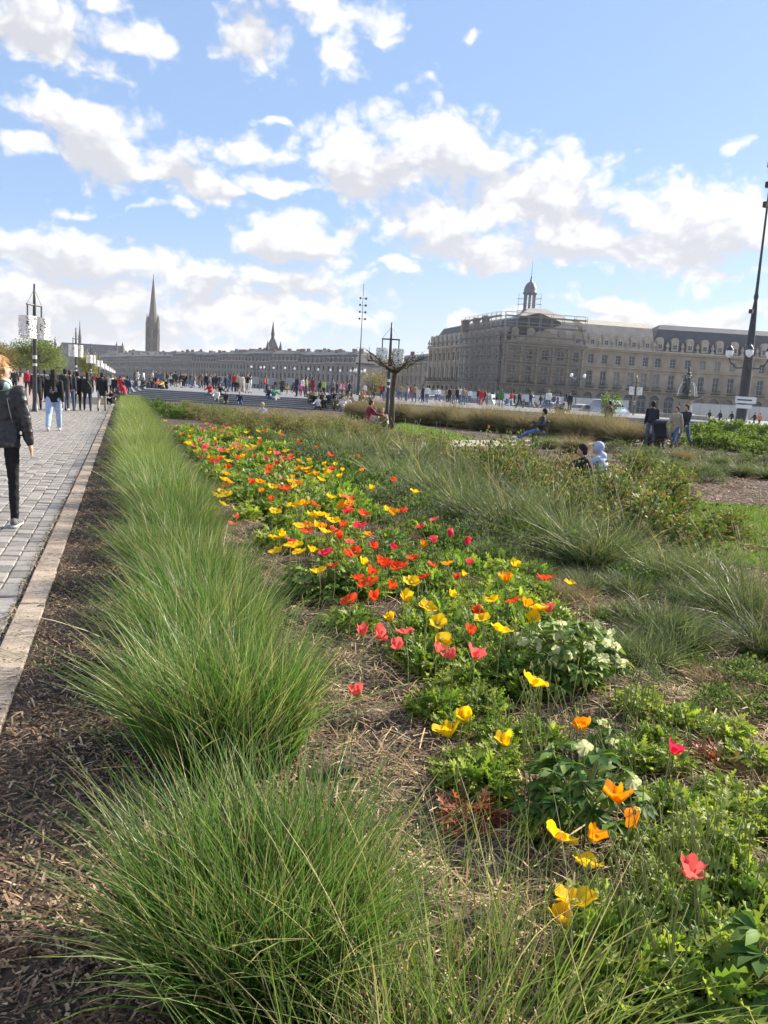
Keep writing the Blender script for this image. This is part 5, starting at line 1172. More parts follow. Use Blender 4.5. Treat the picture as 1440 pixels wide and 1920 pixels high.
def hellebore(x, y, R, h, nl, nf, label, seed, lite=False):
    p = px(x, y); rg = random.Random(seed); root = empty('hellebore', (p.x, p.y, lump(p.x, p.y)+.01)); tag(root, label, 'hellebore')
    st = MB()
    for k in range(nl):
        th = rg.uniform(0, 6.28); r = R*rg.random()**.55; z = h*(.35+.65*rg.random())*(1-.45*(r/R)**2); q = Vector((r*math.cos(th), r*math.sin(th), z)); st.tube([(q.x*.15, q.y*.15, 0), (q.x*.6, q.y*.6, z*.7), q], [.004, .0035, .003], 5)
        eu = (Matrix.Rotation(th-math.pi/2+rg.uniform(-.5, .5), 3, 'Z') @ Matrix.Rotation(rg.uniform(-.55, .35), 3, 'X')).to_euler()
        ob('leaf', (HLL if lite and rg.random() < .6 else HLV)[rg.randrange(2)], M_LEAFG, root, loc=q, rot=eu, scale=rg.uniform(.5, .95))
    for k in range(nf):
        th = rg.uniform(0, 6.28); r = R*rg.random()**.5*1.05; z = h*rg.uniform(.75, 1.08)*(1-.3*(r/R)**2); q = Vector((r*math.cos(th), r*math.sin(th), z)); st.tube([(q.x*.2, q.y*.2, 0), (q.x*.7, q.y*.7, z*.8), (q.x, q.y, z)], [.004, .003, .002], 5)
        ob('bell', BELL, None, root, loc=q, rot=(rg.uniform(1.2, 2.6), rg.uniform(-.5, .5), rg.uniform(0, 6.28)), scale=rg.uniform(.9, 1.25))
    st.build('stalk', M_BUD, root)
hellebore(1085, 1560, .20, .34, 55, 5, 'broad-leaved hellebore with a few pale bells beside the orange poppies', 1)
hellebore(1062, 1290, .30, .36, 100, 34, 'full hellebore covered in pale green bells', 2, True)
hellebore(605, 1120, .30, .28, 75, 0, 'low dark hellebore without flowers beside the grass row', 3, True)
hellebore(760, 1060, .30, .3, 40, 0, 'dark leafy hellebore behind the vermilion poppies', 4)
hellebore(480, 930, .45, .4, 50, 4, 'hellebore between the crowded poppies', 5, True)
hellebore(1430, 1890, .14, .24, 12, 0, 'broad dark leaf tuft at the near edge of the bud stems', 6)
hellebore(1130, 1440, .10, .22, 8, 4, 'small hellebore with pale bells behind the broad-leaved one', 7)
# pale variegated foliage patches among the far poppies
VARG = [(2, (.26, .32, .11), (.36, .40, .17)), (2, (.14, .22, .05), (.24, .32, .08))]
VG = [bush_mesh('pale_foliage', 420, (.34, .34, .26), .06, VARG, 330+i, .6, 10) for i in range(2)]
VGS = [v[1].mesh('stalk') for v in VG]
for (x, y) in [(360, 815), (375, 830), (400, 842), (430, 850), (455, 835), (480, 880), (500, 900), (470, 880), (530, 895), (540, 940), (520, 930), (560, 965), (590, 950), (460, 850), (345, 805), (420, 820)]:
    p = px(x, y+8); o = empty('pale_foliage_plant', p, rnd.random()*6, rnd.uniform(.8, 1.3)); q = rnd.randrange(2); ob('leaves', VG[q][0], M_LEAF, o); ob('stalk', VGS[q], M_BUD, o); tag(o, 'pale variegated leafy plant among the crowded poppies', 'foliage', 'pale leafy plants of the far flower bed')

# ---- silvery feather grasses, dead-stalk tufts and low mounds in the wide bed
SILV = [(5, (.05, .09, .03), (.13, .175, .075)), (2, (.08, .11, .04), (.22, .25, .12)), (.8, (.2, .17, .1), (.42, .36, .22))]
BLUEG = [(4, (.05, .09, .035), (.12, .17, .08)), (2, (.11, .14, .07), (.30, .31, .19))]
BEIGE = [(4, (.10, .10, .04), (.36, .29, .17)), (3, (.08, .105, .035), (.24, .24, .11)), (1, (.2, .15, .085), (.42, .31, .2))]
M_DRY = leafmat('dry_blade', .35, .6, .2, (1.05, 1, .85))
silv = [blade_mesh('feather_grass', 1100, .20, .72, .9, .0065, SILV, 400+i, segs=5, wind=(.05, 0), droop=.7, hvar=.6, stray=.2) for i in range(3)]
silv_f = [blade_mesh('feather_grass_far', 900, .26, .8, .85, .014, SILV, 405+i, segs=4, droop=.7, hvar=.4, stray=.15) for i in range(2)]
blue = [blade_mesh('blue_grass', 700, .17, .30, .9, .0055, BLUEG, 410+i, segs=4, droop=.5) for i in range(2)]
beige_n = [blade_mesh('fountain_grass', 1500, .30, 1.0, .75, .013, BEIGE, 420+i, segs=4, wind=(-.18, -.03), droop=.7, hvar=.5, stray=.2) for i in range(3)]
brown = [blade_mesh('dry_tuft', 420, .16, .34, 1.0, .0055, [(3, (.20, .15, .09), (.34, .27, .17)), (1, (.12, .12, .05), (.2, .2, .1))], 430+i, segs=4, droop=.7) for i in range(2)]
S1, S2, S3, S4 = 'silvery feather grasses of the wide bed', 'low blue green grass tufts', 'beige fountain grasses before the stage', 'dry brown tufts'
for (x, y, s) in [(880, 985, 1.1), (960, 1012, 1.1), (1010, 1000, 1.1), (1110, 1070, .9), (800, 940, 1.1), (740, 915, 1.1), (1160, 1065, .85), (910, 940, 1.1), (1060, 1040, 1.0), (1250, 1100, .7), (1330, 1110, .75), (840, 950, 1.1)]:
    p = px(x, y); tussock(rnd.choice(silv), p.x, p.y, s, rnd.random()*6, 'silvery feather grass tussock '+zone(x, y), S1, name='feather_grass')
for (x, y, s) in [(640, 872, 1.0), (690, 865, 1.1), (780, 885, 1.1), (720, 850, 1.1), (880, 908, 1.0), (610, 845, 1.0), (920, 900, 1.0)]:
    p = px(x, y); tussock(rnd.choice(silv_f), p.x, p.y, s*.9, rnd.random()*6, 'grey green feather grass massed behind the poppies', S1, name='feather_grass', mm=M_GRASS)
for (x, y, s) in [(1230, 1190, 1.1), (1290, 1130, .8), (1180, 1120, .8), (1270, 1220, .9), (1100, 1110, .8), (930, 1060, .9), (990, 1090, .8), (1240, 1080, .9), (1150, 1230, .7), (1210, 1250, .8)]:
    p = px(x, y); tussock(rnd.choice(blue), p.x, p.y, s, rnd.random()*6, 'low blue green grass tuft '+zone(x, y), S2, name='grass_tuft')
for (x, y, s, l) in [(1398, 1170, .82, 'large soft grass clump throwing a shadow on the mulch'), (1440, 1235, .6, 'soft grass clump just before the large one')]:
    p = px(x, y); tussock(silv[0] if s > .6 else silv[1], p.x, p.y, s, 2.0, l, None, name='feather_grass', mm=M_GRASS)
for (x, y, s) in [(1330, 1290, .8), (1400, 1330, .8), (1080, 1130, 1.0), (1130, 1160, .9), (1200, 1200, .8), (1350, 1370, .7), (960, 1120, .9), (1040, 1120, 1.0), (870, 1110, .9), (1420, 1480, .7), (760, 1020, 1.0), (900, 1020, 1.0)]:
    p = px(x, y); tussock(rnd.choice(brown), p.x, p.y, s*.62, rnd.random()*6, 'dry brown grass tuft '+zone(x, y), S4, name='dry_tuft', mm=M_DRY)
# fountain grass hedge in front of the stage
for k in range(30):
    t = k/29; a, b = Vector((12.6, 44.5)), Vector((19.8, 27.6)); p = a+(b-a)*t+Vector((rnd.uniform(-.35, .35)+.9*(k % 2), rnd.uniform(-.35, .35)))
    tussock(rnd.choice(beige_n), p.x, p.y, rnd.uniform(.9, 1.2), rnd.uniform(-.5, .5), 'beige fountain grass in the hedge before the stage', S3, name='fountain_grass', sz=rnd.uniform(1.1, 1.4), mm=M_DRY)
for (x, y, s) in [(390, 778, 1.0), (410, 783, 1.0), (370, 772, .9), (430, 786, 1.0), (352, 766, .9), (500, 800, 1.1), (530, 805, 1.1), (560, 812, 1.1), (470, 795, 1.0), (600, 815, 1.1), (640, 818, 1.2), (680, 828, 1.1), (590, 806, 1.0), (540, 796, 1.0), (620, 808, 1.1), (660, 812, 1.0), (1180, 868, .7), (1260, 885, .7), (1320, 892, .7), (1390, 895, .7), (1440, 900, .7), (1080, 850, .9), (1280, 870, .7), (1350, 875, .7), (1030, 842, .9)]:
    p = px(x, y); tussock(rnd.choice(beige_n+silv_f), p.x, p.y, s*.8, rnd.uniform(-.6, .6), 'beige tawny grass tussock in the planting beyond the poppies', 'tawny grasses beyond the poppies', name='fountain_grass', mm=M_DRY)

# ---- shrubs
def shrub(proto, p, s, rz, label, cat='shrub', group=None, name='shrub', sz=1.0):
    me, stm, mm, bm_ = proto; root = empty(name, p, rz); root.scale = (s, s, s*sz); tag(root, label, cat, group)
    ob('foliage', me, mm, root)
    if stm is not None: ob('branch', stm, bm_, root)
    return root
M_TWIG = mat('twig_bark', (.12, .085, .06), .85, var=.2, scale=10)
def proto(name, *a, mm=None, **k):
    me, st = bush_mesh(name, *a, **k); return (me, st.mesh('branch') if st.f else None, mm or M_LEAFG, M_TWIG)
ROSE = [(3, (.07, .12, .03), (.13, .18, .045)), (.6, (.17, .095, .04), (.25, .14, .06)), (2.2, (.16, .19, .05), (.28, .29, .09))]
rose = [proto('rose_bush', 2600, (.55, .55, .75), .046, ROSE, 500+i, aspect=.75, clumps=22, hollow=.3) for i in range(2)]
GRN = [(4, (.06, .12, .03), (.11, .18, .045)), (2, (.11, .18, .04), (.2, .27, .07))]
LIME = [(3, (.13, .20, .04), (.24, .31, .07)), (2, (.08, .14, .03), (.14, .2, .05))]
GREYG = [(3, (.085, .12, .06), (.15, .19, .10)), (1, (.14, .16, .09), (.25, .26, .17))]
mound = [proto('green_mound', 1500, (.6, .6, .38), .055, GRN, 510+i, aspect=.6, clumps=20, branches=True) for i in range(2)]
greym = [proto('grey_mound', 1800, (.6, .6, .45), .045, GREYG, 515+i, aspect=.45, clumps=20) for i in range(2)]
lime = [proto('lime_shrub', 1300, (.6, .6, .55), .075, LIME, 520+i, aspect=.7, clumps=18) for i in range(2)]
TRT = [(3, (.15, .125, .06), (.30, .23, .12)), (2, (.12, .15, .05), (.22, .24, .09))]
tawny = [proto('tawny_shrub', 1500, (.65, .65, .7), .055, TRT, 530+i, aspect=.5, clumps=18) for i in range(2)]
Q = 'rose bushes of the wide bed'
for (x, y, s, l, g_) in [(1235, 1045, 1.15, 'broad rose bush with reddish young leaves beside the lawn patch', None), (1170, 990, 1.0, 'rose bush with glossy leaves behind the broad one', Q), (1060, 985, 1.0, 'rose bush with glossy leaves behind the broad one', Q), (1000, 950, 1.1, 'rose bush with glossy leaves behind the broad one', Q),
        (930, 930, 1.1, 'rose bush with glossy leaves behind the broad one', Q), (870, 900, 1.1, 'rose bush with glossy leaves behind the broad one', Q), (1120, 958, .85, 'rose bush with glossy leaves behind the broad one', Q), (1250, 960, 1.0, 'rose bush with glossy leaves behind the broad one', Q), (1362, 1012, .62, 'low dark rose bush standing on the lawn patch', None), (700, 845, 1.0, 'rose bush with pale hips before the seated group', Q), (640, 835, .9, 'rose bush with pale hips before the seated group', Q), (825, 862, .8, 'rose bush with glossy leaves behind the broad one', Q), (1330, 905, .8, 'small round bush on the bark beyond the lawn patch', None), (1200, 900, .8, 'rose bush with glossy leaves behind the broad one', Q), (760, 872, .8, 'rose bush with glossy leaves behind the broad one', Q), (960, 905, 1.0, 'rose bush with glossy leaves behind the broad one', Q), (1080, 1010, .9, 'rose bush with glossy leaves behind the broad one', Q)]:
    if l.startswith('small round'): shrub(rnd.choice(greym), px(x, y), s, rnd.random()*6, l); continue
    shrub(rnd.choice(rose), px(x, y), s, rnd.random()*6, l if g_ is None else l.split(' behind')[0].split(' before')[0]+' '+zone(x, y), 'rose bush', g_, 'rose_bush', rnd.uniform(.85, 1.15))
for (x, y, s) in [(640, 885, 1.0), (670, 880, .9), (730, 890, 1.0), (770, 900, .9), (850, 945, .9), (930, 985, .8), (1000, 1030, .8), (1070, 1060, .7), (590, 858, 1.0), (830, 905, .9), (700, 930, 1.0), (740, 960, .9), (810, 970, .9), (600, 880, 1.0), (650, 900, 1.0), (560, 870, 1.0), (900, 1030, .8), (850, 1045, .7), (960, 1055, .7),  (780, 1000, .8), (870, 960, .8), (1310, 1200, .4), (1180, 1100, .5), (1400, 1290, .4), (1225, 1290, .3), (1350, 1340, .35), (1290, 1260, .3), (1430, 1350, .35), (1150, 1170, .35), (540, 840, .9), (500, 830, .9)]:
    shrub(rnd.choice(mound+greym), px(x, y), s, rnd.random()*6, 'low rounded green mound '+zone(x, y), 'shrub', 'low green mounds of the wide bed', 'mound_shrub')
for (x, y, s) in [(275, 772, 1.2), (295, 778, 1.3), (318, 784, 1.2), (340, 786, 1.0), (262, 765, 1.1)]:
    shrub(rnd.choice(mound), px(x, y), s*.85, rnd.random()*6, 'glossy dark green shrub at the far end of the grass row', 'shrub', 'dark green shrubs at the far end of the row', 'leafy_shrub', 1.5)
for (x, y, s) in [(400, 775, 1.2), (440, 788, 1.3), (475, 800, 1.2), (420, 782, 1.1), (460, 792, 1.1)]:
    shrub(rnd.choice(lime), px(x, y), s, rnd.random()*6, 'lime green low shrub before the steps', 'shrub', 'lime green shrubs before the steps', 'leafy_shrub', .7)
for (x, y, s) in [(350, 775, 1.0), (372, 788, 1.0), (420, 800, .9), (450, 808, 1.0), (480, 815, 1.0), (400, 792, .9), (740, 858, 1.0), (690, 855, 1.0), (520, 812, 1.1), (565, 820, 1.1), (610, 825, 1.1), (650, 826, 1.2), (590, 832, 1.0), (760, 845, .9), (800, 850, 1.0), (980, 895, .9), (1060, 905, 1.0), (1040, 925, 1.0)]:
    shrub(rnd.choice(tawny), px(x, y), s*.95, rnd.random()*6, 'tawny half dry shrub '+zone(x, y), 'shrub', 'tawny shrubs beyond the poppies', 'tawny_shrub')
for (x, y, s) in [(1290, 838, 1.4), (1330, 842, 1.4), (1370, 846, 1.5), (1410, 850, 1.5), (1440, 858, 1.4), (1320, 826, 1.5), (1360, 828, 1.6), (1400, 832, 1.6), (1440, 836, 1.6), (1340, 815, 1.8), (1385, 818, 1.8), (1425, 820, 1.8), (1460, 824, 1.8), (1160, 818, 1.6), (1185, 822, 1.3), (1120, 812, 1.3), (1250, 815, 1.4), (1300, 812, 1.4)]:
    shrub(rnd.choice(lime+mound), px(x, y), s, rnd.random()*6, 'bushy green shrub in the planting beside the light mast', 'shrub', 'green shrubs beside the light mast', 'leafy_shrub', rnd.uniform(.8, 1.1))
for (x, y, s) in [(1240, 880, .9), (1300, 885, .8), (1360, 890, .8), (1410, 893, .8), (1270, 895, .7), (1200, 862, 1.0), (1230, 866, 1.1), (1290, 860, 1.0), (1340, 868, 1.0), (1390, 872, 1.0), (1160, 850, 1.0), (1430, 876, 1.0)]:
    shrub(rnd.choice(greym), px(x, y), s, rnd.random()*6, 'grey green mound behind the tawny grasses', 'shrub', 'grey green mounds behind the tawny grasses', 'mound_shrub')
for (x, y, h) in [(955, 842, 1.0), (975, 845, .9), (1003, 848, .9), (822, 842, .9)]:
    p = px(x, y); me, st = bush_mesh('sapling', 60, (.15, .15, .45), .09, LIME, int(x), .7, 6); root = empty('sapling', p); tag(root, 'thin young sapling with fresh lime leaves near the bench', 'sapling', 'saplings near the bench'); ob('foliage', me, M_LEAF, root); m = MB(); m.tube([(0, 0, 0), (.02, 0, h*.5), (0, .02, h)], [.012, .009, .004], 5); m.build('stem', M_TWIG, root)

# ---- trees
M_BARK = mat('plane_bark', (.085, .068, .052), .9, var=.35, scale=6, bump=.3, bscale=30)
def pollard(loc):
    """pollarded plane: short trunk, crown of knotted near-level limbs with few young leaves"""
    rg = random.Random(5); root = empty('plane_tree', loc); tag(root, 'pollarded plane tree with bare knotted spreading branches', 'tree')
    m = MB(); m.tube([(0, 0, -.02), (.02, 0, .5), (-.02, .02, 1.4), (.03, 0, 2.3), (.05, 0, 2.6)], [.14, .115, .10, .11, .085], 10); m.build('trunk', M_BARK, root, smooth=True)
    tips = []
    for k in range(9):
        a = 2*math.pi*k/9+rg.uniform(-.25, .25); R = rg.uniform(.85, 1.4); pts = [Vector((.04, 0, 2.35))]; z = 2.4
        for j in range(1, 6): t = j/5; z += rg.uniform(-.02, .2); pts.append(Vector((R*t*math.cos(a)+rg.uniform(-.1, .1), R*t*math.sin(a)+rg.uniform(-.1, .1), z)))
        m = MB(); m.tube(pts, [.06, .048, .04, .033, .028, .034], 7)
        for j in range(2, 6):
            for q in range(4):
                p = pts[j]; d = Vector((rg.gauss(math.cos(a)*.3, .45), rg.gauss(math.sin(a)*.3, .45), rg.uniform(.0, 1.0))).normalized(); l = rg.uniform(.2, .6); e = p+d*l+Vector((0, 0, -.08)); mid = p+d*l*.5+Vector((rg.gauss(0, .05), rg.gauss(0, .05), .03)); m.tube([p, mid, e], [.013, .008, .004], 5); tips += [e, mid]
        m.build('branch', M_BARK, root, smooth=True)
    rng = np.random.default_rng(9); P = np.array([tuple(rg.choice(tips)) for _ in range(150)])+rng.normal(0, .06, (150, 3))
    V, Fa, C = place_leaves(P, rng.normal(0, 1, (150, 3)), .035+.04*rng.random(150), .9, rng, [(3, (.22, .24, .08), (.36, .36, .14)), (1, (.25, .18, .1), (.3, .22, .12))]); ob('crown', mesh_np('crown', V, split_tris(Fa), C), M_LEAF, root)
pollard(px(733, 806))
def tree(x, y, d, H_, r, pal, label, seed, n=5000, leaf=.28, group=None):
    p = at(x, y, d); root = empty('tree', (p.x, p.y, -.03)); tag(root, label, 'tree', group); rg = random.Random(seed)
    rz_ = r[2]; me, st = bush_mesh('crown', n, r, leaf, pal, seed, .8, 26, .25, .3, False); zc = H_-2*rz_*.55
    o = ob('crown', me, M_LEAF, root, loc=(0, 0, H_-rz_*1.0))
    # lower half of the crown hangs below the middle
    me2, _ = bush_mesh('crown', n//2, (r[0]*.9, r[1]*.9, rz_*.7), leaf, pal, seed+1, .8, 20, .25, .1, False); ob('lower_crown', me2, M_LEAF, root, loc=(0, 0, H_-rz_*1.5))
    m = MB(); m.tube([(0, 0, 0), (.1, 0, H_*.3), (0, .1, H_*.75)], [r[0]*.07, r[0]*.055, r[0]*.02], 8); m.build('trunk', M_BARK, root)
    m = MB()
    for k in range(9): a = k*.7; m.tube([(0, 0, H_*.3), (r[0]*.4*math.cos(a), r[1]*.4*math.sin(a), H_*.5), (r[0]*.75*math.cos(a), r[1]*.75*math.sin(a), H_*rg.uniform(.55, .85))], [r[0]*.03, r[0]*.02, .02], 5)
    m.build('limb', M_BARK, root)
SPRG = [(3, (.17, .22, .055), (.27, .32, .09)), (2, (.10, .15, .04), (.18, .24, .07))]; BUDB = [(3, (.22, .165, .075), (.30, .24, .12)), (1, (.16, .17, .06), (.22, .24, .09))]
tree(72, 715, 170, 9.0, (5.8, 5.8, 4.4), SPRG, 'spring green tree standing behind the lantern post', 701)
tree(2, 715, 185, 7.6, (5.5, 5.5, 4.0), BUDB, 'brownish budding tree at the river end of the promenade', 702)
tree(38, 712, 210, 7.5, (5, 5, 3.6), [(2, (.10, .12, .06), (.15, .18, .08)), (1, (.17, .16, .08), (.22, .2, .1))], 'dull green tree between the budding and the spring green one', 703)
tree(-30, 712, 180, 9, (6, 6, 4.2), BUDB, 'taller budding tree beside the brownish one', 704)
tree(166, 714, 150, 5.2, (2.6, 2.6, 2.2), [(3, (.26, .27, .07), (.38, .37, .11)), (1, (.14, .18, .05), (.2, .24, .08))], 'small yellow green tree between receding lantern posts', 705, 1800, .24)
tree(100, 713, 240, 7, (5, 5, 3.4), SPRG, 'paler spring tree farther along the river', 706, 2500)
tree(700, 752, 105, 4.4, (1.9, 1.9, 2.0), BUDB, 'small bare brown tree beyond the plane tree', 707, 1100, .16)
tree(1145, 770, 70, 2.6, (1.0, 1.0, 1.3), LIME, 'small lime green tree before the light blue van', 708, 900, .13)
# ---- tall dry flower stalks rising over the feather grasses
def stalk_mesh(n, h, seed):
    rg = random.Random(seed); m = MB()
    for k in range(n):
        a = rg.uniform(0, 6.28); l = rg.uniform(.15, .55); hh = h*rg.uniform(.7, 1.1); e = Vector((l*math.cos(a), l*math.sin(a), hh)); mid = e*.5+Vector((0, 0, hh*.12)); m.tube([(0, 0, 0), mid, e], [.0026, .0022, .0014], 4); d = (e-mid).normalized(); m.tube([e-d*.02, e+d*.05, e+d*.12], [.002, .0042, .001], 5)
    return m.mesh('dry_stalks', True)
M_STALK = mat('dry_stalk', (.42, .35, .22), .8, var=.2, scale=20)
STK = [stalk_mesh(9, 1.05, 600+i) for i in range(3)]
for (x, y) in [(850, 960), (920, 985), (1000, 980), (780, 930), (960, 1000), (1060, 1030), (720, 890), (680, 880), (1180, 1060), (1400, 1150), (760, 885), (820, 905), (1080, 1000), (640, 860), (900, 920), (1420, 1230), (990, 950), (1130, 1040)]:
    p = px(x, y); o = ob('dry_stalk_tuft', STK[rnd.randrange(3)], M_STALK, None, loc=p, rot=(0, 0, rnd.random()*6), scale=rnd.uniform(.7, 1.05)); tag(o, 'spray of thin straw coloured seed stalks '+zone(x, y), 'grass', 'seed stalk sprays over the wide bed')

# ================================================================ PEOPLE
M_SKIN = mat('skin', (.52, .33, .24), .55, var=.08, scale=12, spec=.35)
TMP = bpy.data.scenes.new('workshop')   # remeshing happens apart from the big scene
def remesh(mb, name, vox, smooth=2):
    """one continuous skin over overlapping closed shapes"""
    me = mb.mesh(name); o = bpy.data.objects.new(name, me); TMP.collection.objects.link(o)
    r = o.modifiers.new('r', 'REMESH'); r.mode = 'VOXEL'; r.voxel_size = vox; r.use_smooth_shade = True
    s = o.modifiers.new('s', 'SMOOTH'); s.factor = .5; s.iterations = smooth
    vl = TMP.view_layers[0]; vl.update(); dg = vl.depsgraph; out = bpy.data.meshes.new_from_object(o.evaluated_get(dg)); out.name = name
    bpy.data.objects.remove(o); bpy.data.meshes.remove(me); return out
def limb(mb, pts, rad, n=10):
    """round-ended tapering limb"""
    mb.tube(pts, rad, n)
    for p, r in ((pts[0], rad[0]), (pts[-1], rad[-1])):
        r = r if isinstance(r, (int, float)) else min(r); mb.ball(p, r*.985, n, 6)
    for p, r in zip(pts[1:-1], rad[1:-1]): mb.ball(p, (r if isinstance(r, (int, float)) else min(r))*.99, n, 6)
POSE0 = dict(thigh=(0, 0), knee=(0, 0), splay=(.05, .05), arm=(0, 0), abd=(.12, .12), elbow=(.15, .15), lean=0.0, seat=None, head=(0, 0), cross=False)
def joints(ps):
    P = dict(POSE0); P.update(ps); J = {}
    hip = Vector((0, 0, 0)); up = Vector((0, math.sin(P['lean']), math.cos(P['lean'])))
    fw = Vector((0, math.cos(P['lean']), -math.sin(P['lean'])))
    low = 0
    for i, s in ((0, -1), (1, 1)):
        h = Vector((s*.095, 0, -.03)); a = P['thigh'][i]; sp = P['splay'][i]*s
        td = Vector((math.sin(sp), math.sin(a)*math.cos(sp), -math.cos(a)*math.cos(sp))); k = h+td*.43
        b = a-P['knee'][i]; sd = Vector((math.sin(sp)*.3, math.sin(b), -math.cos(b))).normalized(); an = k+sd*.40
        fa = max(-.6, b*.5); ft = Vector((s*.06, math.cos(fa), math.sin(fa)*1.0-.12)).normalized(); toe = an+Vector((0, 0, -.035))+ft*.17; heel = an+Vector((0, -.035, -.045))
        J['hip', i], J['knee', i], J['ank', i], J['toe', i], J['heel', i] = h, k, an, toe, heel; low = min(low, toe.z-.035, heel.z-.04)
    J['waist'] = up*.16; J['chest'] = up*.36; J['neck'] = up*.50; J['head'] = up*.50+(up*.6+fw*.12+Vector((0, 0, .4))).normalized()*.165
    for i, s in ((0, -1), (1, 1)):
        sh = up*.45+Vector((s*.175, 0, 0)); a = P['arm'][i]; ab = P['abd'][i]
        ud = (Vector((s*math.sin(ab), math.sin(a)*math.cos(ab), -math.cos(a)*math.cos(ab)))); el_ = sh+ud*.28; e = a+P['elbow'][i]
        inn = -.55 if P['cross'] else .05
        fd = Vector((s*(math.sin(ab)*.5+inn), math.sin(e), -math.cos(e))).normalized(); wr = el_+fd*.25; J['sh', i], J['el', i], J['wr', i], J['hd', i] = sh, el_, wr, fd
    lift = -low if P['seat'] is None else P['seat']+.10
    return {k: (v+Vector((0, 0, lift)) if not (isinstance(k, tuple) and k[0] == 'hd') else v) for k, v in J.items()}, P, up, fw, lift
def hand(mb, w, d, s, fine):
    d = d.normalized(); x = Vector((s, 0, 0)); x = (x-d*x.dot(d)).normalized(); n = d.cross(x)
    if not fine:
        limb(mb, [w, w+d*.07, w+d*.13], [.03, .032, .018], 8); limb(mb, [w+d*.03, w+d*.06-x*.035+n*.01], [.014, .011], 6); return
    f = Vector((0, 1, 0)); f = (f-d*f.dot(d)).normalized(); side = d.cross(f)   # palm width runs fore and aft
    mb.tube([w, w+d*.04, w+d*.085], [(.02, .028), (.021, .04), (.017, .038)], 10)
    for k, (o_, l) in enumerate(((.029, .070), (.010, .078), (-.010, .072), (-.028, .056))):
        b = w+d*.08+f*o_; cu = side*(-.35*s); p1 = b+(d+cu*.3).normalized()*l*.45; p2 = p1+(d+cu*.9).normalized()*l*.32; p3 = p2+(d+cu*1.6).normalized()*l*.25; limb(mb, [b, p1, p2, p3], [.0098, .0092, .0085, .0072], 7)
    b = w+d*.025+f*.03; p1 = b+(d*.7+f*.6-side*s*.3).normalized()*.04; p2 = p1+(d*.95+f*.15-side*s*.2).normalized()*.033; limb(mb, [b, p1, p2], [.013, .0105, .0085], 7)
def person_meshes(name, ps, vox=.03, fine=False, top='jacket', hem=.0, longhair=0, hood=False, wide=1.0, skirt=False, hairstyle='short', headturn=0.0):
    J, P, up, fw, lift = joints(ps); B, T, L_, S, H_ = MB(), MB(), MB(), MB(), MB()
    Z = Vector((0, 0, 1)); hipc = Vector((0, 0, lift)); hd = J['head']
    HT = Matrix.Rotation(headturn, 3, 'Z'); q = lambda v: hd+HT @ Vector(v)
    # body
    B.ball(q((0, -.012, .03)), (.076, .096, .092), 14, 9); B.ball(q((0, .022, -.035)), (.058, .068, .082), 12, 8); B.ball(q((0, .04, -.085)), (.036, .04, .035), 8, 6)
    if fine:
        limb(B, [q((0, .086, .012)), q((0, .108, -.024))], [.010, .016], 8); B.ball(q((0, .082, -.062)), (.024, .012, .008), 8, 6); B.ball(q((0, .080, -.076)), (.022, .012, .008), 8, 6)
        for s in (-1, 1): B.ball(q((s*.077, -.005, -.01)), (.010, .022, .033), 8, 6); B.ball(q((s*.03, .076, .022)), (.016, .012, .008), 8, 6)
    limb(B, [J['neck']-up*.03, hd-up*.07+fw*.0], [.054, .05], 10)
    B.tube([hipc-up*.05, hipc+up*.08, J['waist'], J['chest'], J['neck']-up*.04], [(.13, .09), (.14, .095), (.12, .085), (.15, .095), (.09, .065)], 12)
    for i, s in ((0, -1), (1, 1)):
        limb(B, [J['sh', i], J['el', i], J['wr', i]], [.045, .036, .026], 8); hand(B, J['wr', i], J['hd', i], s, fine)
        limb(B, [J['hip', i], J['knee', i], J['ank', i]], [.07, .048, .036], 8)
    # trousers
    L_.tube([hipc-up*.09, hipc-up*.02, hipc+up*.09, J['waist']-up*.02], [(.15, .10), (.168, .115), (.158, .108), (.14, .10)], 14)
    for i in (0, 1):
        k = J['knee', i]; a = J['ank', i]; limb(L_, [J['hip', i], J['hip', i].lerp(k, .5), k, k.lerp(a, .45), a+Z*.015], [.092*wide, .083*wide, .062*wide, .060*wide, .046*wide*1.05], 12)
    if skirt:
        h0 = hipc+up*.05; L_.tube([h0, h0-Z*.3, h0-Z*.55], [(.16, .12), (.2, .16), (.24, .2)], 14)
    # top
    hz_ = hipc-up*(.04+hem)
    T.tube([hz_, hipc+up*.02, J['waist'], J['chest'], J['chest']+up*.08, J['neck']-up*.02], [(.175+hem*.12, .13+hem*.1), (.18, .13), (.165, .118), (.195, .128), (.18, .115), (.075, .07)], 16)
    for i, s in ((0, -1), (1, 1)):
        limb(T, [J['chest']+up*.07+Vector((s*.1, 0, 0)), J['sh', i]+Vector((0, 0, -.005)), J['el', i], J['el', i].lerp(J['wr', i], .5), J['wr', i]-J['hd', i]*.005], [.075, .073, .059, .053, .043], 12)
    if hood: T.ball(J['neck']-fw*.07-up*.01, (.12, .085, .075), 12, 8); T.tube([J['neck']-up*.03, J['neck']+up*.035], [(.085, .085), (.075, .078)], 12)
    else: T.tube([J['neck']-up*.03, J['neck']+up*.03], [(.075, .075), (.066, .068)], 12)
    # shoes
    for i, s in ((0, -1), (1, 1)):
        h, t = J['heel', i], J['toe', i]; S.ball(h+Z*.012, (.038, .045, .045), 10, 7); limb(S, [h+Z*.008, h.lerp(t, .5)+Z*.014, t+Z*.002], [.037, .040, .034], 10); S.ball(J['ank', i]-Z*.01, (.042, .05, .04), 10, 7)
    # hair
    H_.ball(q((0, -.022, .042)), (.087, .102, .094), 14, 9); H_.ball(q((0, -.05, -.02)), (.076, .068, .09), 12, 8)
    if hairstyle == 'bun': H_.ball(q((0, -.118, .025)), (.045, .042, .045), 10, 7)
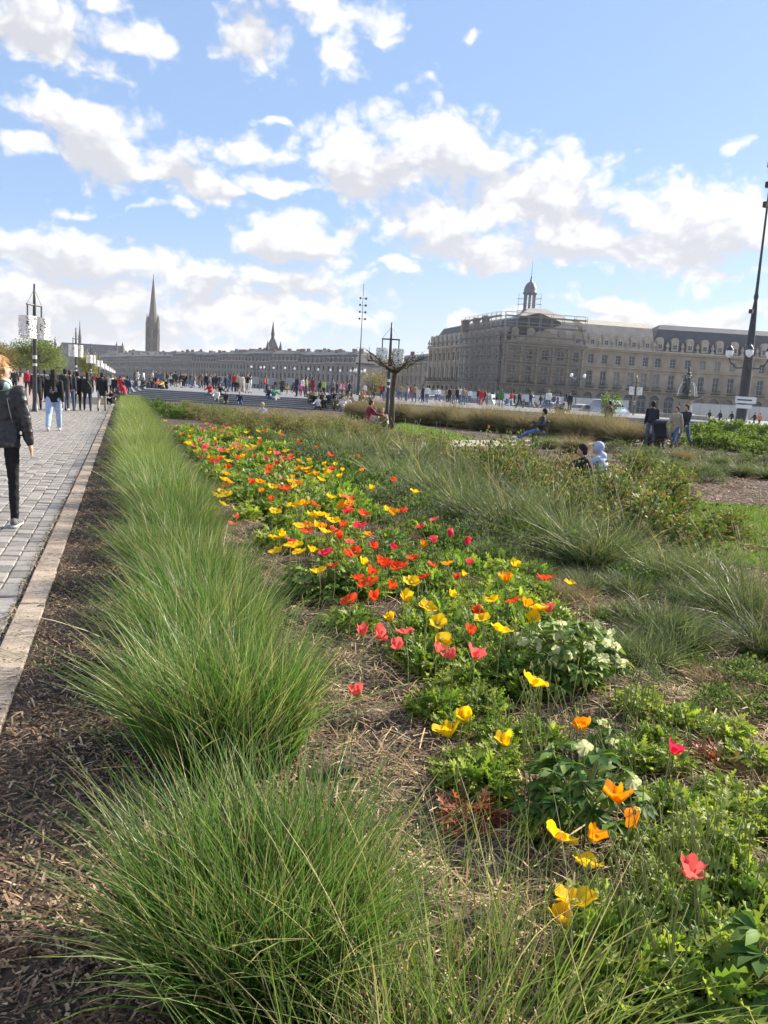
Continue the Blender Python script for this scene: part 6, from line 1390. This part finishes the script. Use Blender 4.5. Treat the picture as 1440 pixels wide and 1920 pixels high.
    if longhair: limb(H_, [q((0, -.06, 0)), J['neck']-fw*.085-up*.05, J['neck']-fw*.115-up*(.1+longhair)], [.085, .085, .05], 10); 
    if hood == 'up': H_ = MB(); T.ball(q((0, -.03, .03)), (.105, .115, .115), 14, 9); H_.ball(q((0, .05, .05)), (.06, .05, .04), 8, 6)
    out = {}
    out['body'] = remesh(B, 'body', vox*(.55 if fine else .8), 1 if fine else 1); out['trousers'] = remesh(L_, 'trousers', vox*.8, 2); out[top] = remesh(T, top, vox*.8, 3 if fine else 2)
    out['shoes'] = remesh(S, 'shoes', vox*.6, 1); out['hair'] = remesh(H_, 'hair', vox*.7, 2); return out
def join_person(name, parts, mats):
    V, Fs, mi = [], [], []
    for k, (pn, me) in enumerate(parts.items()):
        o_ = len(V); V += [tuple(v.co) for v in me.vertices]; Fs += [tuple(i+o_ for i in p.vertices) for p in me.polygons]; mi += [k]*len(me.polygons)
    me = bpy.data.meshes.new(name); me.from_pydata(V, [], Fs); me.polygons.foreach_set('material_index', mi); me.polygons.foreach_set('use_smooth', [True]*len(Fs)); me.update()
    for m_ in mats: me.materials.append(m_)
    return me
P_TOP, P_LEG, P_HAIR, P_SHOE, P_SKIN = propmat('cloth_top', 'top'), propmat('cloth_leg', 'leg'), propmat('hair_tone', 'hair', .6), propmat('shoe_tone', 'shoe'), propmat('skin_tone', 'skin', .6)
POSES = dict(
 stand=dict(thigh=(.05, -.04), arm=(.05, -.05), elbow=(.2, .15)), walk=dict(thigh=(.42, -.30), knee=(.12, .30), arm=(-.3, .35), elbow=(.2, .4)), walk2=dict(thigh=(-.28, .38), knee=(.35, .1), arm=(.35, -.3), elbow=(.35, .2)),
 talk=dict(thigh=(.08, -.06), splay=(.1, .08), arm=(.3, .1), elbow=(1.4, .3)), photo=dict(arm=(.9, .9), abd=(.25, .25), elbow=(1.2, 1.2)), pockets=dict(arm=(-.1, -.1), abd=(.3, .3), elbow=(.9, .9), cross=True),
 sit=dict(thigh=(1.45, 1.4), knee=(1.35, 1.2), lean=.2, seat=.38, arm=(.7, .8), elbow=(.8, .6), splay=(.12, .12)), sitlow=dict(thigh=(2.0, 2.1), knee=(1.9, 2.1), lean=.35, seat=.05, arm=(1.0, 1.1), elbow=(.5, .6), splay=(.15, .15)), recline=dict(thigh=(1.35, 1.25), knee=(.35, .2), lean=-.25, seat=.40, arm=(.3, .5), elbow=(1.2, 1.4)), bend=dict(thigh=(.7, .5), knee=(.9, .7), lean=.7, arm=(.6, .8), elbow=(.8, .8)))
FARM = [P_SKIN, P_LEG, P_TOP, P_SHOE, P_HAIR]
PROTO = {}
def far_mesh(pose, coat=False, lh=0, hood=False, skirt=False):
    k = (pose, coat, lh, hood, skirt)
    if k not in PROTO: PROTO[k] = join_person('person', person_meshes('p', POSES[pose], .034, False, 'jacket', .28 if coat else .02, lh, hood, 1.05, skirt), FARM)
    return PROTO[k]
CL = dict(black=(.02, .02, .024), navy=(.025, .035, .075), grey=(.14, .14, .15), charcoal=(.05, .05, .055), red=(.50, .03, .035), white=(.68, .67, .65), beige=(.45, .37, .27), green=(.03, .22, .10), yellow=(.62, .44, .12), pink=(.70, .10, .25), blue=(.09, .18, .42), cyan=(.10, .42, .55), maroon=(.20, .03, .045), tan=(.30, .22, .13), olive=(.10, .11, .05), lime=(.35, .50, .10), orange=(.65, .2, .04), lightblue=(.40, .50, .68), denim=(.09, .13, .24), jeans=(.27, .38, .58), brown=(.09, .055, .035), cream=(.6, .55, .45))
HAIRS = [(.03, .02, .015), (.06, .035, .02), (.14, .08, .04), (.02, .018, .018), (.28, .2, .1), (.1, .06, .03)]
SKINS = [(.52, .34, .25), (.46, .29, .2), (.38, .23, .15), (.56, .38, .29)]
prng = random.Random(77)
def person(loc, h, pose, top, leg, face, label, group=None, coat=False, lh=0, hood=False, skirt=False, hair=None, shoe=None, sit=False):
    o = ob('person', far_mesh(pose, coat, lh, hood, skirt), None, None, loc=loc, rot=(0, 0, face), scale=h/1.72); tag(o, label, 'person', group)
    o['top'] = CL[top]; o['leg'] = CL[leg]; o['hair'] = hair or prng.choice(HAIRS); o['shoe'] = CL[shoe or prng.choice(('black', 'white', 'grey', 'brown'))]; o['skin'] = prng.choice(SKINS); return o
# --- strollers and loungers on the stage: (x, y head, y feet, pose, top, leg, label words)
def on_stage(x, yt, yb, z=STAGE_Z, hgt=1.70):
    d = min(165.0, hgt*F_PX/(yb-yt)); p = at(x, yb, d); return (p.x, p.y, z)
STAGE = [(252, 'charcoal', 'black'), (258, 'white', 'denim'), (269, 'white', 'black'), (286, 'cream', 'black'), (293, 'grey', 'black'), (299, 'blue', 'black'), (306, 'grey', 'denim'), (312, 'black', 'grey'), (320, 'white', 'black'), (329, 'charcoal', 'tan'), (339, 'black', 'white'), (347, 'black', 'black'), (358, 'charcoal', 'denim'), (365, 'grey', 'white'), (374, 'brown', 'tan'), (378, 'tan', 'charcoal'), (386, 'black', 'navy'), (394, 'grey', 'denim'), (402, 'navy', 'black'), (407, 'black', 'navy'), (411, 'black', 'denim')]
for i, (x, t, l) in enumerate(STAGE):
    yt = 699+prng.uniform(-1, 2)+(x-330)*.02; yb = yt+prng.uniform(25, 29)
    person(on_stage(x, yt, yb), prng.uniform(1.6, 1.8), prng.choice(('stand', 'talk', 'walk', 'pockets', 'photo', 'walk2')), t, l, prng.uniform(0, 6.28), f'person in a {t} top and {l} trousers in the crowd on the stage', 'crowd standing on the stage', coat=prng.random() < .25, lh=prng.choice((0, 0, .1)))
for i in range(26):
    x = prng.uniform(262, 420); yt = 700+prng.uniform(-1, 2)+(x-330)*.02; yb = yt+prng.uniform(20, 27); t = prng.choice(('black', 'black', 'charcoal', 'navy', 'grey', 'brown'))
    person(on_stage(x, yt, yb), prng.uniform(1.6, 1.8), prng.choice(('stand', 'talk', 'walk', 'pockets')), t, prng.choice(('black', 'navy', 'denim')), prng.uniform(0, 6.28), f'person in a {t} top deeper in the crowd on the stage', 'crowd standing on the stage', coat=prng.random() < .3)
NAMED = [(431, 699, 732, 'stand', 'grey', 'denim', 'person in grey beside the one in a red jacket'), (438, 698, 733, 'talk', 'red', 'black', 'person in a bright red jacket and black trousers on the stage'), (444, 697, 732, 'stand', 'beige', 'black', 'person in a beige top close behind the red jacket'), (454, 701, 736, 'walk', 'cream', 'cream', 'person all in cream walking across the stage'),
 (463, 702, 738, 'photo', 'black', 'cream', 'person in black with cream trousers lifting a camera'), (469, 705, 738, 'stand', 'white', 'white', 'person all in white beside the one with a camera'), (538, 721, 743, 'walk', 'yellow', 'tan', 'child in a yellow coat running on the stage'), (556, 707, 745, 'stand', 'navy', 'navy', 'tall person all in navy standing on the stage edge'), (562, 721, 746, 'stand', 'pink', 'maroon', 'child in a pink top beside the person in navy'),
 (573, 710, 748, 'talk', 'tan', 'brown', 'person in tan beside the stage edge'), (585, 709, 748, 'stand', 'maroon', 'maroon', 'person all in maroon with a pale cap'), (600, 715, 743, 'walk', 'black', 'grey', 'person in black behind the lime vest'), (606, 714, 744, 'stand', 'lime', 'black', 'person in a lime vest and black trousers'), (623, 713, 748, 'stand', 'grey', 'charcoal', 'person in a long grey top before the quay houses'), (642, 717, 746, 'stand', 'pink', 'grey', 'person in pink and grey walking on the stage'), (651, 716, 746, 'walk', 'tan', 'black', 'person in tan and black striding on the stage'), (657, 717, 746, 'stand', 'black', 'black', 'slim person all in black near the light mast'), (683, 720, 748, 'walk', 'white', 'orange', 'person in white with orange shorts near the light mast'),
 (715, 722, 750, 'stand', 'red', 'charcoal', 'person in red behind the plane tree'), (747, 723, 750, 'walk', 'blue', 'denim', 'person in blue right of the plane tree'), (761, 724, 752, 'stand', 'cyan', 'denim', 'person in a cyan jacket right of the plane tree'), (770, 725, 752, 'walk', 'red', 'grey', 'person in red beside the cyan jacket'), (792, 723, 757, 'stand', 'black', 'black', 'tall figure in black at the corner of the palace'), (820, 731, 758, 'walk', 'white', 'denim', 'person in white strolling before the parked cars'), (837, 732, 760, 'walk2', 'tan', 'black', 'person in tan strolling before the parked cars'), (842, 731, 760, 'stand', 'black', 'black', 'person in black beside the one in tan'), (857, 730, 762, 'stand', 'black', 'navy', 'dark figure before the blue grey car'),
 (901, 735, 766, 'stand', 'red', 'red', 'person dressed all in red beside the white van'), (907, 737, 767, 'walk', 'black', 'black', 'person in black close behind the one in red'), (931, 738, 766, 'stand', 'olive', 'black', 'person in olive right of the white van'), (938, 738, 770, 'stand', 'green', 'olive', 'person in dark green right of the white van'), (957, 742, 770, 'walk', 'red', 'white', 'person in a red top and white trousers striding'), (963, 748, 774, 'walk2', 'charcoal', 'charcoal', 'person in charcoal behind the red top'), (973, 741, 774, 'walk', 'black', 'black', 'person with flowing black coat before the hoarding'), (981, 749, 772, 'stand', 'lightblue', 'grey', 'person in light blue before the charcoal car'), (996, 744, 774, 'walk', 'white', 'cream', 'person all in white before the hoarding'), (1012, 750, 774, 'walk2', 'black', 'navy', 'short figure in black before the hoarding'), (1023, 748, 774, 'stand', 'white', 'navy', 'person in a white top and navy trousers before the hoarding'), (1066, 746, 781, 'stand', 'black', 'black', 'tall figure in black beside the seated couple'), (1059, 749, 780, 'stand', 'grey', 'white', 'person in grey and white between dark figures')]
for (x, yt, yb, ps, t, l, lb) in NAMED:
    ch = 'child' in lb; person(on_stage(x, yt, yb, hgt=1.2 if ch else 1.72), 1.15 if ch else 1.72, ps, t, l, prng.uniform(0, 6.28), lb, 'people on the stage', coat=t in ('black', 'beige', 'navy') and prng.random() < .4, lh=prng.choice((0, .1)))
# seated on the stage edge and its steps
EDGE = (PB-PA).normalized(); ENORM = Vector((EDGE.y, -EDGE.x))
def on_step(x, k):
    """where the sight line of pixel column x meets step k (0 = stage edge)"""
    a = dirto(x, 745); dv = Vector((math.sin(a), math.cos(a))); p0 = PA+ENORM*(.42*k-.2)
    den = dv.x*EDGE.y-dv.y*EDGE.x; t = (p0.x*EDGE.y-p0.y*EDGE.x)/den; return Vector((dv.x*t, dv.y*t, STAGE_Z-.125*k-.36))
SEATED = [(394, 1, 'red', 'grey', 'person in a red jacket seated on the stage steps'), (411, 1, 'black', 'black', 'person in black seated beside the red jacket'), (502, 1, 'navy', 'denim', 'person in navy seated at the stage edge'), (513, 1, 'green', 'white', 'person in a green jacket seated at the stage edge'), (590, 2, 'green', 'navy', 'person in green seated on the steps among friends'), (603, 2, 'brown', 'black', 'person in brown seated on the steps among friends'), (581, 2, 'olive', 'brown', 'person in olive seated on the steps among friends'), (640, 1, 'black', 'grey', 'person in black seated left of the hedge'), (654, 1, 'charcoal', 'black', 'person in charcoal seated left of the hedge'), (675, 1, 'black', 'denim', 'person in black seated near the hedge end'), (1048, 1, 'charcoal', 'black', 'left one of the seated couple at the right of the stage'), (1056, 1, 'olive', 'black', 'right one of the seated couple at the right of the stage'),
 (406, 4, 'white', 'grey', 'person in white sitting low on the steps'), (424, 5, 'charcoal', 'olive', 'person in charcoal sitting low on the steps'), (449, 5, 'navy', 'denim', 'person in navy sitting low on the steps'), (598, 5, 'white', 'navy', 'person in a loose white shirt sitting below the steps'), (608, 5, 'black', 'black', 'person in a black vest beside the loose white shirt'), (629, 5, 'olive', 'black', 'person in olive sitting below the steps'), (644, 5, 'white', 'denim', 'person with back turned in a white shirt below the steps')]
for (x, k, t, l, lb) in SEATED:
    person(on_step(x, k), 1.72, 'sit', t, l, math.pi+prng.uniform(-.7, .7), lb, 'people seated on the stage steps')
for (x, t, lb) in [(256, 'grey', 'person in grey sprawled at the stage corner'), (266, 'black', 'person in black sprawled at the stage corner'), (277, 'olive', 'person in olive sprawled at the stage corner'), (284, 'charcoal', 'person in charcoal sitting at the stage corner'), (292, 'red', 'person in dull red sitting at the stage corner'), (300, 'navy', 'person in navy sitting at the stage corner'), (306, 'yellow', 'person with yellow clothing sitting at the stage corner'), (312, 'black', 'person in black sitting right of the yellow one')]:
    p = at(x, 725, 66+prng.uniform(-1, 4)); person((p.x, p.y, STAGE_Z-.02), 1.7, 'sitlow', t, prng.choice(('black', 'denim', 'charcoal', 'grey', 'navy')), math.pi+prng.uniform(-1, 1), lb, 'people sitting at the stage corner')
# far crowd along the promenade
for i in range(46):
    Y = prng.uniform(62, 190); X = prng.uniform(-5.5, .3) if prng.random() < .75 else prng.uniform(-14, -5)
    t = prng.choice(('black', 'black', 'charcoal', 'navy', 'grey', 'white', 'tan', 'red')); person((X, Y, -.012), prng.uniform(1.6, 1.8), prng.choice(('walk', 'walk2', 'stand')), t, prng.choice(('black', 'denim', 'navy')), prng.choice((0, math.pi))+prng.uniform(-.3, .3), f'small distant stroller in a {t} top far along the promenade', 'distant strollers on the promenade', coat=prng.random() < .3)
for i in range(34):
    x = prng.uniform(690, 1060); p = at(x, 745, prng.uniform(68, 110)); t = prng.choice(('black', 'grey', 'navy', 'white', 'tan')); person((p.x, p.y, STAGE_Z), prng.uniform(1.6, 1.8), prng.choice(('walk', 'stand', 'talk')), t, 'denim', prng.uniform(0, 6.28), f'stroller in a {t} top among the people beyond the hedge', 'strollers beyond the hedge')
for i in range(24):
    x = prng.uniform(420, 690); p = at(x, 745, prng.uniform(72, 120)); t = prng.choice(('black', 'grey', 'navy', 'white', 'tan', 'red', 'charcoal')); person((p.x, p.y, STAGE_Z), prng.uniform(1.6, 1.8), prng.choice(('walk', 'stand', 'talk', 'pockets', 'walk2')), t, prng.choice(('black', 'denim', 'grey')), prng.uniform(0, 6.28), f'stroller in a {t} top on the stage before the quay houses', 'strollers on the middle of the stage')
for i in range(12):
    x = prng.uniform(640, 760); k = prng.randrange(1, 5); t = prng.choice(('black', 'white', 'grey', 'navy')); person(on_step(x-60, k), 1.7, 'sit', t, prng.choice(('black', 'denim', 'olive')), math.pi+prng.uniform(-.8, .8), f'person in a {t} top lounging on the steps left of the hedge', 'people lounging on the steps')
for (x, d) in [(1350, 95), (1415, 100), (1425, 92), (1330, 105), (1372, 98)]:
    p = at(x, 780, d); person((p.x, p.y, -.03), 1.72, 'walk', 'black' if x != 1425 else 'orange', 'black', 1.5, 'dark passer-by before the rear front hoarding' if x != 1425 else 'passer-by in orange before the rear front hoarding', 'passers-by before the rear front')
# people in the garden
def in_garden(x, yb, d=None):
    return px(x, yb) if d is None else Vector((*at(x, yb, d)[:2], .01))
person(in_garden(497, 792), 1.6, 'sitlow', 'lightblue', 'denim', 2.2, 'person in light blue with a straw hat sitting in the planting', None, hair=(.45, .33, .2))
person(in_garden(687, 812), 1.72, 'sit', 'maroon', 'navy', -1.6, 'person in a dark red jacket sitting before the plane tree')
person(in_garden(703, 800), 1.65, 'sitlow', 'white', 'black', 2.6, 'person in a white shirt sitting left of the plane tree'); person(in_garden(715, 802), 1.65, 'sitlow', 'tan', 'olive', 2.9, 'fair haired person sitting beside the plane trunk', hair=(.4, .28, .14))
person(in_garden(1138, 820, 42), 1.75, 'stand', 'black', 'black', .3, 'dark figure standing among the shrubs left of the fountain', coat=True)
person(in_garden(1095, 812, 44), 1.65, 'sitlow', 'maroon', 'black', .5, 'person in maroon sitting behind the hedge'); person(in_garden(1105, 814, 44), 1.65, 'sitlow', 'white', 'grey', -.3, 'person in white sitting behind the hedge')
b_ = person(BENCH_P+Vector((-.15, -.3, .03)), 1.72, 'recline', 'charcoal', 'blue', R_(62), 'man in charcoal and blue jeans stretched out on the bench')
# near-mid figures with separate clothes
def clothed(loc, h, pose, face, label, cols, group=None, top='jacket', vox=.022, extra=None, **kw):
    parts = person_meshes('p', POSES[pose] if isinstance(pose, str) else pose, vox, False, top, **kw); root = empty('person', loc, face, h/1.72); tag(root, label, 'person', group)
    for pn, me in parts.items():
        key = {'body': 'skin', 'trousers': 'leg', 'shoes': 'shoe', 'hair': 'hair'}.get(pn, 'top'); c = cols[key]
        c = CL[c] if isinstance(c, str) else c; me.polygons.foreach_set('use_smooth', [True]*len(me.polygons))
        ob(pn, me, mat(f'cloth_{key}_{c[0]:.3f}_{c[1]:.3f}_{c[2]:.3f}', c, .8 if key != 'skin' else .55, var=.22 if key != 'skin' else .06, scale=9, bump=.35 if key in ('top', 'leg') else 0, bscale=14), root)
    return root, parts
SK = (.5, .32, .23); DK = (.025, .018, .015)
WALKG = 'walkers on the setts'
w2, w2p = clothed(px(101, 809), 1.67, 'walk2', .0, 'woman with long dark hair, black hoodie and pale blue jeans walking away', dict(skin=SK, leg=(.36, .47, .66), top=(.012, .012, .014), shoe='white', hair=DK), WALKG, 'hoodie', hem=.06, longhair=.16, hood=True, wide=1.28)
m = MB()   # thin white line drawing on the back of the hoodie
for a, b in [((-.09, 1.10), (.02, 1.30)), ((.02, 1.30), (.10, 1.12)), ((.10, 1.12), (-.09, 1.10)), ((-.06, 1.24), (.09, 1.22)), ((-.06, 1.24), (-.02, 1.06)), ((.09, 1.22), (-.02, 1.06)), ((-.1, 1.16), (.11, 1.17))]:
    a, b = Vector((a[0], 0, a[1])), Vector((b[0], 0, b[1])); n = (b-a).normalized(); s = Vector((-n.z, 0, n.x))*.004; m.quad(a-s, b-s, b+s, a+s)
pr = m.build('hoodie_print', mat('print_white', (.55, .55, .55), .8), w2); pr.location = (0, -.150, -.02)
clothed(px(122, 772), 1.78, 'walk', .05, 'man in a dark jacket behind the woman in pale jeans', dict(skin=SK, leg='charcoal', top=(.03, .03, .034), shoe='white', hair=DK), WALKG)
clothed(px(131, 771), 1.76, 'walk2', -.05, 'man in a navy jacket and denim beside the dark jacket', dict(skin=SK, leg='denim', top=(.035, .04, .05), shoe='black', hair=(.1, .06, .03)), WALKG)
clothed(px(145, 770), 1.66, 'stand', 0.0, 'person in a black coat and black trousers walking away', dict(skin=SK, leg='black', top='black', shoe='black', hair=DK), WALKG, 'coat', hem=.2)
w5, _ = clothed(px(164, 771), 1.7, 'walk', .05, 'person in dark clothes with a grey shoulder bag', dict(skin=SK, leg='navy', top=(.03, .028, .03), shoe='black', hair=(.05, .03, .02)), WALKG, hem=.1, longhair=.05)
m = MB(); m.box((.2, -.03, .92), (.1, .3, .22), 0, 0, .8); m.tube([(.2, -.03, 1.02), (.0, -.16, 1.3), (-.12, 0, 1.42)], .012, 6); m.build('shoulder_bag', mat('bag_grey', (.3, .3, .31), .7), w5)
clothed(px(191, 771), 1.74, 'walk2', -.05, 'person in a long black coat and beige trousers nearest the grass row', dict(skin=SK, leg=(.42, .36, .28), top=(.022, .022, .025), shoe='brown', hair=(.04, .03, .025)), WALKG, 'coat', hem=.2)
w7, _ = clothed(px(70, 768), 1.74, 'walk', .1, 'person in a black coat partly hidden by the lantern post', dict(skin=SK, leg='black', top='black', shoe='black', hair=DK), WALKG, 'coat', hem=.2)
m = MB(); m.box((-.24, 0, .95), (.12, .3, .24), 0, 0, .85); m.build('handbag', mat('bag_brown', (.16, .08, .04), .6), w7)
clothed(px(52, 741, -.012), 1.7, 'stand', 3.3, 'person in a red jacket coming along the promenade', dict(skin=SK, leg='black', top=(.42, .03, .05), shoe='black', hair=DK), 'strollers on the promenade')
clothed(px(28, 738, -.012), 1.74, 'walk', 3.0, 'person in dark clothes near the river end of the promenade', dict(skin=SK, leg='black', top='charcoal', shoe='black', hair=DK), 'strollers on the promenade')
clothed(px(84, 752), 1.7, 'walk', .2, 'person in charcoal right of the lantern post', dict(skin=SK, leg='black', top='charcoal', shoe='black', hair=DK), WALKG)
clothed(px(212, 758), 1.65, 'sitlow', 2.6, 'person in black sitting on the setts by the grass end', dict(skin=SK, leg='black', top='black', shoe='white', hair=DK), 'people sitting by the grass end')
clothed(px(234, 752)+Vector((0, 0, .0)), 1.7, 'sit', 1.2, 'person in a bright red jacket sitting by the grass end', dict(skin=SK, leg='black', top=(.55, .03, .06), shoe='black', hair=DK), 'people sitting by the grass end')
clothed(px(225, 750), 1.7, 'sitlow', 1.8, 'person in charcoal sitting beside the bright red jacket', dict(skin=SK, leg='charcoal', top='charcoal', shoe='black', hair=DK), 'people sitting by the grass end')
# garden group with the stroller
GG = 'group with the stroller on the garden path'
g1, _ = clothed(in_garden(1217, 838), 1.78, 'stand', -.5, 'man in a dark jacket with a backpack seen from behind', dict(skin=SK, leg='denim', top=(.018, .02, .03), shoe='black', hair=DK), GG)
m = MB(); m.box((0, -.20, 1.22), (.30, .16, .44), 0, 0, .86); bp_ = m.build('backpack', mat('pack', (.03, .034, .045), .8, var=.3, scale=12), g1); m = MB(); m.box((0, -.30, 1.12), (.22, .06, .2), 0, 0, .85); m.build('pocket', MATS['pack'], bp_)
clothed(in_garden(1262, 842), 1.68, 'walk', 1.9, 'woman in a beige coat and blue jeans beside the stroller', dict(skin=SK, leg='denim', top=(.36, .31, .23), shoe='brown', hair=(.12, .06, .03)), GG, 'coat', hem=.22)
clothed(in_garden(1280, 839), 1.78, 'walk2', 1.9, 'man in a dark blue jacket behind the beige coat', dict(skin=SK, leg='denim', top=(.025, .03, .05), shoe='brown', hair=DK), GG)
clothed(px(1134, 914), 1.62, 'sitlow', .8, 'child in a pale blue hoodie with the hood up', dict(skin=SK, leg='grey', top=(.42, .48, .66), shoe='white', hair=DK), None, 'hoodie', hood='up')
clothed(px(1106, 920), 1.6, 'sitlow', 1.2, 'dark haired youth in a black jacket sitting beside the child', dict(skin=SK, leg='black', top=(.02, .022, .028), shoe='black', hair=DK))
# red-haired woman walking away along the setts
def red_woman():
    ps = dict(thigh=(-.10, .10), knee=(.16, .05), arm=(.05, -.10), abd=(.16, .20), elbow=(.22, .28), lean=.02, splay=(.02, .02)); p = px(4, 992)
    parts = person_meshes('w', ps, .018, True, 'jacket', .08, 0, True, .86, False, 'bun', -.75)
    root = empty('person', (p.x, p.y, .0), -.12, 1.66/1.72); tag(root, 'woman with red hair tied back, charcoal rain jacket and black leggings', 'person', None)
    M_ = dict(body=M_SKIN, trousers=mat('legging_black', (.012, .012, .014), .7, var=.2, scale=8, bump=.3, bscale=10), jacket=mat('rain_jacket', (.030, .030, .034), .42, var=.25, scale=5, bump=.9, bscale=7, spec=.45), shoes=mat('sneaker_grey', (.13, .14, .15), .8, var=.2, scale=30), hair=mat('hair_red', (.43, .21, .085), .5, col2=(.62, .36, .17), scale=28, bump=.6, bscale=50))
    from mathutils import noise as mn
    for k, me in parts.items():
        if k in ('jacket', 'trousers', 'hair'):     # folds of the cloth, strands of the hair
            amp, fr = {'jacket': (.010, (9, 9, 13)), 'trousers': (.007, (10, 10, 20)), 'hair': (.006, (40, 40, 12))}[k]
            me.update(); nn = [v.normal.copy() for v in me.vertices]
            for v, n0 in zip(me.vertices, nn):
                c = v.co; w = mn.noise(Vector((c.x*fr[0]+c.z*4, c.y*fr[1], c.z*fr[2]-c.x*5)))+.5*mn.noise(Vector((c.x*24, c.y*24, c.z*30)))
                v.co = c+n0*amp*(abs(w)*1.6-.4)
        me.polygons.foreach_set('use_smooth', [True]*len(me.polygons)); ob(k, me, M_[k], root)
    J, P, up, fw, lift = joints(ps); n = J['neck']; mb = MB()
    mb.tube([n-up*.045-fw*.01, n-up*.01, n+up*.04+fw*.005, n+up*.06], [(.11, .115), (.118, .118), (.10, .10), (.082, .085)], 16); mb.ball(n-fw*.09-up*.01, (.12, .06, .065), 12, 8)
    s = remesh(mb, 'scarf', .012, 3); s.polygons.foreach_set('use_smooth', [True]*len(s.polygons)); ob('scarf', s, mat('scarf_mint', (.36, .48, .45), .9, var=.2, scale=14, bump=.5, bscale=22), root)
    for i, sd in ((0, -1), (1, 1)):
        h, t = J['heel', i], J['toe', i]; mb = MB(); mb.tube([h+Vector((0, -.035, -.028)), h.lerp(t, .5)+Vector((0, 0, -.022)), t+Vector((0, .028, -.022))], [(.036, .016), (.041, .016), (.034, .014)], 12); mb.build('sole', mat('sole_white', (.68, .68, .66), .7), root, smooth=True)
    # strands combed back to the knot
    hd = J['head']; HT = Matrix.Rotation(-.75, 3, 'Z'); rg = random.Random(3); mb = MB()
    for q in range(300):
        a = rg.uniform(-1.45, 1.45); e0 = rg.uniform(.15, 1.25); pts = []
        for t in (0, .25, .5, .75, 1):
            th = e0+(2.75-e0)*t; sp = a*(1-.75*t**2); r = 1.045+rg.uniform(-.02, .05)
            v = Vector((.087*math.sin(sp)*math.sin(max(.5, th))*r, -.022+.102*math.cos(th)*r, .04+.094*math.sin(th)*math.cos(sp*.9)*r-.03*t))
            pts.append(hd+HT @ v)
        mb.tube(pts, [.0012, .002, .002, .0018, .001], 4, cap=False)
    mb.build('hair_strand', M_['hair'], root)['kind'] = 'stuff'
    # pale piping on the back seam and the pocket of the jacket
    mb = MB(); c = Vector((0, 0, lift)); mb.tube([c+up*.38+Vector((.09, -.128, 0)), c+up*.26+Vector((.11, -.122, 0)), c+up*.14+Vector((.135, -.105, 0))], .004, 6); mb.build('piping', mat('piping_grey', (.12, .125, .13), .4), root)
red_woman()
bpy.data.scenes.remove(TMP)

# ================================================================ AIR
hm, nt = _nt('haze_air'); pv = nt.nodes.new('ShaderNodeVolumePrincipled'); ho = nt.nodes.new('ShaderNodeOutputMaterial'); nt.links.new(pv.outputs[0], ho.inputs['Volume'])
pv.inputs['Color'].default_value = (.9, .93, 1.0, 1); pv.inputs['Density'].default_value = .00012; pv.inputs['Anisotropy'].default_value = .2
mb = MB(); mb.slab(-3100, 3100, -320, 5100, -1.0, 130); hzo = mb.build('haze', hm); tag(hzo, 'thin pale spring haze over the whole square', kind='stuff')
cy.volume_bounces = 0
